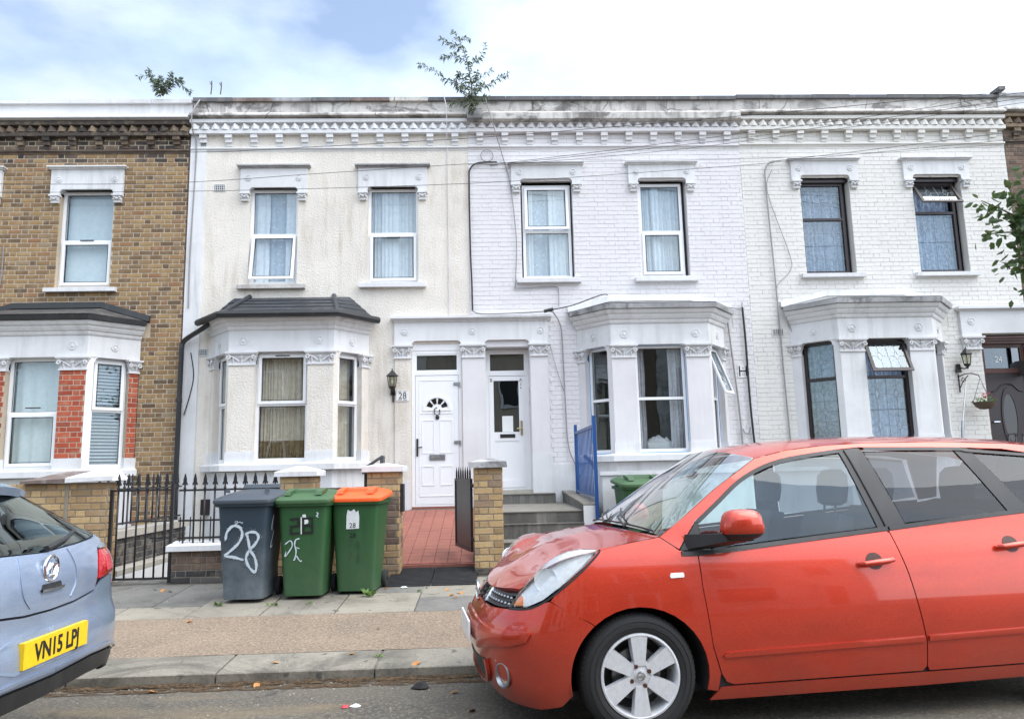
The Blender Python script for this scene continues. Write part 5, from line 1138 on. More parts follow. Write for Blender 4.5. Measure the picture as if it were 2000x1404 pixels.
# ------------------------------------------------------------------ bins
def shared_poly(m, F, pts, d): m.add([F(u, z, d) for u, z in pts], [tuple(range(len(pts)))])
class BinF:                                   # the sloping front of a bin: u across, z up
    def __init__(s, by, ty, h): s.by = by; s.ty = ty; s.h = h
    def __call__(s, u, z, d=0): return Vector((u, s.by+(s.ty-s.by)*z/s.h-d, z))
def wheelie_bin(loc, rz, body, lid, label, style, s=1.0, group='wheelie bins'):
    r = root('wheelie_bin', loc, label, 'bin', group, rz, True)
    w0, w1, h = .205, .265, .93; y0b, y0t, y1b, y1t = -.215, -.285, .21, .34
    m = MB(); rows = 8; n = 28; vs = []; fs = []
    def ring(w, ya, yb, z, rad=.045, rib=0):
        out = []; cy = (ya+yb)/2; hy = (yb-ya)/2
        for k in range(n):
            t = 2*math.pi*(k+.5)/n; c, sn = math.cos(t), math.sin(t); e = .22
            x = w*math.copysign(abs(c)**e, c); y = cy+hy*math.copysign(abs(sn)**e, sn)
            out.append(Vector((x, y, z)))
        return out
    for i in range(rows+1):
        t = i/rows; vs += ring(w0+(w1-w0)*t, y0b+(y0t-y0b)*t, y1b+(y1t-y1b)*t, .03+t*h)
    for i in range(rows):
        for k in range(n): fs.append((i*n+k, i*n+(k+1) % n, (i+1)*n+(k+1) % n, (i+1)*n+k))
    fs.append(tuple(range(n))[::-1]); m.add(vs, fs, True); bd = m.build('body', body, r)
    F = BinF(y0b-.002, y0t-.002, h+.03)
    k = MB()
    for u in ((-.115, .115) if style != 'grey' else ()):   # moulded upright steps on the front
        k.hexa([F(u-.012, .06, -.01), F(u+.012, .06, -.01), F(u+.012, .06, -.03), F(u-.012, .06, -.03), F(u-.012*1.1, .84, .004), F(u+.012, .84, .004), F(u+.012, .84, -.03), F(u-.012, .84, -.03)])
    if k.v: k.build('moulded_rib', body, bd)
    # rim
    k = MB(); a = ring(w1+.03, y0t-.035, y1t+.02, .955); b_ = ring(w1+.035, y0t-.04, y1t+.025, .99); c = ring(w1-.002, y0t+.002, y1t, .945)
    k.add(c+a+b_, [(i+q*n, (i+1) % n+q*n, (i+1) % n+(q+1)*n, i+(q+1)*n) for q in range(2) for i in range(n)], True); k.build('rim', body, bd)
    # lid: domed, sloping up to the hinge, with grip ridges
    k = MB(); L = []
    prof = [(.042, .985, 1.0), (.047, 1.00, 1.0), (.043, 1.022, 1.0), (.0, 1.045, .97), (-.05, 1.062, .8), (-.12, 1.07, .5)]
    for e, z, q in prof:
        rr = ring(w1+e, y0t-e-.01, y1t+e*.6, z, 0)
        L += [p+Vector((0, 0, (p.y+.3)*.085)) for p in rr]
    L.append(Vector((0, .03, 1.075+.03))); fs = [(i+q*n, (i+1) % n+q*n, (i+1) % n+(q+1)*n, i+(q+1)*n) for q in range(len(prof)-1) for i in range(n)]
    fs += [(i+(len(prof)-1)*n, (i+1) % n+(len(prof)-1)*n, len(L)-1) for i in range(n)]
    k.add(L, fs, True); ld = k.build('lid', lid, r)
    k = MB(); zt = 1.045+.043
    if style in ('green', 'orange'):
        for u0, u1 in ((-.20, -.13), (.13, .20)): k.hexa([(u0, -.27, zt-.02), (u1, -.27, zt-.02), (u1, .02, zt+.02), (u0, .02, zt+.02), (u0, -.25, zt+.018), (u1, -.25, zt+.018), (u1, -.02, zt+.048), (u0, -.02, zt+.048)])
        k.hexa([(-.13, -.11, zt), (.13, -.11, zt), (.13, .02, zt+.02), (-.13, .02, zt+.02), (-.13, -.10, zt+.03), (.13, -.10, zt+.03), (.13, .0, zt+.045), (-.13, .0, zt+.045)])
    else:
        for u0, u1 in ((-.22, -.19), (.19, .22)): k.hexa([(u0, -.18, zt), (u1, -.18, zt), (u1, -.12, zt), (u0, -.12, zt), (u0, -.17, zt+.04), (u1, -.17, zt+.04), (u1, -.13, zt+.04), (u0, -.13, zt+.04)])
        k.hexa([(-.2, .24, zt+.04), (.2, .24, zt+.04), (.2, .34, zt+.04), (-.2, .34, zt+.04), (-.18, .26, zt+.075), (.18, .26, zt+.075), (.18, .33, zt+.08), (-.18, .33, zt+.08)])
    k.build('lid_ridge', lid, ld)
    k = MB(); k.tube([(-.22, .39, .99), (.22, .39, .99)], .016, 8); k.tube([(-.22, .34, .96), (-.22, .39, .99)], .014, 6); k.tube([(.22, .34, .96), (.22, .39, .99)], .014, 6); k.build('handle', body, r)
    for sx in (-1, 1):
        k = MB(); k.lathe([(.02, -.025), (.09, -.025), (.1, -.015), (.1, .015), (.09, .025), (.02, .025)], 18, (sx*.235, .22, .1), 'x'); k.build('wheel', 'rubber', r)
    r.scale = (s, s, s)
    return r, F, bd
def spray(F, pts, w, name, mat, parent, d=.006, fuzz=True):
    P = smooth_curve([(a, b_, 0) for a, b_ in pts], 7); m = MB(); rnd = random.Random(len(pts)); n = len(P)
    m.ribbon(F, [(p.x, p.y) for p in P], [w*(.75+.35*abs(math.sin(i*.35+1)))*(1 if 1 < i < n-2 else .5) for i in range(n)], d)
    if fuzz:
        for p in P:
            for _ in range(3):
                u, z = p.x+rnd.gauss(0, w*.5), p.y+rnd.gauss(0, w*.5); q = rnd.uniform(.0012, .004); shared_poly(m, F, [(u+q*math.cos(t), z+q*math.sin(t)) for t in (0, 1.57, 3.14, 4.71)], d+.0006)
    m.build(name, mat, parent, fixn=False)
GB, F, bd = wheelie_bin((-2.345, 7.66, pz(7.66)), R(-3), 'bin_grey', 'bin_lid_grey', 'grey wheelie bin with large white sprayed 28', 'grey', .955)
d_ = .007
spray(F, [(-.165, .62), (-.15, .70), (-.09, .76), (-.02, .745), (.005, .67), (-.04, .58), (-.13, .50), (-.165, .465), (-.08, .45), (.02, .42)], .026, 'graffiti', 'spray_white', bd, d_)
spray(F, [(.035, .67), (.08, .695), (.145, .69), (.17, .64), (.135, .575), (.075, .51), (.045, .44), (.07, .36), (.13, .30), (.15, .36), (.13, .45), (.085, .52), (.07, .60), (.05, .68)], .026, 'graffiti', 'spray_white', bd, d_)
spray(F, [(-.075, .795), (-.05, .81), (-.045, .785), (-.07, .78), (-.02, .80), (.0, .785), (.01, .80)], .006, 'graffiti', 'spray_white', bd, d_, False)
class SideF:
    def __call__(s, u, z, d=0): return Vector((.205+.06*(z-.03)/.93+d, u, z))
spray(SideF(), [(-.10, .86), (-.13, .76), (-.12, .70)], .018, 'graffiti', 'spray_white', bd, .007, False); spray(SideF(), [(-.05, .70), (-.1, .60), (-.12, .53), (-.06, .55)], .014, 'graffiti', 'spray_white', bd, .007, False)
NB_, F, bd = wheelie_bin((-1.795, 7.74, pz(7.74)), R(-2), 'bin_green', 'bin_lid_green', 'green wheelie bin with black taped 28, between grey and orange-lidded bins', 'green', .935)
m = MB(); d = .007
def bars(u, z, w, h, segs, t=.022):
    S = {'t': (0, w, h-t, h), 'm': (0, w, h/2-t/2, h/2+t/2), 'b': (0, w, 0, t), 'tl': (0, t, h/2, h), 'tr': (w-t, w, h/2, h), 'bl': (0, t, 0, h/2), 'br': (w-t, w, 0, h/2)}
    for i, k in enumerate(segs): a, b_, c, e = S[k]; shared_poly(m, F, [(u+a, z+c), (u+b_, z+c+.004), (u+b_, z+e+.004), (u+a, z+e)], d+i*.0003)
bars(-.125, .66, .10, .17, ('t', 'tr', 'm', 'bl', 'b')); bars(.005, .665, .115, .17, ('t', 'tl', 'tr', 'm', 'bl', 'br', 'b')); m.build('tape_number', 'ink_black', bd, fixn=False)
m = MB(); shared_poly(m, F, [(.005, .865), (.04, .87), (.045, .84), (.07, .80), (.065, .775), (.03, .765), (.012, .78)], .0055); shared_poly(m, F, [(-.012, .665), (.0, .665), (.0, .84), (-.012, .84)], .0055); m.build('sticker_scrap', 'sticker', bd, fixn=False)
spray(F, [(-.18, .56), (-.12, .60), (-.10, .55), (-.14, .48), (-.175, .44), (-.165, .49)], .012, 'graffiti', 'spray_white', bd, d, False)
spray(F, [(-.02, .62), (-.06, .61), (-.075, .56), (-.06, .49), (-.075, .41), (-.09, .40)], .014, 'graffiti', 'spray_white', bd, d, False); spray(F, [(-.06, .53), (-.02, .515)], .01, 'graffiti', 'spray_white', bd, d, False); spray(F, [(-.06, .45), (-.02, .39), (.0, .395)], .012, 'graffiti', 'spray_white', bd, d, False)
spray(F, [(.155, .885), (.17, .88), (.165, .86), (.155, .85), (.175, .835)], .012, 'graffiti', 'spray_white', bd, d, False)
OB, F, bd = wheelie_bin((-1.30, 7.89, pz(7.89)), R(-4), 'bin_green', 'orange_lid', 'green wheelie bin with bright orange lid', 'orange', .925)
m = MB(); shared_poly(m, F, [(-.09, .69), (.05, .695), (.055, .82), (.045, .89), (.02, .87), (.0, .905), (-.04, .88), (-.07, .90), (-.085, .84)], .006); m.build('sticker', 'sticker', bd, fixn=False)
for u, z, sz, mt in ((-.02, .705, .075, 'ink_black'), (-.02, .60, .075, 'ink_black')): lettering('number_marking', '28', sz, F, u, z, .0075, mt, bd, 1.0, .0004)
for dz_, a in ((.0, 0), (-.13, .02)): 
    spray(F, [(-.07, .56+dz_), (-.04, .575+dz_), (-.03, .55+dz_), (-.06, .51+dz_), (-.07, .49+dz_)], .005, 'number_marking', 'ink_faded', bd, .007, False); spray(F, [(.04, .56+dz_), (.015, .54+dz_), (.035, .52+dz_), (.055, .50+dz_), (.035, .47+dz_), (.02, .50+dz_), (.05, .54+dz_), (.04, .56+dz_)], .005, 'number_marking', 'ink_faded', bd, .007, False)
wheelie_bin((1.88, 9.10, .225), R(4), 'bin_green', 'bin_lid_green', 'single green wheelie bin standing in front of the white yard wall', 'green', .925)

# ------------------------------------------------------------------ wall lanterns, signs, basket
def lantern(x, z, y, label, side=0):
    r = root('wall_lantern', (x, y, z), label, 'lantern', 'wall lanterns', 0, True)
    n = 6
    k = MB(); k.lathe([(.001, .36), (.012, .335), (.006, .325), (.02, .315), (.03, .30), (.095, .235), (.10, .225), (.085, .22)], n, smooth=False); k.build('roof', 'black_iron', r)
    k = MB(); k.lathe([(.076, .22), (.05, .06)], n, smooth=False); k.build('glass', 'lantern_glass', r)
    k = MB()
    for i in range(n): t = 2*math.pi*i/n; k.tube([(.08*math.cos(t), .08*math.sin(t), .225), (.053*math.cos(t), .053*math.sin(t), .055)], .005, 5)
    k.lathe([(.056, .065), (.06, .055), (.045, .03), (.02, .005), (.012, -.02), (.001, -.025)], n, smooth=False); k.build('cage', 'black_iron', r)
    k = MB(); k.ball((0, 0, .13), (.022, .022, .045), 8, 6); k.build('bulb', 'plate_white', r)
    k = MB(); bx = -side*.085; k.tube([(0, 0, .0), (bx*.4, .03, -.015), (bx*.8, .07, .0), (bx, .11, .0)], .012, 6); k.hexa([(bx-.045, .10, -.07), (bx+.045, .10, -.07), (bx+.045, .13, -.07), (bx-.045, .13, -.07), (bx-.03, .10, .075), (bx+.03, .10, .075), (bx+.03, .13, .075), (bx-.03, .13, .075)]); k.build('wall_bracket', 'black_iron', r)
    return r
lantern(-1.465, 2.68, 11.87, 'black lantern on the cream wall beside the number 28')
lantern(8.05, 2.88, 11.85, 'black lantern on the ivory wall left of the brown door', 1)
m = MB(); m.fbox(FACE, -1.475, -1.450, 2.50, 2.66, -.01, .03); m.build('bell_push', 'dark_frame', H1)
np_ = root('number_plate', (-1.31, 11.98, 2.52), 'white house number plate reading 28 beside the white door', 'sign')
F = Fr((-1.308, 11.968, 2.595)); m = MB(); m.fbox(F, -.10, .10, -.085, .085, .0, .012); m.build('plaque', 'plate_white', np_)
lettering('numerals', '28', .15, F, 0, -.05, .0125, 'ink_black', np_, .9)
m = MB()
for z in (.066, -.07):
    m.fbox(F, -.075, -.01, z, z+.007, .012, .014); m.fbox(F, .01, .075, z, z+.007, .012, .014)
m.build('rule', 'ink_black', np_)
hs = root('hydrant_sign', (4.325, 11.98, 2.8), 'small white hydrant sign with a large black H by the wall pipe', 'sign')
F = Fr((4.315, 12, 2.905)); m = MB(); m.fbox(F, -.085, .085, -.11, .11, 0, .012); m.build('plate', 'plate_white', hs)
m = MB(); m.fbox(F, -.068, -.046, -.085, .085, .012, .014); m.fbox(F, .046, .068, -.085, .085, .012, .014); m.fbox(F, -.046, .046, -.011, .011, .012, .014); m.build('letter', 'ink_black', hs)
lettering('figure', '4', .05, F, 0, .03, .0125, 'ink_black', hs); lettering('figure', '12', .055, F, 0, -.07, .0125, 'ink_black', hs)
hb = root('hanging_basket', (8.17, 11.75, 2.1), 'hanging flower basket on a scrolled black bracket beside the brown door', 'basket')
m = MB(); m.tube([(7.955, 11.97, 2.48), (7.955, 11.97, 2.78)], .012, 6); m.tube([(7.955, 11.96, 2.74), (8.02, 11.90, 2.78), (8.10, 11.84, 2.78), (8.17, 11.78, 2.74), (8.18, 11.77, 2.70)], .009, 6); m.tube([(7.957, 11.96, 2.55), (8.0, 11.93, 2.66), (8.06, 11.88, 2.75)], .008, 6)
m.tube([Vector((8.0+.035*math.cos(t), 11.92, 2.68+.035*math.sin(t))) for t in [i*.63 for i in range(11)]], .006, 5); m.build('bracket', 'black_iron', hb)
c = Vector((8.19, 11.74, 2.28)); m = MB(); m.lathe([(.001, -.11), (.08, -.10), (.135, -.06), (.165, 0), (.17, .012), (.15, .0)], 14, c); m.build('bowl', 'bark', hb)
m = MB()
for k in range(3): t = 2.1*k+.4; m.tube([c+Vector((.16*math.cos(t), .16*math.sin(t), .01)), (8.18, 11.765, 2.69)], .004, 4)
m.build('chain', 'black_iron', hb)
def leaf_cloud(name, mat, parent, pts, size, seed=0, droop=.3):
    rnd = random.Random(seed); m = MB()
    for p in pts:
        p = Vector(p); d = Vector((rnd.gauss(0, 1), rnd.gauss(0, 1), rnd.gauss(0, .8)-droop)).normalized(); s = size*rnd.uniform(.6, 1.3); w = d.orthogonal().normalized(); w = (w*math.cos(rnd.random()*6)+d.cross(w)*math.sin(rnd.random()*6)); n = d.cross(w)
        m.add([p, p+d*s*.45+w*s*.26+n*s*.05, p+d*s+n*-.08*s, p+d*s*.45-w*s*.26+n*s*.05, p+d*s*.5-n*s*.03], [(0, 1, 4), (1, 2, 4), (2, 3, 4), (3, 0, 4)])
    return m.build(name, mat, parent, fixn=False)
rnd = random.Random(4)
leaf_cloud('foliage', 'leaf_weed', hb, [c+Vector((rnd.uniform(-.13, .13), rnd.uniform(-.13, .13), rnd.uniform(0, .09))) for _ in range(70)], .06, 1); leaf_cloud('flowers', 'flower_red', hb, [c+Vector((rnd.choice((-.07, .04, .08))+rnd.gauss(0, .02), rnd.gauss(0, .06), rnd.uniform(.08, .17))) for _ in range(40)], .035, 2)
m = MB(); m.tube([(7.42, 11.35, .30), (7.60, 11.50, 1.72), (7.68, 11.57, 1.98)], .022, 6); m.tube([(7.68, 11.57, 1.98), (7.97, 11.82, 2.62)], .010, 6); tag(m.build('leaning_pole', 'grey_metal'), 'long grey pole leaning on the ivory wall under the hanging basket', 'pole')
# bracket things on the eaves
bp = root('blue_bin_bracket', (-1.75, 8.7, 1.4), 'dark metal lid propped up behind the brick pier by the bay', 'lid')
m = MB(); m.hexa([(-1.50, 9.2, 1.36), (-1.28, 9.2, 1.36), (-1.28, 9.45, 1.36), (-1.50, 9.45, 1.36), (-1.50, 9.2, 1.43), (-1.28, 9.2, 1.42), (-1.28, 9.45, 1.42), (-1.50, 9.45, 1.43)]); m.hexa([(-1.50, 9.2, 1.43), (-1.47, 9.2, 1.43), (-1.47, 9.4, 1.43), (-1.50, 9.4, 1.43), (-1.27, 9.25, 1.585), (-1.245, 9.25, 1.575), (-1.245, 9.4, 1.575), (-1.27, 9.4, 1.585)]); m.box(-1.29, -1.25, 9.25, 9.4, 1.4, 1.57); m.build('flap', 'lead_roof', bp)
m = MB(); m.box(-1.49, -1.45, 9.3, 9.4, .0, 1.36); m.build('post', 'black_plastic', bp)
bp.name = 'propped_lid'

# white box on the inner sill of the middle bay
bx_ = root('storage_box', (2.83, 11.95, 1.60), 'white box with crumpled cloth standing inside the middle bay window', 'box')
m = MB(); m.hexa([(2.64, 11.80, 1.58), (3.02, 11.80, 1.58), (3.02, 12.05, 1.58), (2.64, 12.05, 1.58), (2.62, 11.79, 1.76), (3.04, 11.79, 1.76), (3.04, 12.06, 1.76), (2.62, 12.06, 1.76)]); m.build('carton', 'paper', bx_)
rnd = random.Random(8); m = MB(); n = 12; vs = []
for j in range(5):
    for i in range(n+1): vs.append((2.64+.38*i/n, 11.82+.05*j, 1.765+.10*math.sin(math.pi*j/4)*math.sin(math.pi*i/n)**.5*rnd.uniform(.6, 1.2)))
m.add(vs, [(j*(n+1)+i, j*(n+1)+i+1, (j+1)*(n+1)+i+1, (j+1)*(n+1)+i) for j in range(4) for i in range(n)]); m.build('cloth', 'curtain_grey', bx_, fixn=False)
# ------------------------------------------------------------------ cars: an unrolled body surface (q round the plan outline, z up)
class Shape:
    def __init__(s, hw, uc, a, n, ur, ar, fi, si):
        s.hw, s.uc, s.a, s.n, s.ur, s.ar, s.fi, s.si = hw, uc, a, n, ur, ar, fi, si
        def corner(a_):
            T = []; L = 0; N = 240; prev = None
            for k in range(N+1):
                t = math.pi/2*(1-k/N); c, sn = max(math.cos(t), 1e-9), max(math.sin(t), 1e-9)
                d = a_*(c**(2/n)); y = hw*(sn**(2/n)); nx = (d/a_)**(n-1)/a_; ny = (y/hw)**(n-1)/hw; h = math.hypot(nx, ny)
                if prev: L += math.hypot(d-prev[0], y-prev[1])
                prev = (d, y); T.append((L, d, y, nx/h, ny/h))
            return T
        s.ci = None; s.T = corner(a); s.T2 = corner(ar); s.qf = uc-s.T[-1][0]; s.qr = ur+s.T2[-1][0]
    def look(s, T, L):
        lo, hi = 0, len(T)-1
        while hi-lo > 1:
            m_ = (lo+hi)//2
            if T[m_][0] <= L: lo = m_
            else: hi = m_
        a, b_ = T[lo], T[hi]; f = 0 if b_[0] == a[0] else min(1, max(0, (L-a[0])/(b_[0]-a[0])))
        return [x+(y-x)*f for x, y in zip(a, b_)]
    def P(s, q, z, off=0):
        if q < s.uc: _, d, y, nx, ny = s.look(s.T, s.uc-q); u = s.uc-d; nx = -nx
        elif q > s.ur: _, d, y, nx, ny = s.look(s.T2, q-s.ur); u = s.ur+d
        else: u, y, nx, ny = q, s.hw, 0, 1
        ins = nx*nx*lerp_tab(z, s.fi if nx <= 0 else s.fi2)+ny*ny*lerp_tab(z, s.si)-off
        if nx <= 0 and s.ci: ins += 4*nx*nx*ny*ny*lerp_tab(z, s.ci)
        return u-nx*ins, max(0, y-ny*ins), z
def lerp_tab(x, tab):                          # smooth (monotone-ish) interpolation of a profile
    if x <= tab[0][0]: return tab[0][1]
    for i in range(len(tab)-1):
        if x <= tab[i+1][0]:
            (x0, y0), (x1, y1) = tab[i], tab[i+1]; h = x1-x0; t = (x-x0)/h
            m0 = (tab[i+1][1]-tab[max(i-1, 0)][1])/(tab[i+1][0]-tab[max(i-1, 0)][0]); j = min(i+2, len(tab)-1); m1 = (tab[j][1]-y0)/(tab[j][0]-x0)
            return (2*t**3-3*t*t+1)*y0+(t**3-2*t*t+t)*h*m0+(-2*t**3+3*t*t)*y1+(t**3-t*t)*h*m1
    return tab[-1][1]
RED = Shape(.82, -.20, .60, 2.6, 2.85, .36,
    ((.08, .17), (.18, .07), (.26, .03), (.36, .008), (.48, 0), (.55, .008), (.60, .04), (.66, .085), (.72, .13), (.75, .165), (.79, .22), (.87, .37), (.95, .55), (1.0, .74), (1.05, .95)),
    ((.10, .07), (.18, .035), (.25, .015), (.35, .002), (.5, -.006), (.65, 0), (.8, .022), (.9, .048), (.98, .078), (1.05, .10), (1.2, .155), (1.35, .215), (1.45, .265), (1.5, .31), (1.55, .40)))
RED.fi2 = ((.1, .08), (.3, .02), (.5, 0), (.8, .02), (1.0, .08), (1.2, .2), (1.45, .38))
BLU = Shape(.92, .0, .42, 3.2, 3.0, .7,
    ((.16, .20), (.25, .10), (.35, .03), (.5, .0), (.6, .0), (.66, .008), (.70, .028), (.8, .03), (.9, .036), (1.0, .065), (1.06, .11), (1.15, .24), (1.25, .385), (1.33, .50), (1.4, .60), (1.47, .85)),
    ((.15, .08), (.22, .04), (.3, .01), (.5, -.01), (.7, 0), (.85, .03), (.95, .07), (1.0, .10), (1.2, .20), (1.35, .28), (1.45, .42)))
BLU.fi2 = RED.fi
BLU.ci = ((.98, 0), (1.05, .015), (1.12, .07), (1.2, .15), (1.28, .20), (1.38, .22))
def offset_poly(poly, d):                     # shrink a simple polygon by d
    n = len(poly); A = sum(poly[i][0]*poly[(i+1) % n][1]-poly[(i+1) % n][0]*poly[i][1] for i in range(n)); sg = 1 if A > 0 else -1; out = []
    for i in range(n):
        p0, p1, p2 = Vector(poly[i-1]), Vector(poly[i]), Vector(poly[(i+1) % n])
        e1, e2 = (p1-p0), (p2-p1)
        e1 = e1.normalized() if e1.length > 1e-9 else e2.normalized(); e2 = e2.normalized() if e2.length > 1e-9 else e1
        n1, n2 = Vector((-e1.y, e1.x))*sg, Vector((-e2.y, e2.x))*sg; b_ = n1+n2
        b_ = b_.normalized() if b_.length > 1e-6 else n1; k = 1/max(.45, b_.dot(n1)); out.append(tuple(p1+b_*d*k))
    return out
class Car:
    def __init__(s, shape, r): s.S = shape; s.r = r; ORG[r.name] = Vector((0, 0, 0))
    def pt(s, q, z, off=0, sg=-1): u, y, zz = s.S.P(q, z, off); return Vector((u, sg*y, zz))
    def tile(s, name, poly, mat, off=0, sides=(-1,), shrink=.0022, step=.05, skirt=.014, parent=None, label=None, join=False, puff=0):
        P = offset_poly(poly, shrink) if shrink else poly
        if join: P = [(s.S.qf if o[0] < s.S.qf+.0005 else p[0], p[1]) for p, o in zip(P, poly)]
        bm = bmesh.new(); vs = [bm.verts.new((a, b_, 0)) for a, b_ in P]; f = bm.faces.new(vs)
        qs = [p[0] for p in P]; zs = [p[1] for p in P]
        for ax, lo, hi in ((0, min(qs), max(qs)), (1, min(zs), max(zs))):
            k = math.ceil((lo+1e-6)/step)
            while k*step < hi-1e-6:
                co = [0, 0, 0]; no = [0, 0, 0]; co[ax] = k*step; no[ax] = 1
                bmesh.ops.bisect_plane(bm, geom=bm.verts[:]+bm.edges[:]+bm.faces[:], plane_co=co, plane_no=no, dist=1e-6); k += 1
        bmesh.ops.remove_doubles(bm, verts=bm.verts, dist=1e-5)
        bmesh.ops.triangulate(bm, faces=[g for g in bm.faces if len(g.verts) > 4])
        if puff:
            bvs = [v.co.copy() for v in bm.verts if v.is_boundary and not (join and v.co.x < s.S.qf+1e-4 and min(zs)+.004 < v.co.y < max(zs)-.004)]
        V = [(v.co.x, v.co.y) for v in bm.verts]; bm.verts.index_update()
        Fc = [[v.index for v in g.verts] for g in bm.faces]; B_ = [(e.verts[0].index, e.verts[1].index) for e in bm.edges if e.is_boundary and not (join and max(e.verts[0].co.x, e.verts[1].co.x) < s.S.qf+1e-4)]
        bm.free()
        E = []
        if puff:
            for a, b_ in V:
                d = min((Vector((a, b_, 0))-c).length for c in bvs); E.append(puff*min(1, d/.09)**.6)
        else: E = [0]*len(V)
        res = []; M = MB()
        for sg in sides:
            m = M if join else MB(); W_ = [s.pt(a, b_, off+e, sg) for (a, b_), e in zip(V, E)]
            k = len(m.v); m.add(W_, Fc if sg < 0 else [t[::-1] for t in Fc], True)
            if skirt:
                idx = {}; 
                for (i, j) in B_:
                    for t in (i, j):
                        if t not in idx: idx[t] = len(m.v); m.v.append(s.pt(*V[t], off-skirt, sg))
                i0 = [(W_[i].copy(), W_[j].copy(), idx[i], idx[j]) for i, j in B_]
                for a, b_, c, e in i0:
                    t = len(m.v); m.v += [a, b_]; m.f.append([t, t+1, e, c]); m.sm.append(False); m.mi.append(0)
            if not join: res.append(m.build(name, mat, parent or s.r, label, fixn=False))
        if join:
            o = M.build(name, mat, parent or s.r, label, fixn=False); bm = bmesh.new(); bm.from_mesh(o.data)
            bmesh.ops.remove_doubles(bm, verts=[v for v in bm.verts if abs(v.co.y) < 1e-4], dist=1e-4); bm.to_mesh(o.data); bm.free(); res.append(o)
        return res
    def stroke(s, name, pts, w, mat, off=.003, sides=(-1,), h=.006, parent=None, n=6):
        P = smooth_curve([(a, b_, 0) for a, b_ in pts], n); out = []
        for sg in sides:
            m = MB(); vs = []; fs = []
            for i, p in enumerate(P):
                t = (P[min(i+1, len(P)-1)]-P[max(i-1, 0)]).normalized(); nn = Vector((-t.y, t.x, 0))*w/2
                a, b_ = p+nn, p-nn; vs += [s.pt(a.x, a.y, off-h, sg), s.pt(a.x, a.y, off, sg), s.pt(b_.x, b_.y, off, sg), s.pt(b_.x, b_.y, off-h, sg)]
            for i in range(len(P)-1):
                for k in range(3): fs.append((4*i+k, 4*i+k+1, 4*i+4+k+1, 4*i+4+k))
            m.add(vs, fs); out.append(m.build(name, mat, parent or s.r))
        return out
    def loft(s, name, rows, mat, parent=None, smooth=True):
        m = MB(); n = len(rows[0]); vs = [p for r_ in rows for p in r_]; fs = [(i*n+j, i*n+j+1, (i+1)*n+j+1, (i+1)*n+j) for i in range(len(rows)-1) for j in range(n-1)]
        m.add(vs, fs, smooth); return m.build(name, mat, parent or s.r, fixn=False)
def arch(c, a0, a1, rx=.365, rz=.345, cz=.305, n=14): return [(c+rx*math.cos(R(a0+(a1-a0)*k/n)), cz+rz*math.sin(R(a0+(a1-a0)*k/n))) for k in range(n+1)]
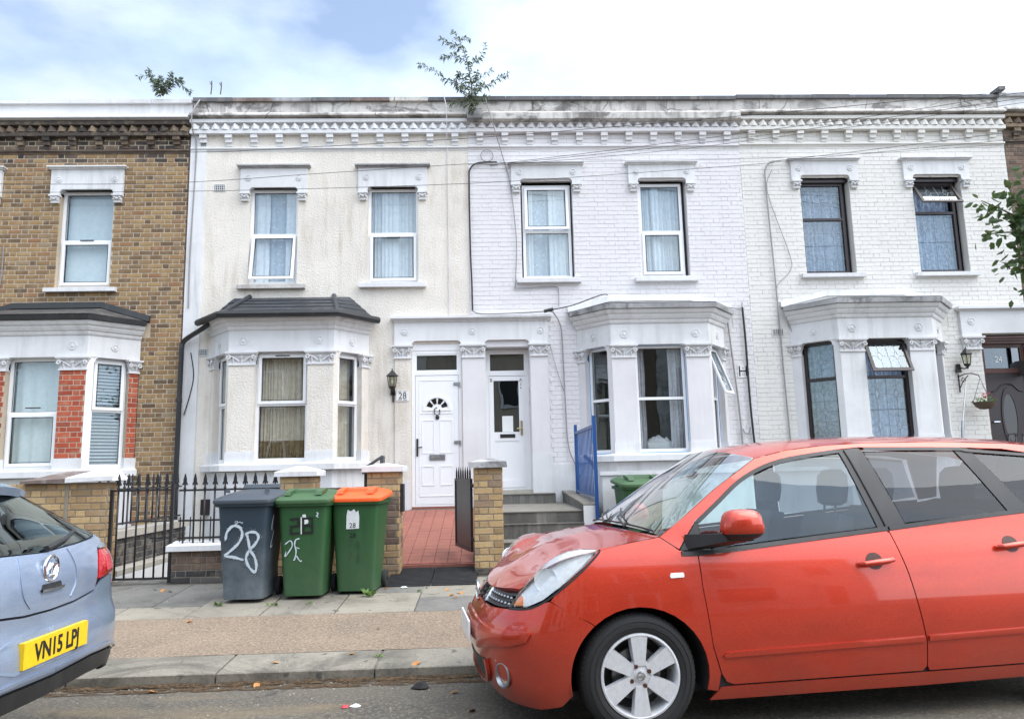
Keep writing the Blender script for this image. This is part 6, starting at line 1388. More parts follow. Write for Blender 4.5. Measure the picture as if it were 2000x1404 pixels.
def wheel(car, u, sg, hw, rad=.310, rr=.212, spokes=6, mat='alloy', start=90, steer=0):
    y = sg*(hw-.012); w = root('dummy', (0, 0, 0), None, None, None, 0, True); bpy.data.objects.remove(w)
    G = Fr((u, y, rad), (1, 0, 0), (0, sg, 0)); c = (u, y, rad)
    m = MB(); prof = [(rr-.004, -.012), (rr+.006, -.001), (rr+.022, .004), (rad-.045, .006), (rad-.022, -.004), (rad-.006, -.03), (rad, -.06), (rad, -.15), (rad-.02, -.185), (rr, -.19)]
    def lat(m, prof, n=56):
        vs = []; fs = []
        for r_, d in prof:
            for k in range(n): t = 2*math.pi*k/n; vs.append(G(r_*math.cos(t), r_*math.sin(t), d))
        for i in range(len(prof)-1):
            for k in range(n): fs.append((i*n+k, i*n+(k+1) % n, (i+1)*n+(k+1) % n, (i+1)*n+k))
        m.add(vs, fs, True)
    lat(m, prof); wh = m.build('wheel', 'tyre', car.r)
    m = MB()
    for r_ in (rad-.040, rr+.030): lat(m, [(r_-.0015, .004), (r_, .0085), (r_+.0015, .004)], 56)
    for k in range(72):
        t = 2*math.pi*k/72; p = [G((rad-q)*math.cos(t+e), (rad-q)*math.sin(t+e), d) for q, e, d in ((.030, -.012, .001), (.030, .012, .001), (.004, .012, -.030), (.004, -.012, -.030))]; m.quad(*p)
    m.build('tyre_tread', 'rubber', wh)
    m = MB(); lat(m, [(rr, -.012), (rr-.002, .002), (rr-.012, .004), (rr-.018, -.004), (rr-.024, -.03), (rr-.03, -.10), (rr-.03, -.17)])
    N = spokes
    for i in range(N):
        t = R(start+360/N*i); c_, s_ = math.cos(t), math.sin(t)
        def L(a, b_, d): return G(a*c_-b_*s_, a*s_+b_*c_, d)
        wi, wo = .034, .046
        top = [L(.05, -wi*.8, -.002), L(.095, -wi, -.004), L(rr-.012, -wo, .001), L(rr-.012, wo, .001), L(.095, wi, -.004), L(.05, wi*.8, -.002)]; bot = [L(.05, -wi*.8, -.04), L(.095, -wi-.006, -.03), L(rr-.014, -wo-.008, -.03), L(rr-.014, wo+.008, -.03), L(.095, wi+.006, -.03), L(.05, wi*.8, -.04)]
        k = len(m.v); m.add(top+bot, [(0, 1, 2, 3, 4, 5)]+[(j, 6+j, 6+(j+1) % 6, (j+1) % 6) for j in range(6)])
    lat(m, [(.001, .0), (.03, .0), (.032, -.006), (.07, -.010), (.078, -.03)], 32); m.build('rim', mat, wh)
    m = MB(); lat(m, [(.001, -.075), (.13, -.075), (.135, -.09)], 32); m.build('brake_disc', 'grey_metal', wh)
    m = MB(); lat(m, [(.001, -.12), (rr, -.12)], 24); m.build('wheel_back', 'black_plastic', wh)
    for k in range(4):
        t = R(start+25+90*k); m = MB(); cc = G(.052*math.cos(t), .052*math.sin(t), 0)
        vs = []; n = 8
        for r_, d in ((.0115, -.012), (.0115, -.002), (.0085, .002), (.0005, .002)):
            for j in range(n): a = 2*math.pi*j/n; vs.append(cc+G.e*r_*math.cos(a)+Vector((0, 0, r_*math.sin(a)))+G.n*d)
        m.add(vs, [(i*n+j, i*n+(j+1) % n, (i+1)*n+(j+1) % n, (i+1)*n+j) for i in range(3) for j in range(n)]); m.build('wheel_bolt', 'wood_brown', wh)
    m = MB(); lat(m, [(.024, .001), (.022, .005), (.018, .005), (.016, .001)], 20); m.fbox(G, -.024, .024, -.005, .005, .002, .006); m.build('wheel_badge', 'chrome', wh)
    return wh

# ------------------------------------------------------------------ red hatchback
TH = R(6)
rc = root('parked_car', (.700, 4.745, 0), 'red five-door hatchback parked on the right in the foreground', 'car', 'cars parked along the kerb', TH, True)
ROLL = R(1.2); rc.rotation_euler.x = -ROLL; rc.location.z = -.82*math.sin(ROLL)      # the road falls to the gutter
C = Car(RED, rc); QF, QR = RED.qf, RED.qr; both = (-1, 1)
fl = arch(0, 130, 192); 
C.tile('front_bumper', [(QF, .622), (-1.04, .620), (-.766, .636), (-.609, .648), (-.51, .685), (-.466, .693), (-.35, .640), (-.252, .583)]+fl+[(-.42, .175), (-.55, .15), (-.8, .15), (-1.15, .16), (QF, .165)], 'paint_red', sides=both, join=True)
fr_ = arch(0, -14, 130)
C.tile('fender', [(-.466, .693), (-.409, .756), (-.279, .854), (-.20, .925), (-.185, .948), (-.11, .957), (-.012, .971), (.163, .996), (.262, .925), (.36, .908), (.362, .73), (.392, .44), (.43, .30), (.415, .21)]+fr_+[(-.252, .583)], 'paint_red', sides=both)
zd = lambda u: .893+(u-.365)*.0825
C.tile('door', [(.362, .893), (.362, .73), (.392, .44), (.432, .30), (.46, .255), (.50, .24), (1.58, .245), (1.606, .27), (1.612, .40), (1.558, .76), (1.510, zd(1.51))], 'paint_red', sides=both, label='red front door')
C.tile('door', [(1.512, zd(1.51)), (1.560, .76), (1.614, .40), (1.608, .27), (1.62, .245), (2.20, .25), (2.232, .27)]+arch(2.6, 186, 135)+[(2.40, .72), (2.425, zd(2.42))], 'paint_red', sides=both, label='red rear door')
C.tile('rear_quarter', [(2.427, zd(2.42)), (2.402, .72), (2.345, .55)]+arch(2.6, 134, -12)+[(3.0, .22), (QR, .22), (QR, 1.10), (2.95, 1.11), (2.75, 1.08)], 'paint_red', sides=both)
C.tile('sill', [(.365, .165), (.43, .232), (.49, .236), (1.58, .241), (2.20, .246), (2.235, .175), (1.6, .165)], 'paint_red', sides=both, off=.004)
rail = [(.163, .996), (.31, 1.09), (.53, 1.24), (.82, 1.41), (1.04, 1.455), (1.3, 1.48), (1.56, 1.49), (2.0, 1.49), (2.51, 1.47), (2.98, 1.42)]
C.tile('roof_rail', rail+[(2.98, 1.12), (2.78, 1.10), (2.63, 1.405), (2.45, 1.435), (2.12, 1.452), (1.5, 1.462), (1.36, 1.452), (.97, 1.398), (.715, 1.303), (.53, 1.17), (.385, 1.075), (.262, .928)], 'paint_red', sides=both)
# dark shell below the belt (seen through the shut lines), cabin floor
C.tile('body_shell', [(QF, .16), (QF, .62), (-.95, .62), (-.70, .635), (-.45, .67), (-.25, .60)]+arch(0, 125, -8, .375, .355)+[(.42, .18), (2.2, .18)]+arch(2.6, 188, -8, .375, .355)+[(QR, .2), (QR, 1.0), (2.4, 1.03), (.40, .875), (.1, .94), (-.15, .90), (-.30, .80), (-.42, .70), (-.45, .67), (-.45, .66)][:8]+[(.3, .87)], 'leather_dark', off=-.016, sides=both, skirt=0, shrink=0)
# glasshouse
C.tile('side_window', [(.398, .922), (.398, 1.062), (.53, 1.155), (.725, 1.288), (.975, 1.380), (1.36, 1.432), (1.452, 1.005)], 'car_glass', off=-.008, sides=both, skirt=0)
C.tile('side_window', [(1.525, 1.44), (2.11, 1.432), (2.32, 1.065), (1.63, 1.022)], 'tinted_glass', off=-.008, sides=both, skirt=0)
C.tile('side_window', [(2.22, 1.43), (2.60, 1.39), (2.75, 1.12), (2.44, 1.085)], 'tinted_glass', off=-.008, sides=both, skirt=0)
C.tile('window_pillar', [(1.36, 1.452), (1.50, 1.462), (1.52, 1.44), (1.628, 1.02), (1.60, 1.005), (1.452, .993), (1.448, 1.005)], 'black_plastic', sides=both, off=-.002)
C.tile('window_pillar', [(2.11, 1.452), (2.22, 1.448), (2.44, 1.085), (2.42, 1.068), (2.31, 1.058)], 'black_plastic', sides=both, off=-.002)
C.tile('mirror_base_panel', [(.262, .922), (.386, 1.074), (.398, 1.07), (.398, .922)], 'black_plastic', sides=both, off=.0)
C.stroke('window_seal', [(.392, 1.066), (.53, 1.166), (.72, 1.298), (.97, 1.391), (1.36, 1.444)], .022, 'black_plastic', .004, both)
C.stroke('window_seal', [(1.40, 1.448), (1.50, 1.012), (1.505, 1.0)], .006, 'rubber', .004, both)
C.stroke('window_seal', [(1.53, 1.452), (2.11, 1.443), (2.22, 1.43), (2.60, 1.396)], .018, 'black_plastic', .004, both)
C.stroke('belt_trim', [(.27, .908), (.42, .909), (.9, .948), (1.505, .998)], .022, 'black_plastic', .007, both); C.stroke('belt_trim', [(1.517, .998), (1.9, 1.030), (2.42, 1.070), (2.78, 1.09)], .022, 'black_plastic', .007, both)
# hood, scuttle, windscreen, roof
nv = 25
HR = [((-.685, .700), (-.714, .736)), ((-.655, .730), (-.690, .748)), ((-.600, .782), (-.636, .782)), ((-.500, .848), (-.520, .842)), ((-.410, .898), (-.430, .882)), ((-.310, .942), (-.343, .910)), ((-.160, .984), (-.183, .940)), ((-.070, .999), (-.090, .957)), ((.0, 1.007), (-.012, .973)), ((.050, 1.014), (.080, .986)), ((.075, 1.018), (.163, .999))]
ctrl = []
for (xc, zc), (qe, ze) in HR:
    e = C.pt(qe, ze, .003); hc = [c_ for c_, _ in HR]; hz = lambda x: lerp_tab(x, hc); row = []
    for v in [-1+2*j/(nv-1) for j in range(nv)]:
        x = xc+(e.x-xc)*abs(v)**2; row.append(Vector((x, abs(e.y)*v, hz(x)+(e.z-hz(e.x))*abs(v)**2.3)))
    ctrl.append(row)
cols = [smooth_curve([r_[j] for r_ in ctrl], 4) for j in range(nv)]; rows = [[cols[j][i] for j in range(nv)] for i in range(len(cols[0]))]
import numpy as np                              # fair the panel like a thin plate: outline fixed, crown line held softly
nr = len(rows); N = nr*nv; A_m, b_m = [], []
def eq(d, rhs): A_m.append(d); b_m.append(rhs)
for i in range(nr):
    for j in range(nv):
        k = i*nv+j
        if i in (0, nr-1) or j in (0, nv-1): eq({k: 60.0}, 60.0*rows[i][j].z)
        elif j == nv//2: eq({k: 1.2}, 1.2*hz(rows[i][j].x))
        if 0 < i < nr-1:
            a, b_ = (rows[i][j]-rows[i-1][j]).length+1e-4, (rows[i+1][j]-rows[i][j]).length+1e-4; eq({k-nv: .02/(a*(a+b_)), k: -.02/(a*b_), k+nv: .02/(b_*(a+b_))}, 0)
        if 0 < j < nv-1:
            a, b_ = (rows[i][j]-rows[i][j-1]).length+1e-4, (rows[i][j+1]-rows[i][j]).length+1e-4; eq({k-1: .02/(a*(a+b_)), k: -.02/(a*b_), k+1: .02/(b_*(a+b_))}, 0)
M_ = np.zeros((N, N)); v_ = np.zeros(N)
for d, rhs in zip(A_m, b_m):
    for p, x in d.items():
        v_[p] += x*rhs
        for q, y in d.items(): M_[p, q] += x*y
zz = np.linalg.solve(M_+np.eye(N)*1e-9, v_)
for i in range(nr):
    for j in range(nv): rows[i][j].z = float(zz[i*nv+j])
rows = [[p+Vector((.012, 0, -.02)) for p in rows[0]]]+rows
C.loft('hood', rows, 'paint_red')
last = rows[-1]
yb, yt = abs(C.pt(.163, .997).y), abs(C.pt(.82, 1.41).y)
wb = [Vector((.185-.085*(1-v*v), yb*v*.985, .995+.036*(1-abs(v)**2.4))) for v in [-1+2*j/(nv-1) for j in range(nv)]]
C.loft('scuttle', [[p+Vector((.002, 0, -.012)) for p in last], [p+Vector((.0, 0, -.012)) for p in wb]], 'black_plastic')
def screen(v, t):
    b0 = Vector((.165-.07*(1-v*v), yb*v, .997+.034*(1-abs(v)**2.4))); t0 = Vector((.82-.10*(1-v*v), yt*v, 1.412+.062*(1-abs(v)**2.2)))
    e = RED.P(*(lambda tt: (lerp_tab(tt, ((0, .163), (.25, .31), (.6, .53), (1, .82))), lerp_tab(tt, ((0, .997), (.25, 1.09), (.6, 1.24), (1, 1.41)))))(t))
    p = b0.lerp(t0, t); k = abs(v)**3
    p.z += .02*math.sin(math.pi*t); p.y = math.copysign(abs(p.y)*(1-k)+abs(e[1])*abs(v)*k, v); return p
ws = C.loft('windscreen', [[screen(v, t/10) for v in [-1+2*j/(nv-1) for j in range(nv)]] for t in range(11)], 'screen_glass')
bl = MB(); bl.tube([screen(v, .02)+Vector((-.01, 0, .01)) for v in [-.9+.1*k for k in range(19)]], .006, 4); bl.build('screen_seal', 'rubber', ws)
rows = []
for (q, z) in [(p.x, p.y) for p in smooth_curve([(a, b_, 0) for a, b_ in rail[3:]], 4)]:
    e = C.pt(q, z, .0); k = min(1, (q-.82)/.5); fr = .10*(1-k) if q < 1.32 else 0
    rows.append([Vector((q-fr*(1-v*v), abs(e.y)*v, z+(.062)*(1-abs(v)**2.2))) for v in [-1+2*j/(nv-1) for j in range(nv)]])
C.loft('roof', rows, 'paint_red')
e = rows[-1]; tail = [Vector((p.x+.10, p.y*.98, p.z-.03)) for p in e]; low = [Vector((3.10, p.y*.95, 1.10)) for p in e]; bot = [Vector((3.19, p.y*1.02, .25)) for p in e]
C.loft('spoiler', [e, tail, [p+Vector((-.02, 0, -.03)) for p in tail]], 'paint_red'); C.loft('rear_window', [[p+Vector((-.03, 0, -.03)) for p in tail], low], 'privacy_glass'); C.loft('tailgate', [low, [Vector((3.20, p.y, .7)) for p in low], bot], 'paint_red')
# grille, headlights, fog lamps, bars
C.tile('grille', [(QF, .626), (-1.04, .624), (-.772, .640), (-.716, .728), (-.95, .722), (-1.23, .705), (QF, .700)], 'black_plastic', off=-.035, sides=both, join=True, skirt=0)
gr = bpy.data.objects[[o.name for o in rc.children if o.name.startswith('grille')][0]]
for z in (.640, .668, .696):
    C.stroke('grille_bar', [(QF+.02, z-.006), (-1.15, z-.002), (-.88, z), (-.765+(z-.64)*.5, z+.01)], .012, 'black_plastic', -.008, both, .03, gr)
m = MB()
for sg in both:
    for z in (.654, .683):
        for k in range(9):
            q = -.80-k*.052; m.ball(C.pt(q, z, -.012, sg), .010, 6, 4)
m.build('grille_mesh', 'grey_metal', gr)
for sg in both:
    m = MB(); m.hexa([C.pt(-1.23, .632, .004, sg), C.pt(-1.17, .632, .004, sg), C.pt(-1.17, .632, -.03, sg), C.pt(-1.23, .632, -.03, sg), C.pt(-1.27, .698, .006, sg), C.pt(-1.19, .70, .006, sg), C.pt(-1.19, .70, -.03, sg), C.pt(-1.27, .70, -.03, sg)]); m.build('grille_wing', 'chrome', gr)
m = MB(); Gb = Fr((-.745, 0, .662), (0, -1, 0), (-1, 0, .3)); 
ring_ = [Gb(.055*math.cos(t), .055*math.sin(t), .012) for t in [2*math.pi*k/24 for k in range(25)]]; m.tube(ring_, .009, 6); m.fbox(Gb, -.075, .075, -.013, .013, .004, .018); m.build('front_badge', 'chrome', gr)
hl = [(-.766, .645), (-.713, .722), (-.636, .801), (-.52, .872), (-.435, .913), (-.358, .938), (-.269, .949), (-.19, .944), (-.195, .925), (-.279, .856), (-.409, .759), (-.51, .694), (-.609, .657)]
lens = C.tile('headlight', hl, 'lamp_glass', off=.004, sides=both, skirt=.05, puff=.024, step=.03)
for sg, ln in zip(both, lens):
    C.tile('reflector', offset_poly(hl, .003), 'lamp_body', off=-.026, sides=(sg,), parent=ln, skirt=0, step=.04, shrink=0)
    C.tile('indicator', [(-.75, .653), (-.712, .705), (-.68, .695), (-.665, .656)], 'lamp_orange', off=-.012, sides=(sg,), parent=ln, step=.03)
    p = C.pt(-.50, .79, -.02, sg); a = C.pt(-.50, .79, -.021, sg)-p; nn = -a.normalized(); G = Fr(p, (nn.y, -nn.x, 0) if sg < 0 else (-nn.y, nn.x, 0), nn); m = MB(); vs = []; n = 20; prof = [(.062, -.004), (.064, .004), (.058, .0), (.04, -.004), (.018, -.006), (.001, -.006)]
    up = nn.cross(G.e)
    for r_, d in prof:
        for k in range(n): t = 2*math.pi*k/n; vs.append(p+G.e*r_*math.cos(t)+up*r_*math.sin(t)+nn*d)
    m.add(vs, [(i*n+k, i*n+(k+1) % n, (i+1)*n+(k+1) % n, (i+1)*n+k) for i in range(len(prof)-1) for k in range(n)], True); m.build('lamp_bowl', 'lamp_body', ln)
C.stroke('headlight_gap', [(-.766, .638), (-.609, .650), (-.505, .687), (-.402, .752), (-.272, .85), (-.186, .925), (-.178, .945)], .010, 'rubber', .002, both, .01)
C.tile('bumper_bar', [(QF, .565), (-1.2, .560), (-1.036, .546), (-.876, .532), (-.577, .542), (-.567, .53), (-.592, .488), (-.692, .460), (-.90, .425), (-1.05, .395), (QF, .37)], 'paint_red', off=.012, sides=both, join=True, puff=.014, skirt=.02)
C.tile('lower_intake', [(QF, .335), (-1.1, .345), (-.985, .355), (-.965, .30), (-1.02, .24), (QF, .225)], 'black_plastic', off=.004, sides=both, join=True, step=.06)
C.stroke('front_lip', [(QF+.01, .215), (-1.15, .22), (-1.0, .235), (-.945, .29), (-.95, .355)], .022, 'paint_red', .022, both, .02)
for sg in both:
    p = C.pt(-.788, .300, .0, sg); nn = (C.pt(-.788, .300, .02, sg)-p).normalized(); ex = nn.cross(Vector((0, 0, 1))).normalized(); ez = ex.cross(nn); m = MB(); n = 24; prof = [(.062, -.004), (.063, .006), (.054, .010), (.048, -.004), (.042, -.012)]; vs = []
    for r_, d in prof:
        for k in range(n): t = 2*math.pi*k/n; vs.append(p+ex*r_*math.cos(t)+ez*r_*1.08*math.sin(t)+nn*d)
    m.add(vs, [(i*n+k, i*n+(k+1) % n, (i+1)*n+(k+1) % n, (i+1)*n+k) for i in range(len(prof)-1) for k in range(n)], True); fo = m.build('fog_lamp', 'grey_metal', rc)
    m = MB(); vs = [p+nn*-.012]+[p+ex*.045*math.cos(2*math.pi*k/n)+ez*.048*math.sin(2*math.pi*k/n)+nn*-.006 for k in range(n)]; m.add(vs, [(0, 1+k, 1+(k+1) % n) for k in range(n)], True); m.build('fog_lens', 'chrome', fo)
pl = MB(); pl.box(-.838, -.828, -.26, .26, .42, .53); npl = pl.build('number_plate', 'plate_white', rc)
for sg in both: C.tile('moulding', [(.44, .392), (.455, .378), (1.60, .398), (1.602, .43), (.47, .408)], 'paint_red', off=.012, sides=(sg,), puff=.006, step=.06); C.tile('moulding', [(1.618, .40), (2.22, .412), (2.225, .444), (1.62, .432)], 'paint_red', off=.012, sides=(sg,), puff=.006, step=.06)
def door_handle(u, z, sg):
    m = MB(); m.tube([C.pt(u-.10, z-.008, .012, sg), C.pt(u-.085, z-.006, .038, sg), C.pt(u-.02, z, .044, sg), C.pt(u+.05, z+.006, .042, sg), C.pt(u+.085, z+.010, .034, sg), C.pt(u+.10, z+.012, .012, sg)], [.012, .0155, .017, .016, .014, .011], 10); h = m.build('door_handle', 'paint_red', rc)
    C.tile('handle_cup', [(u-.005+.05*math.cos(t)*1.05, z+.004+.047*math.sin(t)) for t in [2*math.pi*k/20 for k in range(20)]], 'wood_brown', off=.002, sides=(sg,), parent=h, step=.05, skirt=.004)
for sg in both: door_handle(1.375, .825, sg); door_handle(2.24, .885, sg)
for sg in both:
    C.tile('side_repeater', [(.19, .785), (.265, .787), (.27, .80), (.265, .815), (.195, .815), (.185, .80)], 'plate_white', off=.004, sides=(sg,), puff=.006, step=.03)
# mirrors
for sg in both:
    m = MB(); c = Vector((.545, sg*(.82-.085+.205), 1.06)); n, mm_ = 16, 9; vs = []; fs = []
    for i in range(mm_+1):
        ph = -math.pi/2+math.pi*i/mm_
        for k in range(n):
            t = 2*math.pi*k/n; f = lambda a, e: math.copysign(abs(a)**e, a)
            x = .118*f(math.cos(ph), .6)*f(math.cos(t), .7); y = .085*f(math.cos(ph), .6)*f(math.sin(t), .8); z = .078*f(math.sin(ph), .8)
            x *= 1-.10*(z > 0); vs.append(c+Vector((x+.01*z, y*sg, z)))
    for i in range(mm_):
        for k in range(n): fs.append((i*n+k, i*n+(k+1) % n, (i+1)*n+(k+1) % n, (i+1)*n+k))
    m.add(vs, fs, True)
    for q, f in enumerate(m.f): m.mi[q] = 1 if sum(m.v[i].z for i in f)/len(f) < c.z-.035 else 0
    mi = m.build('wing_mirror', ['paint_red', 'black_plastic'], rc)
    m = MB(); b0 = C.pt(.36, .945, -.005, sg); m.hexa([b0+Vector((-.06, 0, -.02)), b0+Vector((.08, 0, -.02)), c+Vector((.06, 0, -.085)), c+Vector((-.09, 0, -.085)), b0+Vector((-.06, 0, .06)), b0+Vector((.08, 0, .05)), c+Vector((.06, 0, -.045)), c+Vector((-.09, 0, -.045))]); m.build('mirror_arm', 'black_plastic', mi)
# wheels, wheel housings
for u in (0, 2.6):
    for sg in both:
        wheel(C, u, sg, .815)
        m = MB(); n = 20; vs = []
        for y in (.80, .45):
            for k in range(n+1): t = R(-15+210*k/n); vs.append((u+.375*math.cos(t), sg*y, .305+.355*math.sin(t)))
        m.add(vs, [(k, k+1, n+2+k, n+1+k) for k in range(n)]+[tuple(range(n+1, 2*n+2))], True); m.build('wheel_housing', 'rubber', rc, fixn=False)
m = MB(); m.box(-.40, 3.0, -.62, .62, .17, .21); m.build('underbody', 'rubber', rc)
# cabin
def seat(x, y, w=.24):
    m = MB(); m.hexa([(x-.25, y-w, .42), (x+.25, y-w, .42), (x+.25, y+w, .42), (x-.25, y+w, .42), (x-.28, y-w, .62), (x+.22, y-w, .58), (x+.22, y+w, .58), (x-.28, y+w, .62)])
    m.hexa([(x+.13, y-w, .55), (x+.27, y-w, .55), (x+.27, y+w, .55), (x+.13, y+w, .55), (x+.31, y-w*.8, 1.08), (x+.40, y-w*.8, 1.06), (x+.40, y+w*.8, 1.06), (x+.31, y+w*.8, 1.08)]); s_ = m.build('seat', 'leather_dark', rc)
    h = MB(); n = 14; vs = []; fs = []
    for i, (z, k) in enumerate(((1.12, .55), (1.14, .9), (1.22, 1), (1.30, .92), (1.335, .6), (1.34, .05))):
        for j in range(n): t = 2*math.pi*j/n; vs.append((x+.385+.02*(z-1.12)/.2+.055*k*math.copysign(abs(math.cos(t))**.7, math.cos(t)), y+.135*k*math.copysign(abs(math.sin(t))**.7, math.sin(t)), z))
    for i in range(5):
        for j in range(n): fs.append((i*n+j, i*n+(j+1) % n, (i+1)*n+(j+1) % n, (i+1)*n+j))
    h.add(vs, fs, True)
    for d in (-.06, .06): h.tube([(x+.36, y+d, 1.04), (x+.375, y+d, 1.14)], .007, 6)
    h.build('headrest', 'leather_dark', s_)
seat(1.02, -.37); seat(.98, .37); seat(1.85, -.4, .3); seat(1.85, .4, .3)
m = MB(); m.hexa([(.12, -.70, .65), (.55, -.70, .65), (.55, .70, .65), (.12, .70, .65), (.10, -.70, .95), (.50, -.70, .91), (.50, .70, .91), (.10, .70, .95)]); m.build('dashboard', 'leather_dark', rc)
m = MB(); c = Vector((.72, -.37, .90)); m.tube([c+Vector((.10*math.sin(t)*.5, .18*math.cos(t), .17*math.sin(t))) for t in [2*math.pi*k/20 for k in range(21)]], .014, 6); m.tube([c+Vector((0, -.17, 0)), c, c+Vector((0, .17, 0))], .012, 5); m.tube([c, c+Vector((-.2, 0, -.08))], .03, 6); m.build('steering_wheel', 'leather_dark', rc)
m = MB(); m.ball((.66, 0, 1.33), (.02, .10, .03), 10, 6); m.build('rear_view_mirror', 'black_plastic', rc)
for sg in both: C.tile('door_lining', [(.45, .50), (.42, .90), (1.5, .985), (2.3, 1.04), (2.3, .5)], 'leather_dark', off=-.07, sides=(sg,), skirt=0, shrink=0, step=.1)
# wipers
for y0, y1, t1 in ((-.50, .05, .16), (.05, .52, .14)):
    m = MB(); a = screen(y0, .0)+Vector((-.03, 0, .012)); b_ = screen((y0+y1)/2, .05)+Vector((-.03, 0, .03)); c = screen(y1, t1)+Vector((-.012, 0, .018)); m.tube([a, b_, screen(y1-.18, t1*.75)+Vector((-.02, 0, .022))], [.008, .006, .005], 6)
    m.tube([screen(y0+.12, .045)+Vector((-.012, 0, .012)), screen((y0+y1)/2+.1, .09)+Vector((-.012, 0, .015)), c], .005, 5); m.build('wiper', 'black_plastic', rc)
# rear lamps
for sg in both: C.tile('tail_lamp', [(2.98, .82), (QR-.25, .82), (QR-.25, 1.10), (3.0, 1.10)], 'lamp_red', off=.006, sides=(sg,), puff=.01)

# ------------------------------------------------------------------ blue hatchback, rear quarter in view
bc = root('parked_car', (-2.45, 3.70, 0), 'silver-blue hatchback with yellow rear number plate at the left edge', 'car', 'cars parked along the kerb', math.pi, True)
C = Car(BLU, bc); q0 = BLU.qf; D = lambda *p: [(q0+a, b_) for a, b_ in p]
C.tile('rear_bumper', D((0, .762), (.20, .768), (.43, .792), (.52, .835), (.60, .848), (.85, .85), (1.0, .86), (1.22, .86), (1.25, .62))+[(.20, .50)]+arch(.62, 165, 192, .37, .35)+[(.20, .22)]+D((1.0, .30), (.85, .40), (.60, .47), (.35, .485), (0, .475)), 'paint_blue', sides=(-1, 1), join=True)
C.tile('tailgate', D((0, .768), (.20, .774), (.42, .797), (.45, .86), (.47, .93), (.52, 1.0), (.78, 1.060), (.60, 1.056), (.30, 1.042), (.0, 1.03)), 'paint_blue', sides=(-1, 1), join=True)
C.tile('rear_window', D((0, 1.03), (.30, 1.043), (.60, 1.060), (.80, 1.063), (.78, 1.10), (.70, 1.15), (.60, 1.22), (.50, 1.28), (.40, 1.31), (0, 1.32)), 'hatch_glass', off=-.004, sides=(-1, 1), join=True, skirt=0)
lamp = C.tile('tail_lamp', D((.45, .845), (.475, .92), (.545, .992), (.70, .992), (.88, .975), (.92, .93), (.86, .865), (.70, .852)), 'lamp_red', off=.004, sides=(-1, 1), puff=.012, step=.03)
for sg, ln in zip((-1, 1), lamp): C.tile('lamp_lens', D((.55, .875), (.56, .955), (.64, .965), (.68, .88)), 'lamp_pink', off=.017, sides=(sg,), parent=ln, step=.03, skirt=.004)
C.tile('rear_quarter', D((1.06, 1.08), (.80, 1.058), (.66, 1.05), (.54, 1.0), (.72, .99), (.90, .98), (.95, .90), (1.22, .862), (1.252, .62))+[(.203, .503)]+arch(.62, 162, 12, .37, .35)+[(1.05, .3), (3.0, .3), (3.0, .95), (1.0, .98), (.4, 1.0), (.33, 1.15), (.34, 1.25), (.42, 1.34), (.40, 1.345), (.28, 1.25), (.12, 1.15)], 'paint_blue', sides=(-1, 1))
for sg in (-1, 1):
    dp = []
    for z, dw, qq in ((1.06, .80, -.10), (1.10, .78, .02), (1.15, .70, .12), (1.22, .60, .235), (1.28, .50, .32), (1.34, .40, .41)):
        a, b_ = C.pt(q0+dw, z, .001, sg), C.pt(qq, z, 0, sg); mid = (a+b_)/2+Vector((-.02, sg*.03, 0)); dp.append([a, a.lerp(mid, .5)+Vector((-.004, sg*.006, 0)), mid, mid.lerp(b_, .5)+Vector((0, sg*.006, 0)), b_])
    C.loft('rear_pillar', dp, 'paint_blue')
C.tile('side_window', [(.44, 1.01), (1.0, .99), (2.3, .96), (2.1, 1.2), (1.5, 1.36), (.5, 1.35), (.34, 1.2)], 'privacy_glass', off=-.006, sides=(-1, 1), skirt=0)
C.stroke('window_seal', [(.44, 1.0), (.345, 1.1), (.32, 1.2), (.40, 1.33), (.52, 1.362)], .05, 'black_plastic', .004, (-1, 1))
C.tile('roof_rail', [(.35, 1.38), (.5, 1.365), (1.5, 1.375), (2.1, 1.215), (2.4, .96), (2.5, .96), (2.15, 1.26), (1.5, 1.42), (.4, 1.42)], 'paint_blue', sides=(-1, 1))
rows = []
for u, z in ((.40, 1.40), (.6, 1.43), (1.0, 1.45), (1.4, 1.44), (1.6, 1.40)):
    y = abs(C.pt(u, z-.02).y); rows.append([Vector((u, y*v, z+.06*(1-v*v))) for v in [-1+.1*k for k in range(21)]])
C.loft('roof', rows, 'paint_blue')
ws_ = [[Vector((1.6+.75*t-.1*(1-v*v)*0, (.64+.1*t)*v, 1.40+.06*(1-v*v)-.42*t)) for v in [-1+.1*k for k in range(21)]] for t in (0, .5, 1)]; C.loft('windscreen', ws_, 'privacy_glass')
C.loft('hood', [[Vector((2.35+.9*t, .78*v, .98+.04*(1-v*v)-.25*t*t)) for v in [-1+.1*k for k in range(21)]] for t in (0, .3, .6, .9, 1.1)], 'paint_blue')
# roof spoiler
A_, B2, C2, E2 = [], [], [], []
for k in range(25):
    v = -1+k/12; f = abs(v)**2.5; A_.append(Vector((.42+.06*f, .60*v, 1.435-.02*f))); B2.append(Vector((-.02+.14*f, .60*v, 1.345-.050*f))); C2.append(Vector((-.01+.14*f, .595*v, 1.305-.055*f))); E2.append(Vector((.15+.12*f, .55*v, 1.290-.03*f)))
C.loft('spoiler', [A_, [(a+b_)/2+Vector((0, 0, .016)) for a, b_ in zip(A_, B2)], [a*.15+b_*.85+Vector((0, 0, .006)) for a, b_ in zip(A_, B2)], B2, C2, E2], 'paint_blue')
m = MB(); m.box(-.012, .01, -.16, .16, 1.318, 1.340); m.build('brake_light', 'lamp_red', bc)
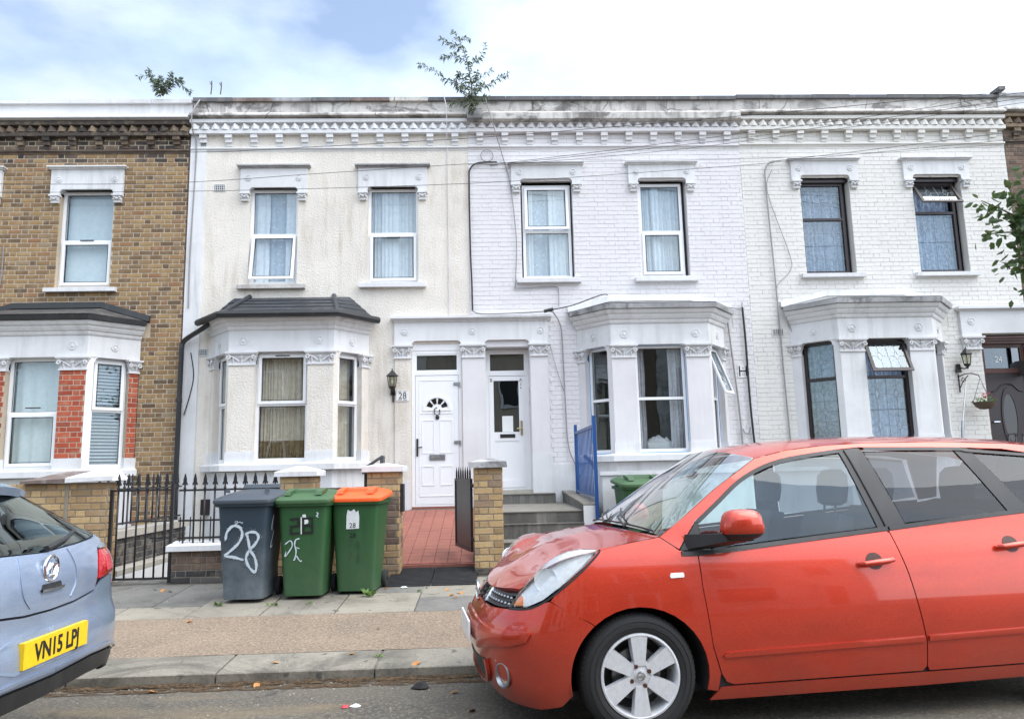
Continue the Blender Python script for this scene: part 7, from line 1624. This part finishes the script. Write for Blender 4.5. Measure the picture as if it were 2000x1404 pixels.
# bumper: plate recess, plate, lower valance, crease
pr = C.tile('plate_recess', D((0, .535), (.30, .54), (.50, .60), (.46, .655), (.30, .69), (0, .695)), 'paint_blue', off=.003, sides=(-1, 1), join=True, step=.06, puff=-.012)
class PlateF:
    def __call__(s, u, z, d=0): return Vector((-.428-d, -u, .612+z))
PF = PlateF(); m = MB(); m.fbox(PF, -.26, .26, -.056, .056, -.02, .006); npb = m.build('number_plate', 'plate_yellow', bc)
cu = text_mesh('VN15 LPJ', .108, .0008, .86, .0028)
for v in cu.vertices: v.co = PF(v.co.x, v.co.y-.037, .0068+v.co.z)
cu.materials.clear(); cu.materials.append(MATS['ink_black']); link('registration', cu, npb)
m = MB()
for u in (-.163, .168): m.lathe([(.001, -.009), (.008, -.008), (.009, -.006)], 8, PF(u, .0), 'x')
m.build('plate_screw', 'ink_black', npb)
C.tile('valance', D((0, .465), (.35, .475), (.60, .46), (.85, .392), (1.0, .295), (.92, .29), (.62, .375), (.35, .39), (0, .385)), 'black_plastic', off=-.004, sides=(-1, 1), join=True)
C.stroke('bumper_crease', D((.002, .500), (.30, .508), (.60, .49), (.86, .42)), .016, 'paint_blue', .012, (-1, 1), .012)
C.stroke('tailgate_crease', D((.165, .80), (.215, .86), (.225, .93), (.21, 1.0), (.20, 1.03)), .007, 'paint_blue', .004, (-1, 1), .006)
# badge and handle
p = C.pt(q0+.001, .955, .0); m = MB(); Gb = Fr((p.x, 0, .955), (0, -1, 0), (-1, 0, .1)); m.tube([Gb(.055*math.cos(t), .058*math.sin(t), .008) for t in [2*math.pi*k/28 for k in range(29)]], .008, 8)
m.tube([Gb(-.045, -.01, .010), Gb(-.015, .02, .016), Gb(.02, .015, .016), Gb(.0, -.02, .016), Gb(.045, -.005, .010)], [.006, .012, .012, .012, .005], 6); m.tube([Gb(-.02, -.03, .01), Gb(.02, -.035, .01)], .008, 6); m.build('badge', 'chrome', bc)
h = C.tile('boot_handle', D((0, .862), (.085, .866), (.075, .893), (0, .892)), 'black_plastic', off=.003, sides=(-1, 1), join=True, step=.04); C.stroke('handle_lip', D((.001, .860), (.09, .864)), .012, 'chrome', .012, (-1, 1), .012, h[0])
lw = MB(); lw.tube([C.pt(q0+.02, 1.045, .015), C.pt(q0+.25, 1.075, .016), C.pt(q0+.42, 1.10, .012)], [.016, .012, .008], 6); lw.build('rear_wiper', 'black_plastic', bc)
C.tile('body_shell', D((0, .40), (0, 1.02), (.5, 1.0), (.9, .92), (1.15, .85), (1.15, .45), (.6, .39)), 'leather_dark', off=-.02, sides=(-1, 1), skirt=0, shrink=0, step=.08)
m = MB(); m.box(.0, 3.3, -.7, .7, .24, .30); m.build('underbody', 'rubber', bc)
for u in (.62, 3.25):
    for sg in (-1, 1):
        wheel(C, u, sg, .89, .315, .21, 5)
        if u < 1:
            m = MB(); n = 20; vs = []
            for y in (.88, .55):
                for k in range(n+1): t = R(-15+210*k/n); vs.append((u+.375*math.cos(t), sg*y, .305+.355*math.sin(t)))
            m.add(vs, [(k, k+1, n+2+k, n+1+k) for k in range(n)]+[tuple(range(n+1, 2*n+2))], True); m.build('wheel_housing', 'rubber', bc, fixn=False)
seat(1.3, -.4, .3); 
for o in list(rc.children)[-1:]:
    if o.name.startswith('seat'): o.parent = bc
m = MB(); m.lathe([(.001, 0), (.05, .0), (.05, .004)], 16, (.02, .28, 1.17), 'x'); m.build('window_sticker', 'yellow_green', bc)
# ------------------------------------------------------------------ plants, tree, cables, litter, terrace across the street
def stem_leaf(m, p, d, s, w, droop, rnd):     # a long narrow leaf, slightly folded and drooping
    d = d.normalized(); sd = d.cross(Vector((0, 0, 1))); sd = sd.normalized() if sd.length > .01 else Vector((1, 0, 0)); t = rnd.uniform(-.8, .8); up = sd.cross(d); sd = sd*math.cos(t)+up*math.sin(t)
    q1 = p+d*s*.5+Vector((0, 0, -droop*s*.12)); q2 = p+d*s+Vector((0, 0, -droop*s*.45)); n = d.cross(sd)
    m.add([p, q1+sd*w*s, q2, q1-sd*w*s, q1-n*w*s*.35], [(0, 1, 4), (1, 2, 4), (2, 3, 4), (3, 0, 4)])
def buddleia(base, stems, label, seed, leaf=.13):
    rnd = random.Random(seed); r = root('buddleia', base, label, 'plant', 'plants rooted in the parapet'); b0 = Vector(base)
    st_ = MB(); lf = MB()
    for pts, rad, dens in stems:
        P = smooth_curve([b0+Vector(p) for p in pts], 6); st_.tube(P, [rad*(1-.75*i/len(P)) for i in range(len(P))], 5)
        L = sum((b_-a).length for a, b_ in zip(P, P[1:])); nn = int(L*dens*4.0)
        for k in range(nn):
            t = .12+.88*(k+rnd.random())/nn; i = min(int(t*(len(P)-1)), len(P)-2); p = P[i].lerp(P[i+1], t*(len(P)-1)-i); ax = (P[i+1]-P[i]).normalized()
            a = rnd.uniform(0, 6.28); o = ax.orthogonal().normalized(); dd = (o*math.cos(a)+ax.cross(o)*math.sin(a))*.9+ax*.5+Vector((0, 0, -.2)); stem_leaf(lf, p, dd, leaf*rnd.uniform(.55, 1.2)*(1.15-.45*t), .155, rnd.uniform(.2, 1.2), rnd)
        for k in range(5): stem_leaf(lf, P[-1], (P[-1]-P[-2])+Vector((rnd.gauss(0, .02), rnd.gauss(0, .02), rnd.gauss(0, .02))), leaf*.8, .12, .5, rnd)
    st_.build('stems', 'stem_green', r); lf.build('foliage', 'leaf_buddleia', r, fixn=False); return r
buddleia((-.13, 11.82, 7.42), [
    ([(0, 0, 0), (.02, 0, .4), (-.03, .02, .8), (-.12, 0, 1.15), (-.28, 0, 1.48)], .012, 26), ([(-.06, 0, .9), (-.2, 0, 1.0), (-.36, -.02, 1.02), (-.5, 0, .98)], .006, 34), ([(-.1, 0, 1.1), (-.24, 0, 1.22), (-.38, 0, 1.26), (-.5, 0, 1.34)], .006, 34),
    ([(-.2, 0, 1.3), (-.1, 0, 1.36), (-.0, 0, 1.34)], .005, 34), ([(-.03, 0, .75), (.08, 0, .92), (.18, .02, 1.02), (.26, 0, 1.22)], .006, 26), ([(0, 0, .35), (-.2, -.03, .5), (-.42, -.02, .58), (-.65, 0, .76), (-.86, 0, .86)], .006, 24),
    ([(0, 0, .3), (.16, -.02, .44), (.36, -.02, .50), (.52, -.02, .62), (.64, -.02, .68)], .006, 26), ([(0, 0, .3), (.1, 0, .5), (.22, 0, .66), (.36, 0, .76)], .005, 22), ([(0, 0, .1), (.14, -.08, .18), (.28, -.12, .2)], .006, 40), ([(0, 0, .1), (-.16, -.08, .16), (-.34, -.12, .10)], .005, 26),
    ([(0, -.02, .0), (.05, -.09, .10), (.0, -.14, -.05)], .005, 70), ([(0, 0, .3), (-.12, 0, .6), (-.2, 0, .7), (-.24, 0, .55)], .005, 38), ([(0, 0, .45), (.1, -.05, .58), (.12, -.05, .7)], .005, 40), ([(0, 0, .2), (.05, -.1, .3), (.18, -.12, .42)], .005, 60), ([(0, 0, .2), (-.08, -.1, .3), (-.22, -.1, .4)], .005, 60)],
    'tall straggly buddleia sprouting from the parapet between the cream and lilac houses', 3, .10)
buddleia((-5.36, 11.95, 7.78), [([(0, 0, 0), (-.08, 0, .2), (-.2, 0, .36), (-.26, 0, .48)], .008, 50), ([(0, 0, 0), (.06, 0, .18), (.1, 0, .32), (.12, 0, .42)], .008, 60), ([(0, 0, 0), (.12, 0, .2), (.22, 0, .3), (.3, 0, .3)], .006, 50), ([(.05, 0, .1), (.2, 0, .28), (.34, 0, .16), (.46, 0, .08)], .005, 26), ([(0, 0, 0), (-.04, -.04, .2), (-.02, -.05, .32)], .006, 70), ([(0, 0, 0), (.03, -.05, .15), (.12, -.06, .22)], .006, 80), ([(0, 0, 0), (-.1, 0, .12), (-.16, -.02, .2)], .006, 60), ([(-.1, 0, .25), (-.28, 0, .38), (-.42, 0, .36)], .004, 16)],
    'small bushy buddleia growing on the white parapet of the brick house', 5, .095)
# dry twig stubs on the coping of 28
ds = root('dead_stalks', (-4.4, 11.85, 7.78), 'two dead stalks standing on the coping near the party wall', 'stalk')
for x, h in ((-4.52, .24), (-4.36, .22)):
    m = MB(); m.tube([(x, 11.85, 7.76), (x+.01, 11.85, 7.76+h*.6), (x+.005, 11.85, 7.76+h)], .010, 5); m.tube([(x, 11.85, 7.76+h*.7), (x-.03, 11.85, 7.76+h*.95)], .006, 4); m.build('stalk', 'bark', ds)
# street tree whose lower boughs enter the frame at the right
tb = Vector((6.9, 6.75, pz(6.75)))
tr = root('street_tree', tb, 'leafy street tree whose boughs hang in at the right edge', 'tree')
rnd = random.Random(21); m = MB(); m.tube([tb, tb+Vector((.02, 0, 1.2)), tb+Vector((-.05, .05, 2.6)), tb+Vector((.05, .1, 4.2)), tb+Vector((0, .1, 5.6))], [.16, .13, .11, .08, .04], 10)
def bough(pts, r0):
    P = smooth_curve(pts, 5); m.tube(P, [r0*(1-.8*i/len(P)) for i in range(len(P))], 6); return P
twigs = []
tgt = [((5.25, 6.85, 4.12), 1), ((5.06, 6.95, 3.95), 1), ((5.02, 6.9, 3.58), 1), ((5.18, 6.85, 3.22), 1), ((5.42, 6.9, 3.0), 1), ((5.5, 7.0, 3.85), 1), ((5.55, 6.7, 3.45), 1)]
hub = Vector((5.62, 6.9, 3.55)); trunkp = tb+Vector((-.03, .05, 2.7)); bough([trunkp, trunkp+Vector((-.5, .05, .45)), hub], .045)
for (t, k) in tgt: twigs.append(bough([hub+Vector((.1, 0, 0)), hub.lerp(Vector(t), .5)+Vector((0, 0, rnd.uniform(-.08, .1))), Vector(t)], .014))
for k in range(26):                          # rest of the crown, outside the frame
    a = rnd.uniform(0, 6.28); h = rnd.uniform(2.6, 5.2); e = tb+Vector((0, .05, h)); d = rnd.uniform(.7, 1.5); q = e+Vector((math.cos(a)*d, math.sin(a)*d*.9, rnd.uniform(.1, .9)))
    if in_view(q) > 0 or in_view(q+Vector((-.35, 0, 0))) > 0: continue
    twigs.append(bough([e, e.lerp(q, .5)+Vector((0, 0, .12)), q], .02))
m.build('trunk', 'bark', tr); lf = MB()
def tree_leaf(p, s):
    d = Vector((rnd.gauss(0, 1), rnd.gauss(0, 1), rnd.gauss(-.35, .6))).normalized(); sd = d.orthogonal().normalized(); a = rnd.uniform(0, 6.28); sd = sd*math.cos(a)+d.cross(sd)*math.sin(a); n = d.cross(sd); c = rnd.uniform(.1, .3)
    lf.add([p, p+d*s*.35+sd*s*.27, p+d*s*.72+sd*s*.2-n*c*s*.3, p+d*s-n*c*s*.7, p+d*s*.72-sd*s*.2-n*c*s*.3, p+d*s*.35-sd*s*.27, p+d*s*.5-n*s*.10], [(0, 1, 6), (1, 2, 6), (2, 3, 6), (3, 4, 6), (4, 5, 6), (5, 0, 6)])
for j, P in enumerate(twigs):
    inside = j < len(tgt)
    for k in range(60 if inside else 130):
        t = (rnd.uniform(.25, 1) if inside else rnd.uniform(.2, 1)); i = min(int(t*(len(P)-1)), len(P)-2); sp = .07 if inside else .22
        p_ = P[i]+Vector((rnd.gauss(0, sp), rnd.gauss(0, sp), rnd.gauss(0, sp)))
        if inside or in_view(p_+Vector((-.12, 0, 0))) < 0: tree_leaf(p_, rnd.uniform(.075, .125))
for k in range(560): tree_leaf(hub+Vector((abs(rnd.gauss(.12, .16))-.08, rnd.gauss(0, .15), rnd.gauss(0, .19))), rnd.uniform(.075, .125))
lf.build('crown', 'leaf_tree', tr, fixn=False)
# weeds
def weed(x, y, label, n, s, seed):
    rnd = random.Random(seed); r = root('weed', (x, y, pz(y)), label, 'weed', 'weeds in the pavement joints'); m = MB()
    for k in range(n): a = rnd.uniform(0, 6.28); stem_leaf(m, Vector((x+rnd.gauss(0, .015), y+rnd.gauss(0, .01), pz(y)+.002)), Vector((math.cos(a), math.sin(a)*.6, rnd.uniform(.5, 1.4))), s*rnd.uniform(.6, 1.2), .2, rnd.uniform(.3, 1), rnd)
    m.build('leaves', 'leaf_weed', r, fixn=False)
weed(-2.55, 7.38, 'small weed in front of the left corner of the grey bin', 14, .07, 1); weed(-2.02, 7.33, 'low weed in the joint between grey and green bins', 10, .06, 2); weed(-1.17, 7.60, 'taller weed in front of the orange-lidded bin', 11, .11, 3); weed(-1.70, 7.36, 'tiny sprig in front of the black-taped green bin', 5, .05, 4); weed(-.68, 7.75, 'moss tuft in the slab joint by the rubber ramps', 8, .045, 5); weed(-.79, 5.62, 'moss in the joint between kerb stones', 10, .035, 6)

# overhead cables
def cable(pts, r, label, n=8):
    m = MB(); m.tube(smooth_curve(pts, n), r*.62, 5); return tag(m.build('overhead_cable', 'cable_black'), label, 'cable', 'overhead cables')
cable([(-9.6, 11.7, 6.75), (-4.98, 11.6, 6.614), (-2.45, 11.4, 6.614), (.12, 11.2, 6.664), (2.14, 10.9, 6.684), (4.29, 10.5, 6.679), (6.23, 10.1, 6.672), (8.21, 9.7, 6.685), (13, 8.8, 6.9)], .008, 'topmost overhead cable sweeping across the cornices of all houses')
cable([(-9.6, 11.8, 6.2), (-5.42, 11.8, 6.165), (-2.54, 11.75, 6.305), (-.27, 11.86, 6.492), (.16, 11.93, 6.507)], .007, 'cable from the left meeting the bracket on the lilac house')
cable([(.16, 11.93, 6.507), (2.22, 11.4, 6.526), (4.39, 10.8, 6.548), (6.34, 10.3, 6.60), (8.12, 9.6, 6.60), (13, 8.2, 6.8)], .007, 'upper of the cables fanning right from the lilac house bracket')
cable([(.18, 11.93, 6.498), (2.24, 11.5, 6.526), (4.46, 11, 6.565), (6.45, 10.5, 6.637), (8.36, 9.9, 6.665), (13, 8.6, 6.8)], .007, 'middle of the cables fanning right from the lilac house bracket')
cable([(.18, 11.93, 6.485), (2.66, 11.5, 6.506), (4.5, 11.1, 6.551), (8.0, 10.3, 6.705), (13, 9, 6.95)], .006, 'lowest of the cables fanning right from the lilac house bracket')
cable([(-9.6, 11.85, 6.06), (-5.39, 11.8, 6.023), (-2.5, 11.7, 6.021), (.11, 11.7, 6.098), (2.26, 11.7, 6.226), (4.75, 11.8, 6.434), (5.10, 11.95, 6.543)], .007, 'lower cable crossing the upstairs windows to the ivory house bracket')
cable([(5.10, 11.95, 6.55), (6.57, 11.5, 6.546), (8.47, 11, 6.589), (13, 9.8, 6.7)], .007, 'upper cable running right from the ivory house bracket')
cable([(5.12, 11.95, 6.534), (6.62, 11.6, 6.536), (8.53, 11.1, 6.513), (13, 10, 6.5)], .006, 'lower cable running right from the ivory house bracket')
cable([(.20, 11.95, 6.553), (2.25, 11.6, 6.418), (4.25, 11.4, 6.353), (6.39, 11.2, 6.349), (9.1, 10.9, 6.407), (13, 10.4, 6.5)], .005, 'thin sagging cable below the fan of cables')

# litter and fallen leaves
def litter(x, y, z, label, mat, s, seed, cat='litter', flat=.25, name='litter'):
    rnd = random.Random(seed); m = MB(); n = 7; vs = []; c = Vector((x, y, z+.003))
    ring1 = [c+Vector((s*rnd.uniform(.6, 1.1)*math.cos(6.283*k/n), s*rnd.uniform(.5, .9)*math.sin(6.283*k/n), rnd.uniform(0, .25)*s*flat)) for k in range(n)]
    top = [c+Vector((s*.45*math.cos(6.283*k/n), s*.4*math.sin(6.283*k/n), s*flat*rnd.uniform(.6, 1.3))) for k in range(n)]
    m.add(ring1+top+[c+Vector((0, 0, s*flat))], [(k, (k+1) % n, n+(k+1) % n, n+k) for k in range(n)]+[(n+k, n+(k+1) % n, 2*n) for k in range(n)]); return tag(m.build(name, mat, loc=(x, y, z)), label, cat)
litter(-.44, 5.10, rz_(5.1), 'crumpled black glove lying in the gutter left of the red car', 'rubber', .075, 3, 'glove', .45, 'glove')
litter(-.86, 4.72, rz_(4.72), 'crushed red packet lying in the road', 'litter_red', .035, 4); litter(-.80, 4.73, rz_(4.73), 'crushed white packet half lying in the road', 'paper', .04, 9)
litter(-.86, 7.97, pz(7.97), 'white scrap on the pavement before the left rubber ramp', 'paper', .045, 5)
def leaf_litter(x, y, z, label, mat, s, seed):
    rnd = random.Random(seed); m = MB(); c = Vector((x, y, z+.004)); a = rnd.uniform(0, 6.28); d = Vector((math.cos(a), math.sin(a), .15)); sd = Vector((-d.y, d.x, .1)); 
    m.add([c-d*s, c-d*s*.3+sd*s*.5+Vector((0, 0, s*.2)), c+d*s*.4+sd*s*.45+Vector((0, 0, s*.3)), c+d*s+Vector((0, 0, s*.15)), c+d*s*.4-sd*s*.45+Vector((0, 0, s*.25)), c-d*s*.3-sd*s*.5, c], [(0, 1, 6), (1, 2, 6), (2, 3, 6), (3, 4, 6), (4, 5, 6), (5, 0, 6)])
    o = m.build('fallen_leaf', mat, fixn=False, loc=(x, y, z)); return tag(o, label, 'leaf', 'fallen leaves')
spots = [(-.62, 7.93, 'beside the white scrap'), (-.40, 7.80, 'near the right rubber ramp'), (-.35, 7.55, 'on the slabs before the ramps'), (-.30, 7.42, 'on the dark slab'), (-.25, 7.62, 'on the slab joint'), (.02, 8.1, 'at the foot of the buff pier'), (-.02, 8.2, 'against the buff pier'), (.1, 8.05, 'right of the buff pier foot'), (-3.4, 8.15, 'before the knee-high wall'), (-3.3, 8.10, 'below the white coping'), (-3.5, 8.2, 'by the iron gate'), (-1.5, 5.55, 'on the kerb'), (-1.9, 5.30, 'against the kerb'), (-1.55, 5.27, 'in the gutter'), (-.5, 5.42, 'on the kerb by the red car'), (-.22, 4.95, 'beside the red car bumper'), (-1.2, 4.3, 'in the middle of the road'), (-2.2, 5.2, 'by the blue car'), (-3.1, 5.5, 'behind the blue car'), (-.1, 4.55, 'in the road'), (-1.0, 5.7, 'on the kerb joint'), (-.9, 6.4, 'on the brown strip'), (-2.6, 6.8, 'on the brown strip edge'), (-1.05, 7.95, 'by the orange-lidded bin')]
for i, (x, y, w) in enumerate(spots):
    z = pz(y) if y > 5.36 else rz_(y)
    leaf_litter(x, y, z, ('small orange fallen leaf ' if i % 3 else 'small brown fallen leaf ')+w, 'leaf_orange' if i % 3 else 'leaf_brown', random.uniform(.022, .042), i)
gm = MB(); rnd = random.Random(9)
for k in range(900):
    x = rnd.uniform(-4, 1); y = rnd.choice([rnd.gauss(5.28, .05), rnd.uniform(3.2, 5.3), rnd.uniform(5.4, 8.4), rnd.gauss(5.3, .03)]); z = (pz(y) if y > 5.36 else rz_(y))+.001; s = rnd.uniform(.003, .009); a = rnd.uniform(0, 6)
    gm.add([(x+s*math.cos(a+t), y+s*math.sin(a+t), z+(.0 if t else .0)) for t in (0, 2.1, 4.2)]+[(x, y, z+s*.6)], [(0, 1, 3), (1, 2, 3), (2, 0, 3)])
tag(gm.build('grit', 'stone_pale', fixn=False), 'loose grit and crumbs along the gutter', 'grit', kind='stuff')

# terrace across the street (behind the camera, mirrored in the ground floor windows and the car)
for k in range(5):
    x0 = -13+k*5.2; op = root('terraced_house', (x0+2.6, -9.3, 0), ['brown brick house', 'cream painted house', 'buff brick house', 'dark brick house', 'pale rendered house'][k]+' across the street, seen only as a reflection', 'house', 'houses across the street')
    m = MB(); m.box(x0, x0+5.18, -17, -9.3, -.1, 7.2); m.build('wall', ['brick_brown', 'render_cream', 'mortar', 'brick_sooty', 'trim_worn'][k], op)
    m = MB(); m.box(x0, x0+5.18, -9.3, -9.1, 6.7, 6.95); m.build('cornice', 'trim_white', op)
    for (a, b_, z0, z1) in ((.7, 1.6, 4.2, 5.9), (3.4, 4.3, 4.2, 5.9), (.6, 2.4, 1.2, 3.1), (3.6, 4.4, .3, 2.9)):
        m = MB(); m.box(x0+a, x0+b_, -9.29, -9.24, z0, z1); w_ = m.build('window', 'trim_white', op); m = MB(); m.box(x0+a+.1, x0+b_-.1, -9.24, -9.23, z0+.1, z1-.1); m.build('pane', 'ink_black', w_)
m = MB(); m.box(-30, 30, -9.2, -6.2, 0, .08); structure(m.build('far_pavement', 'slab_dark'))
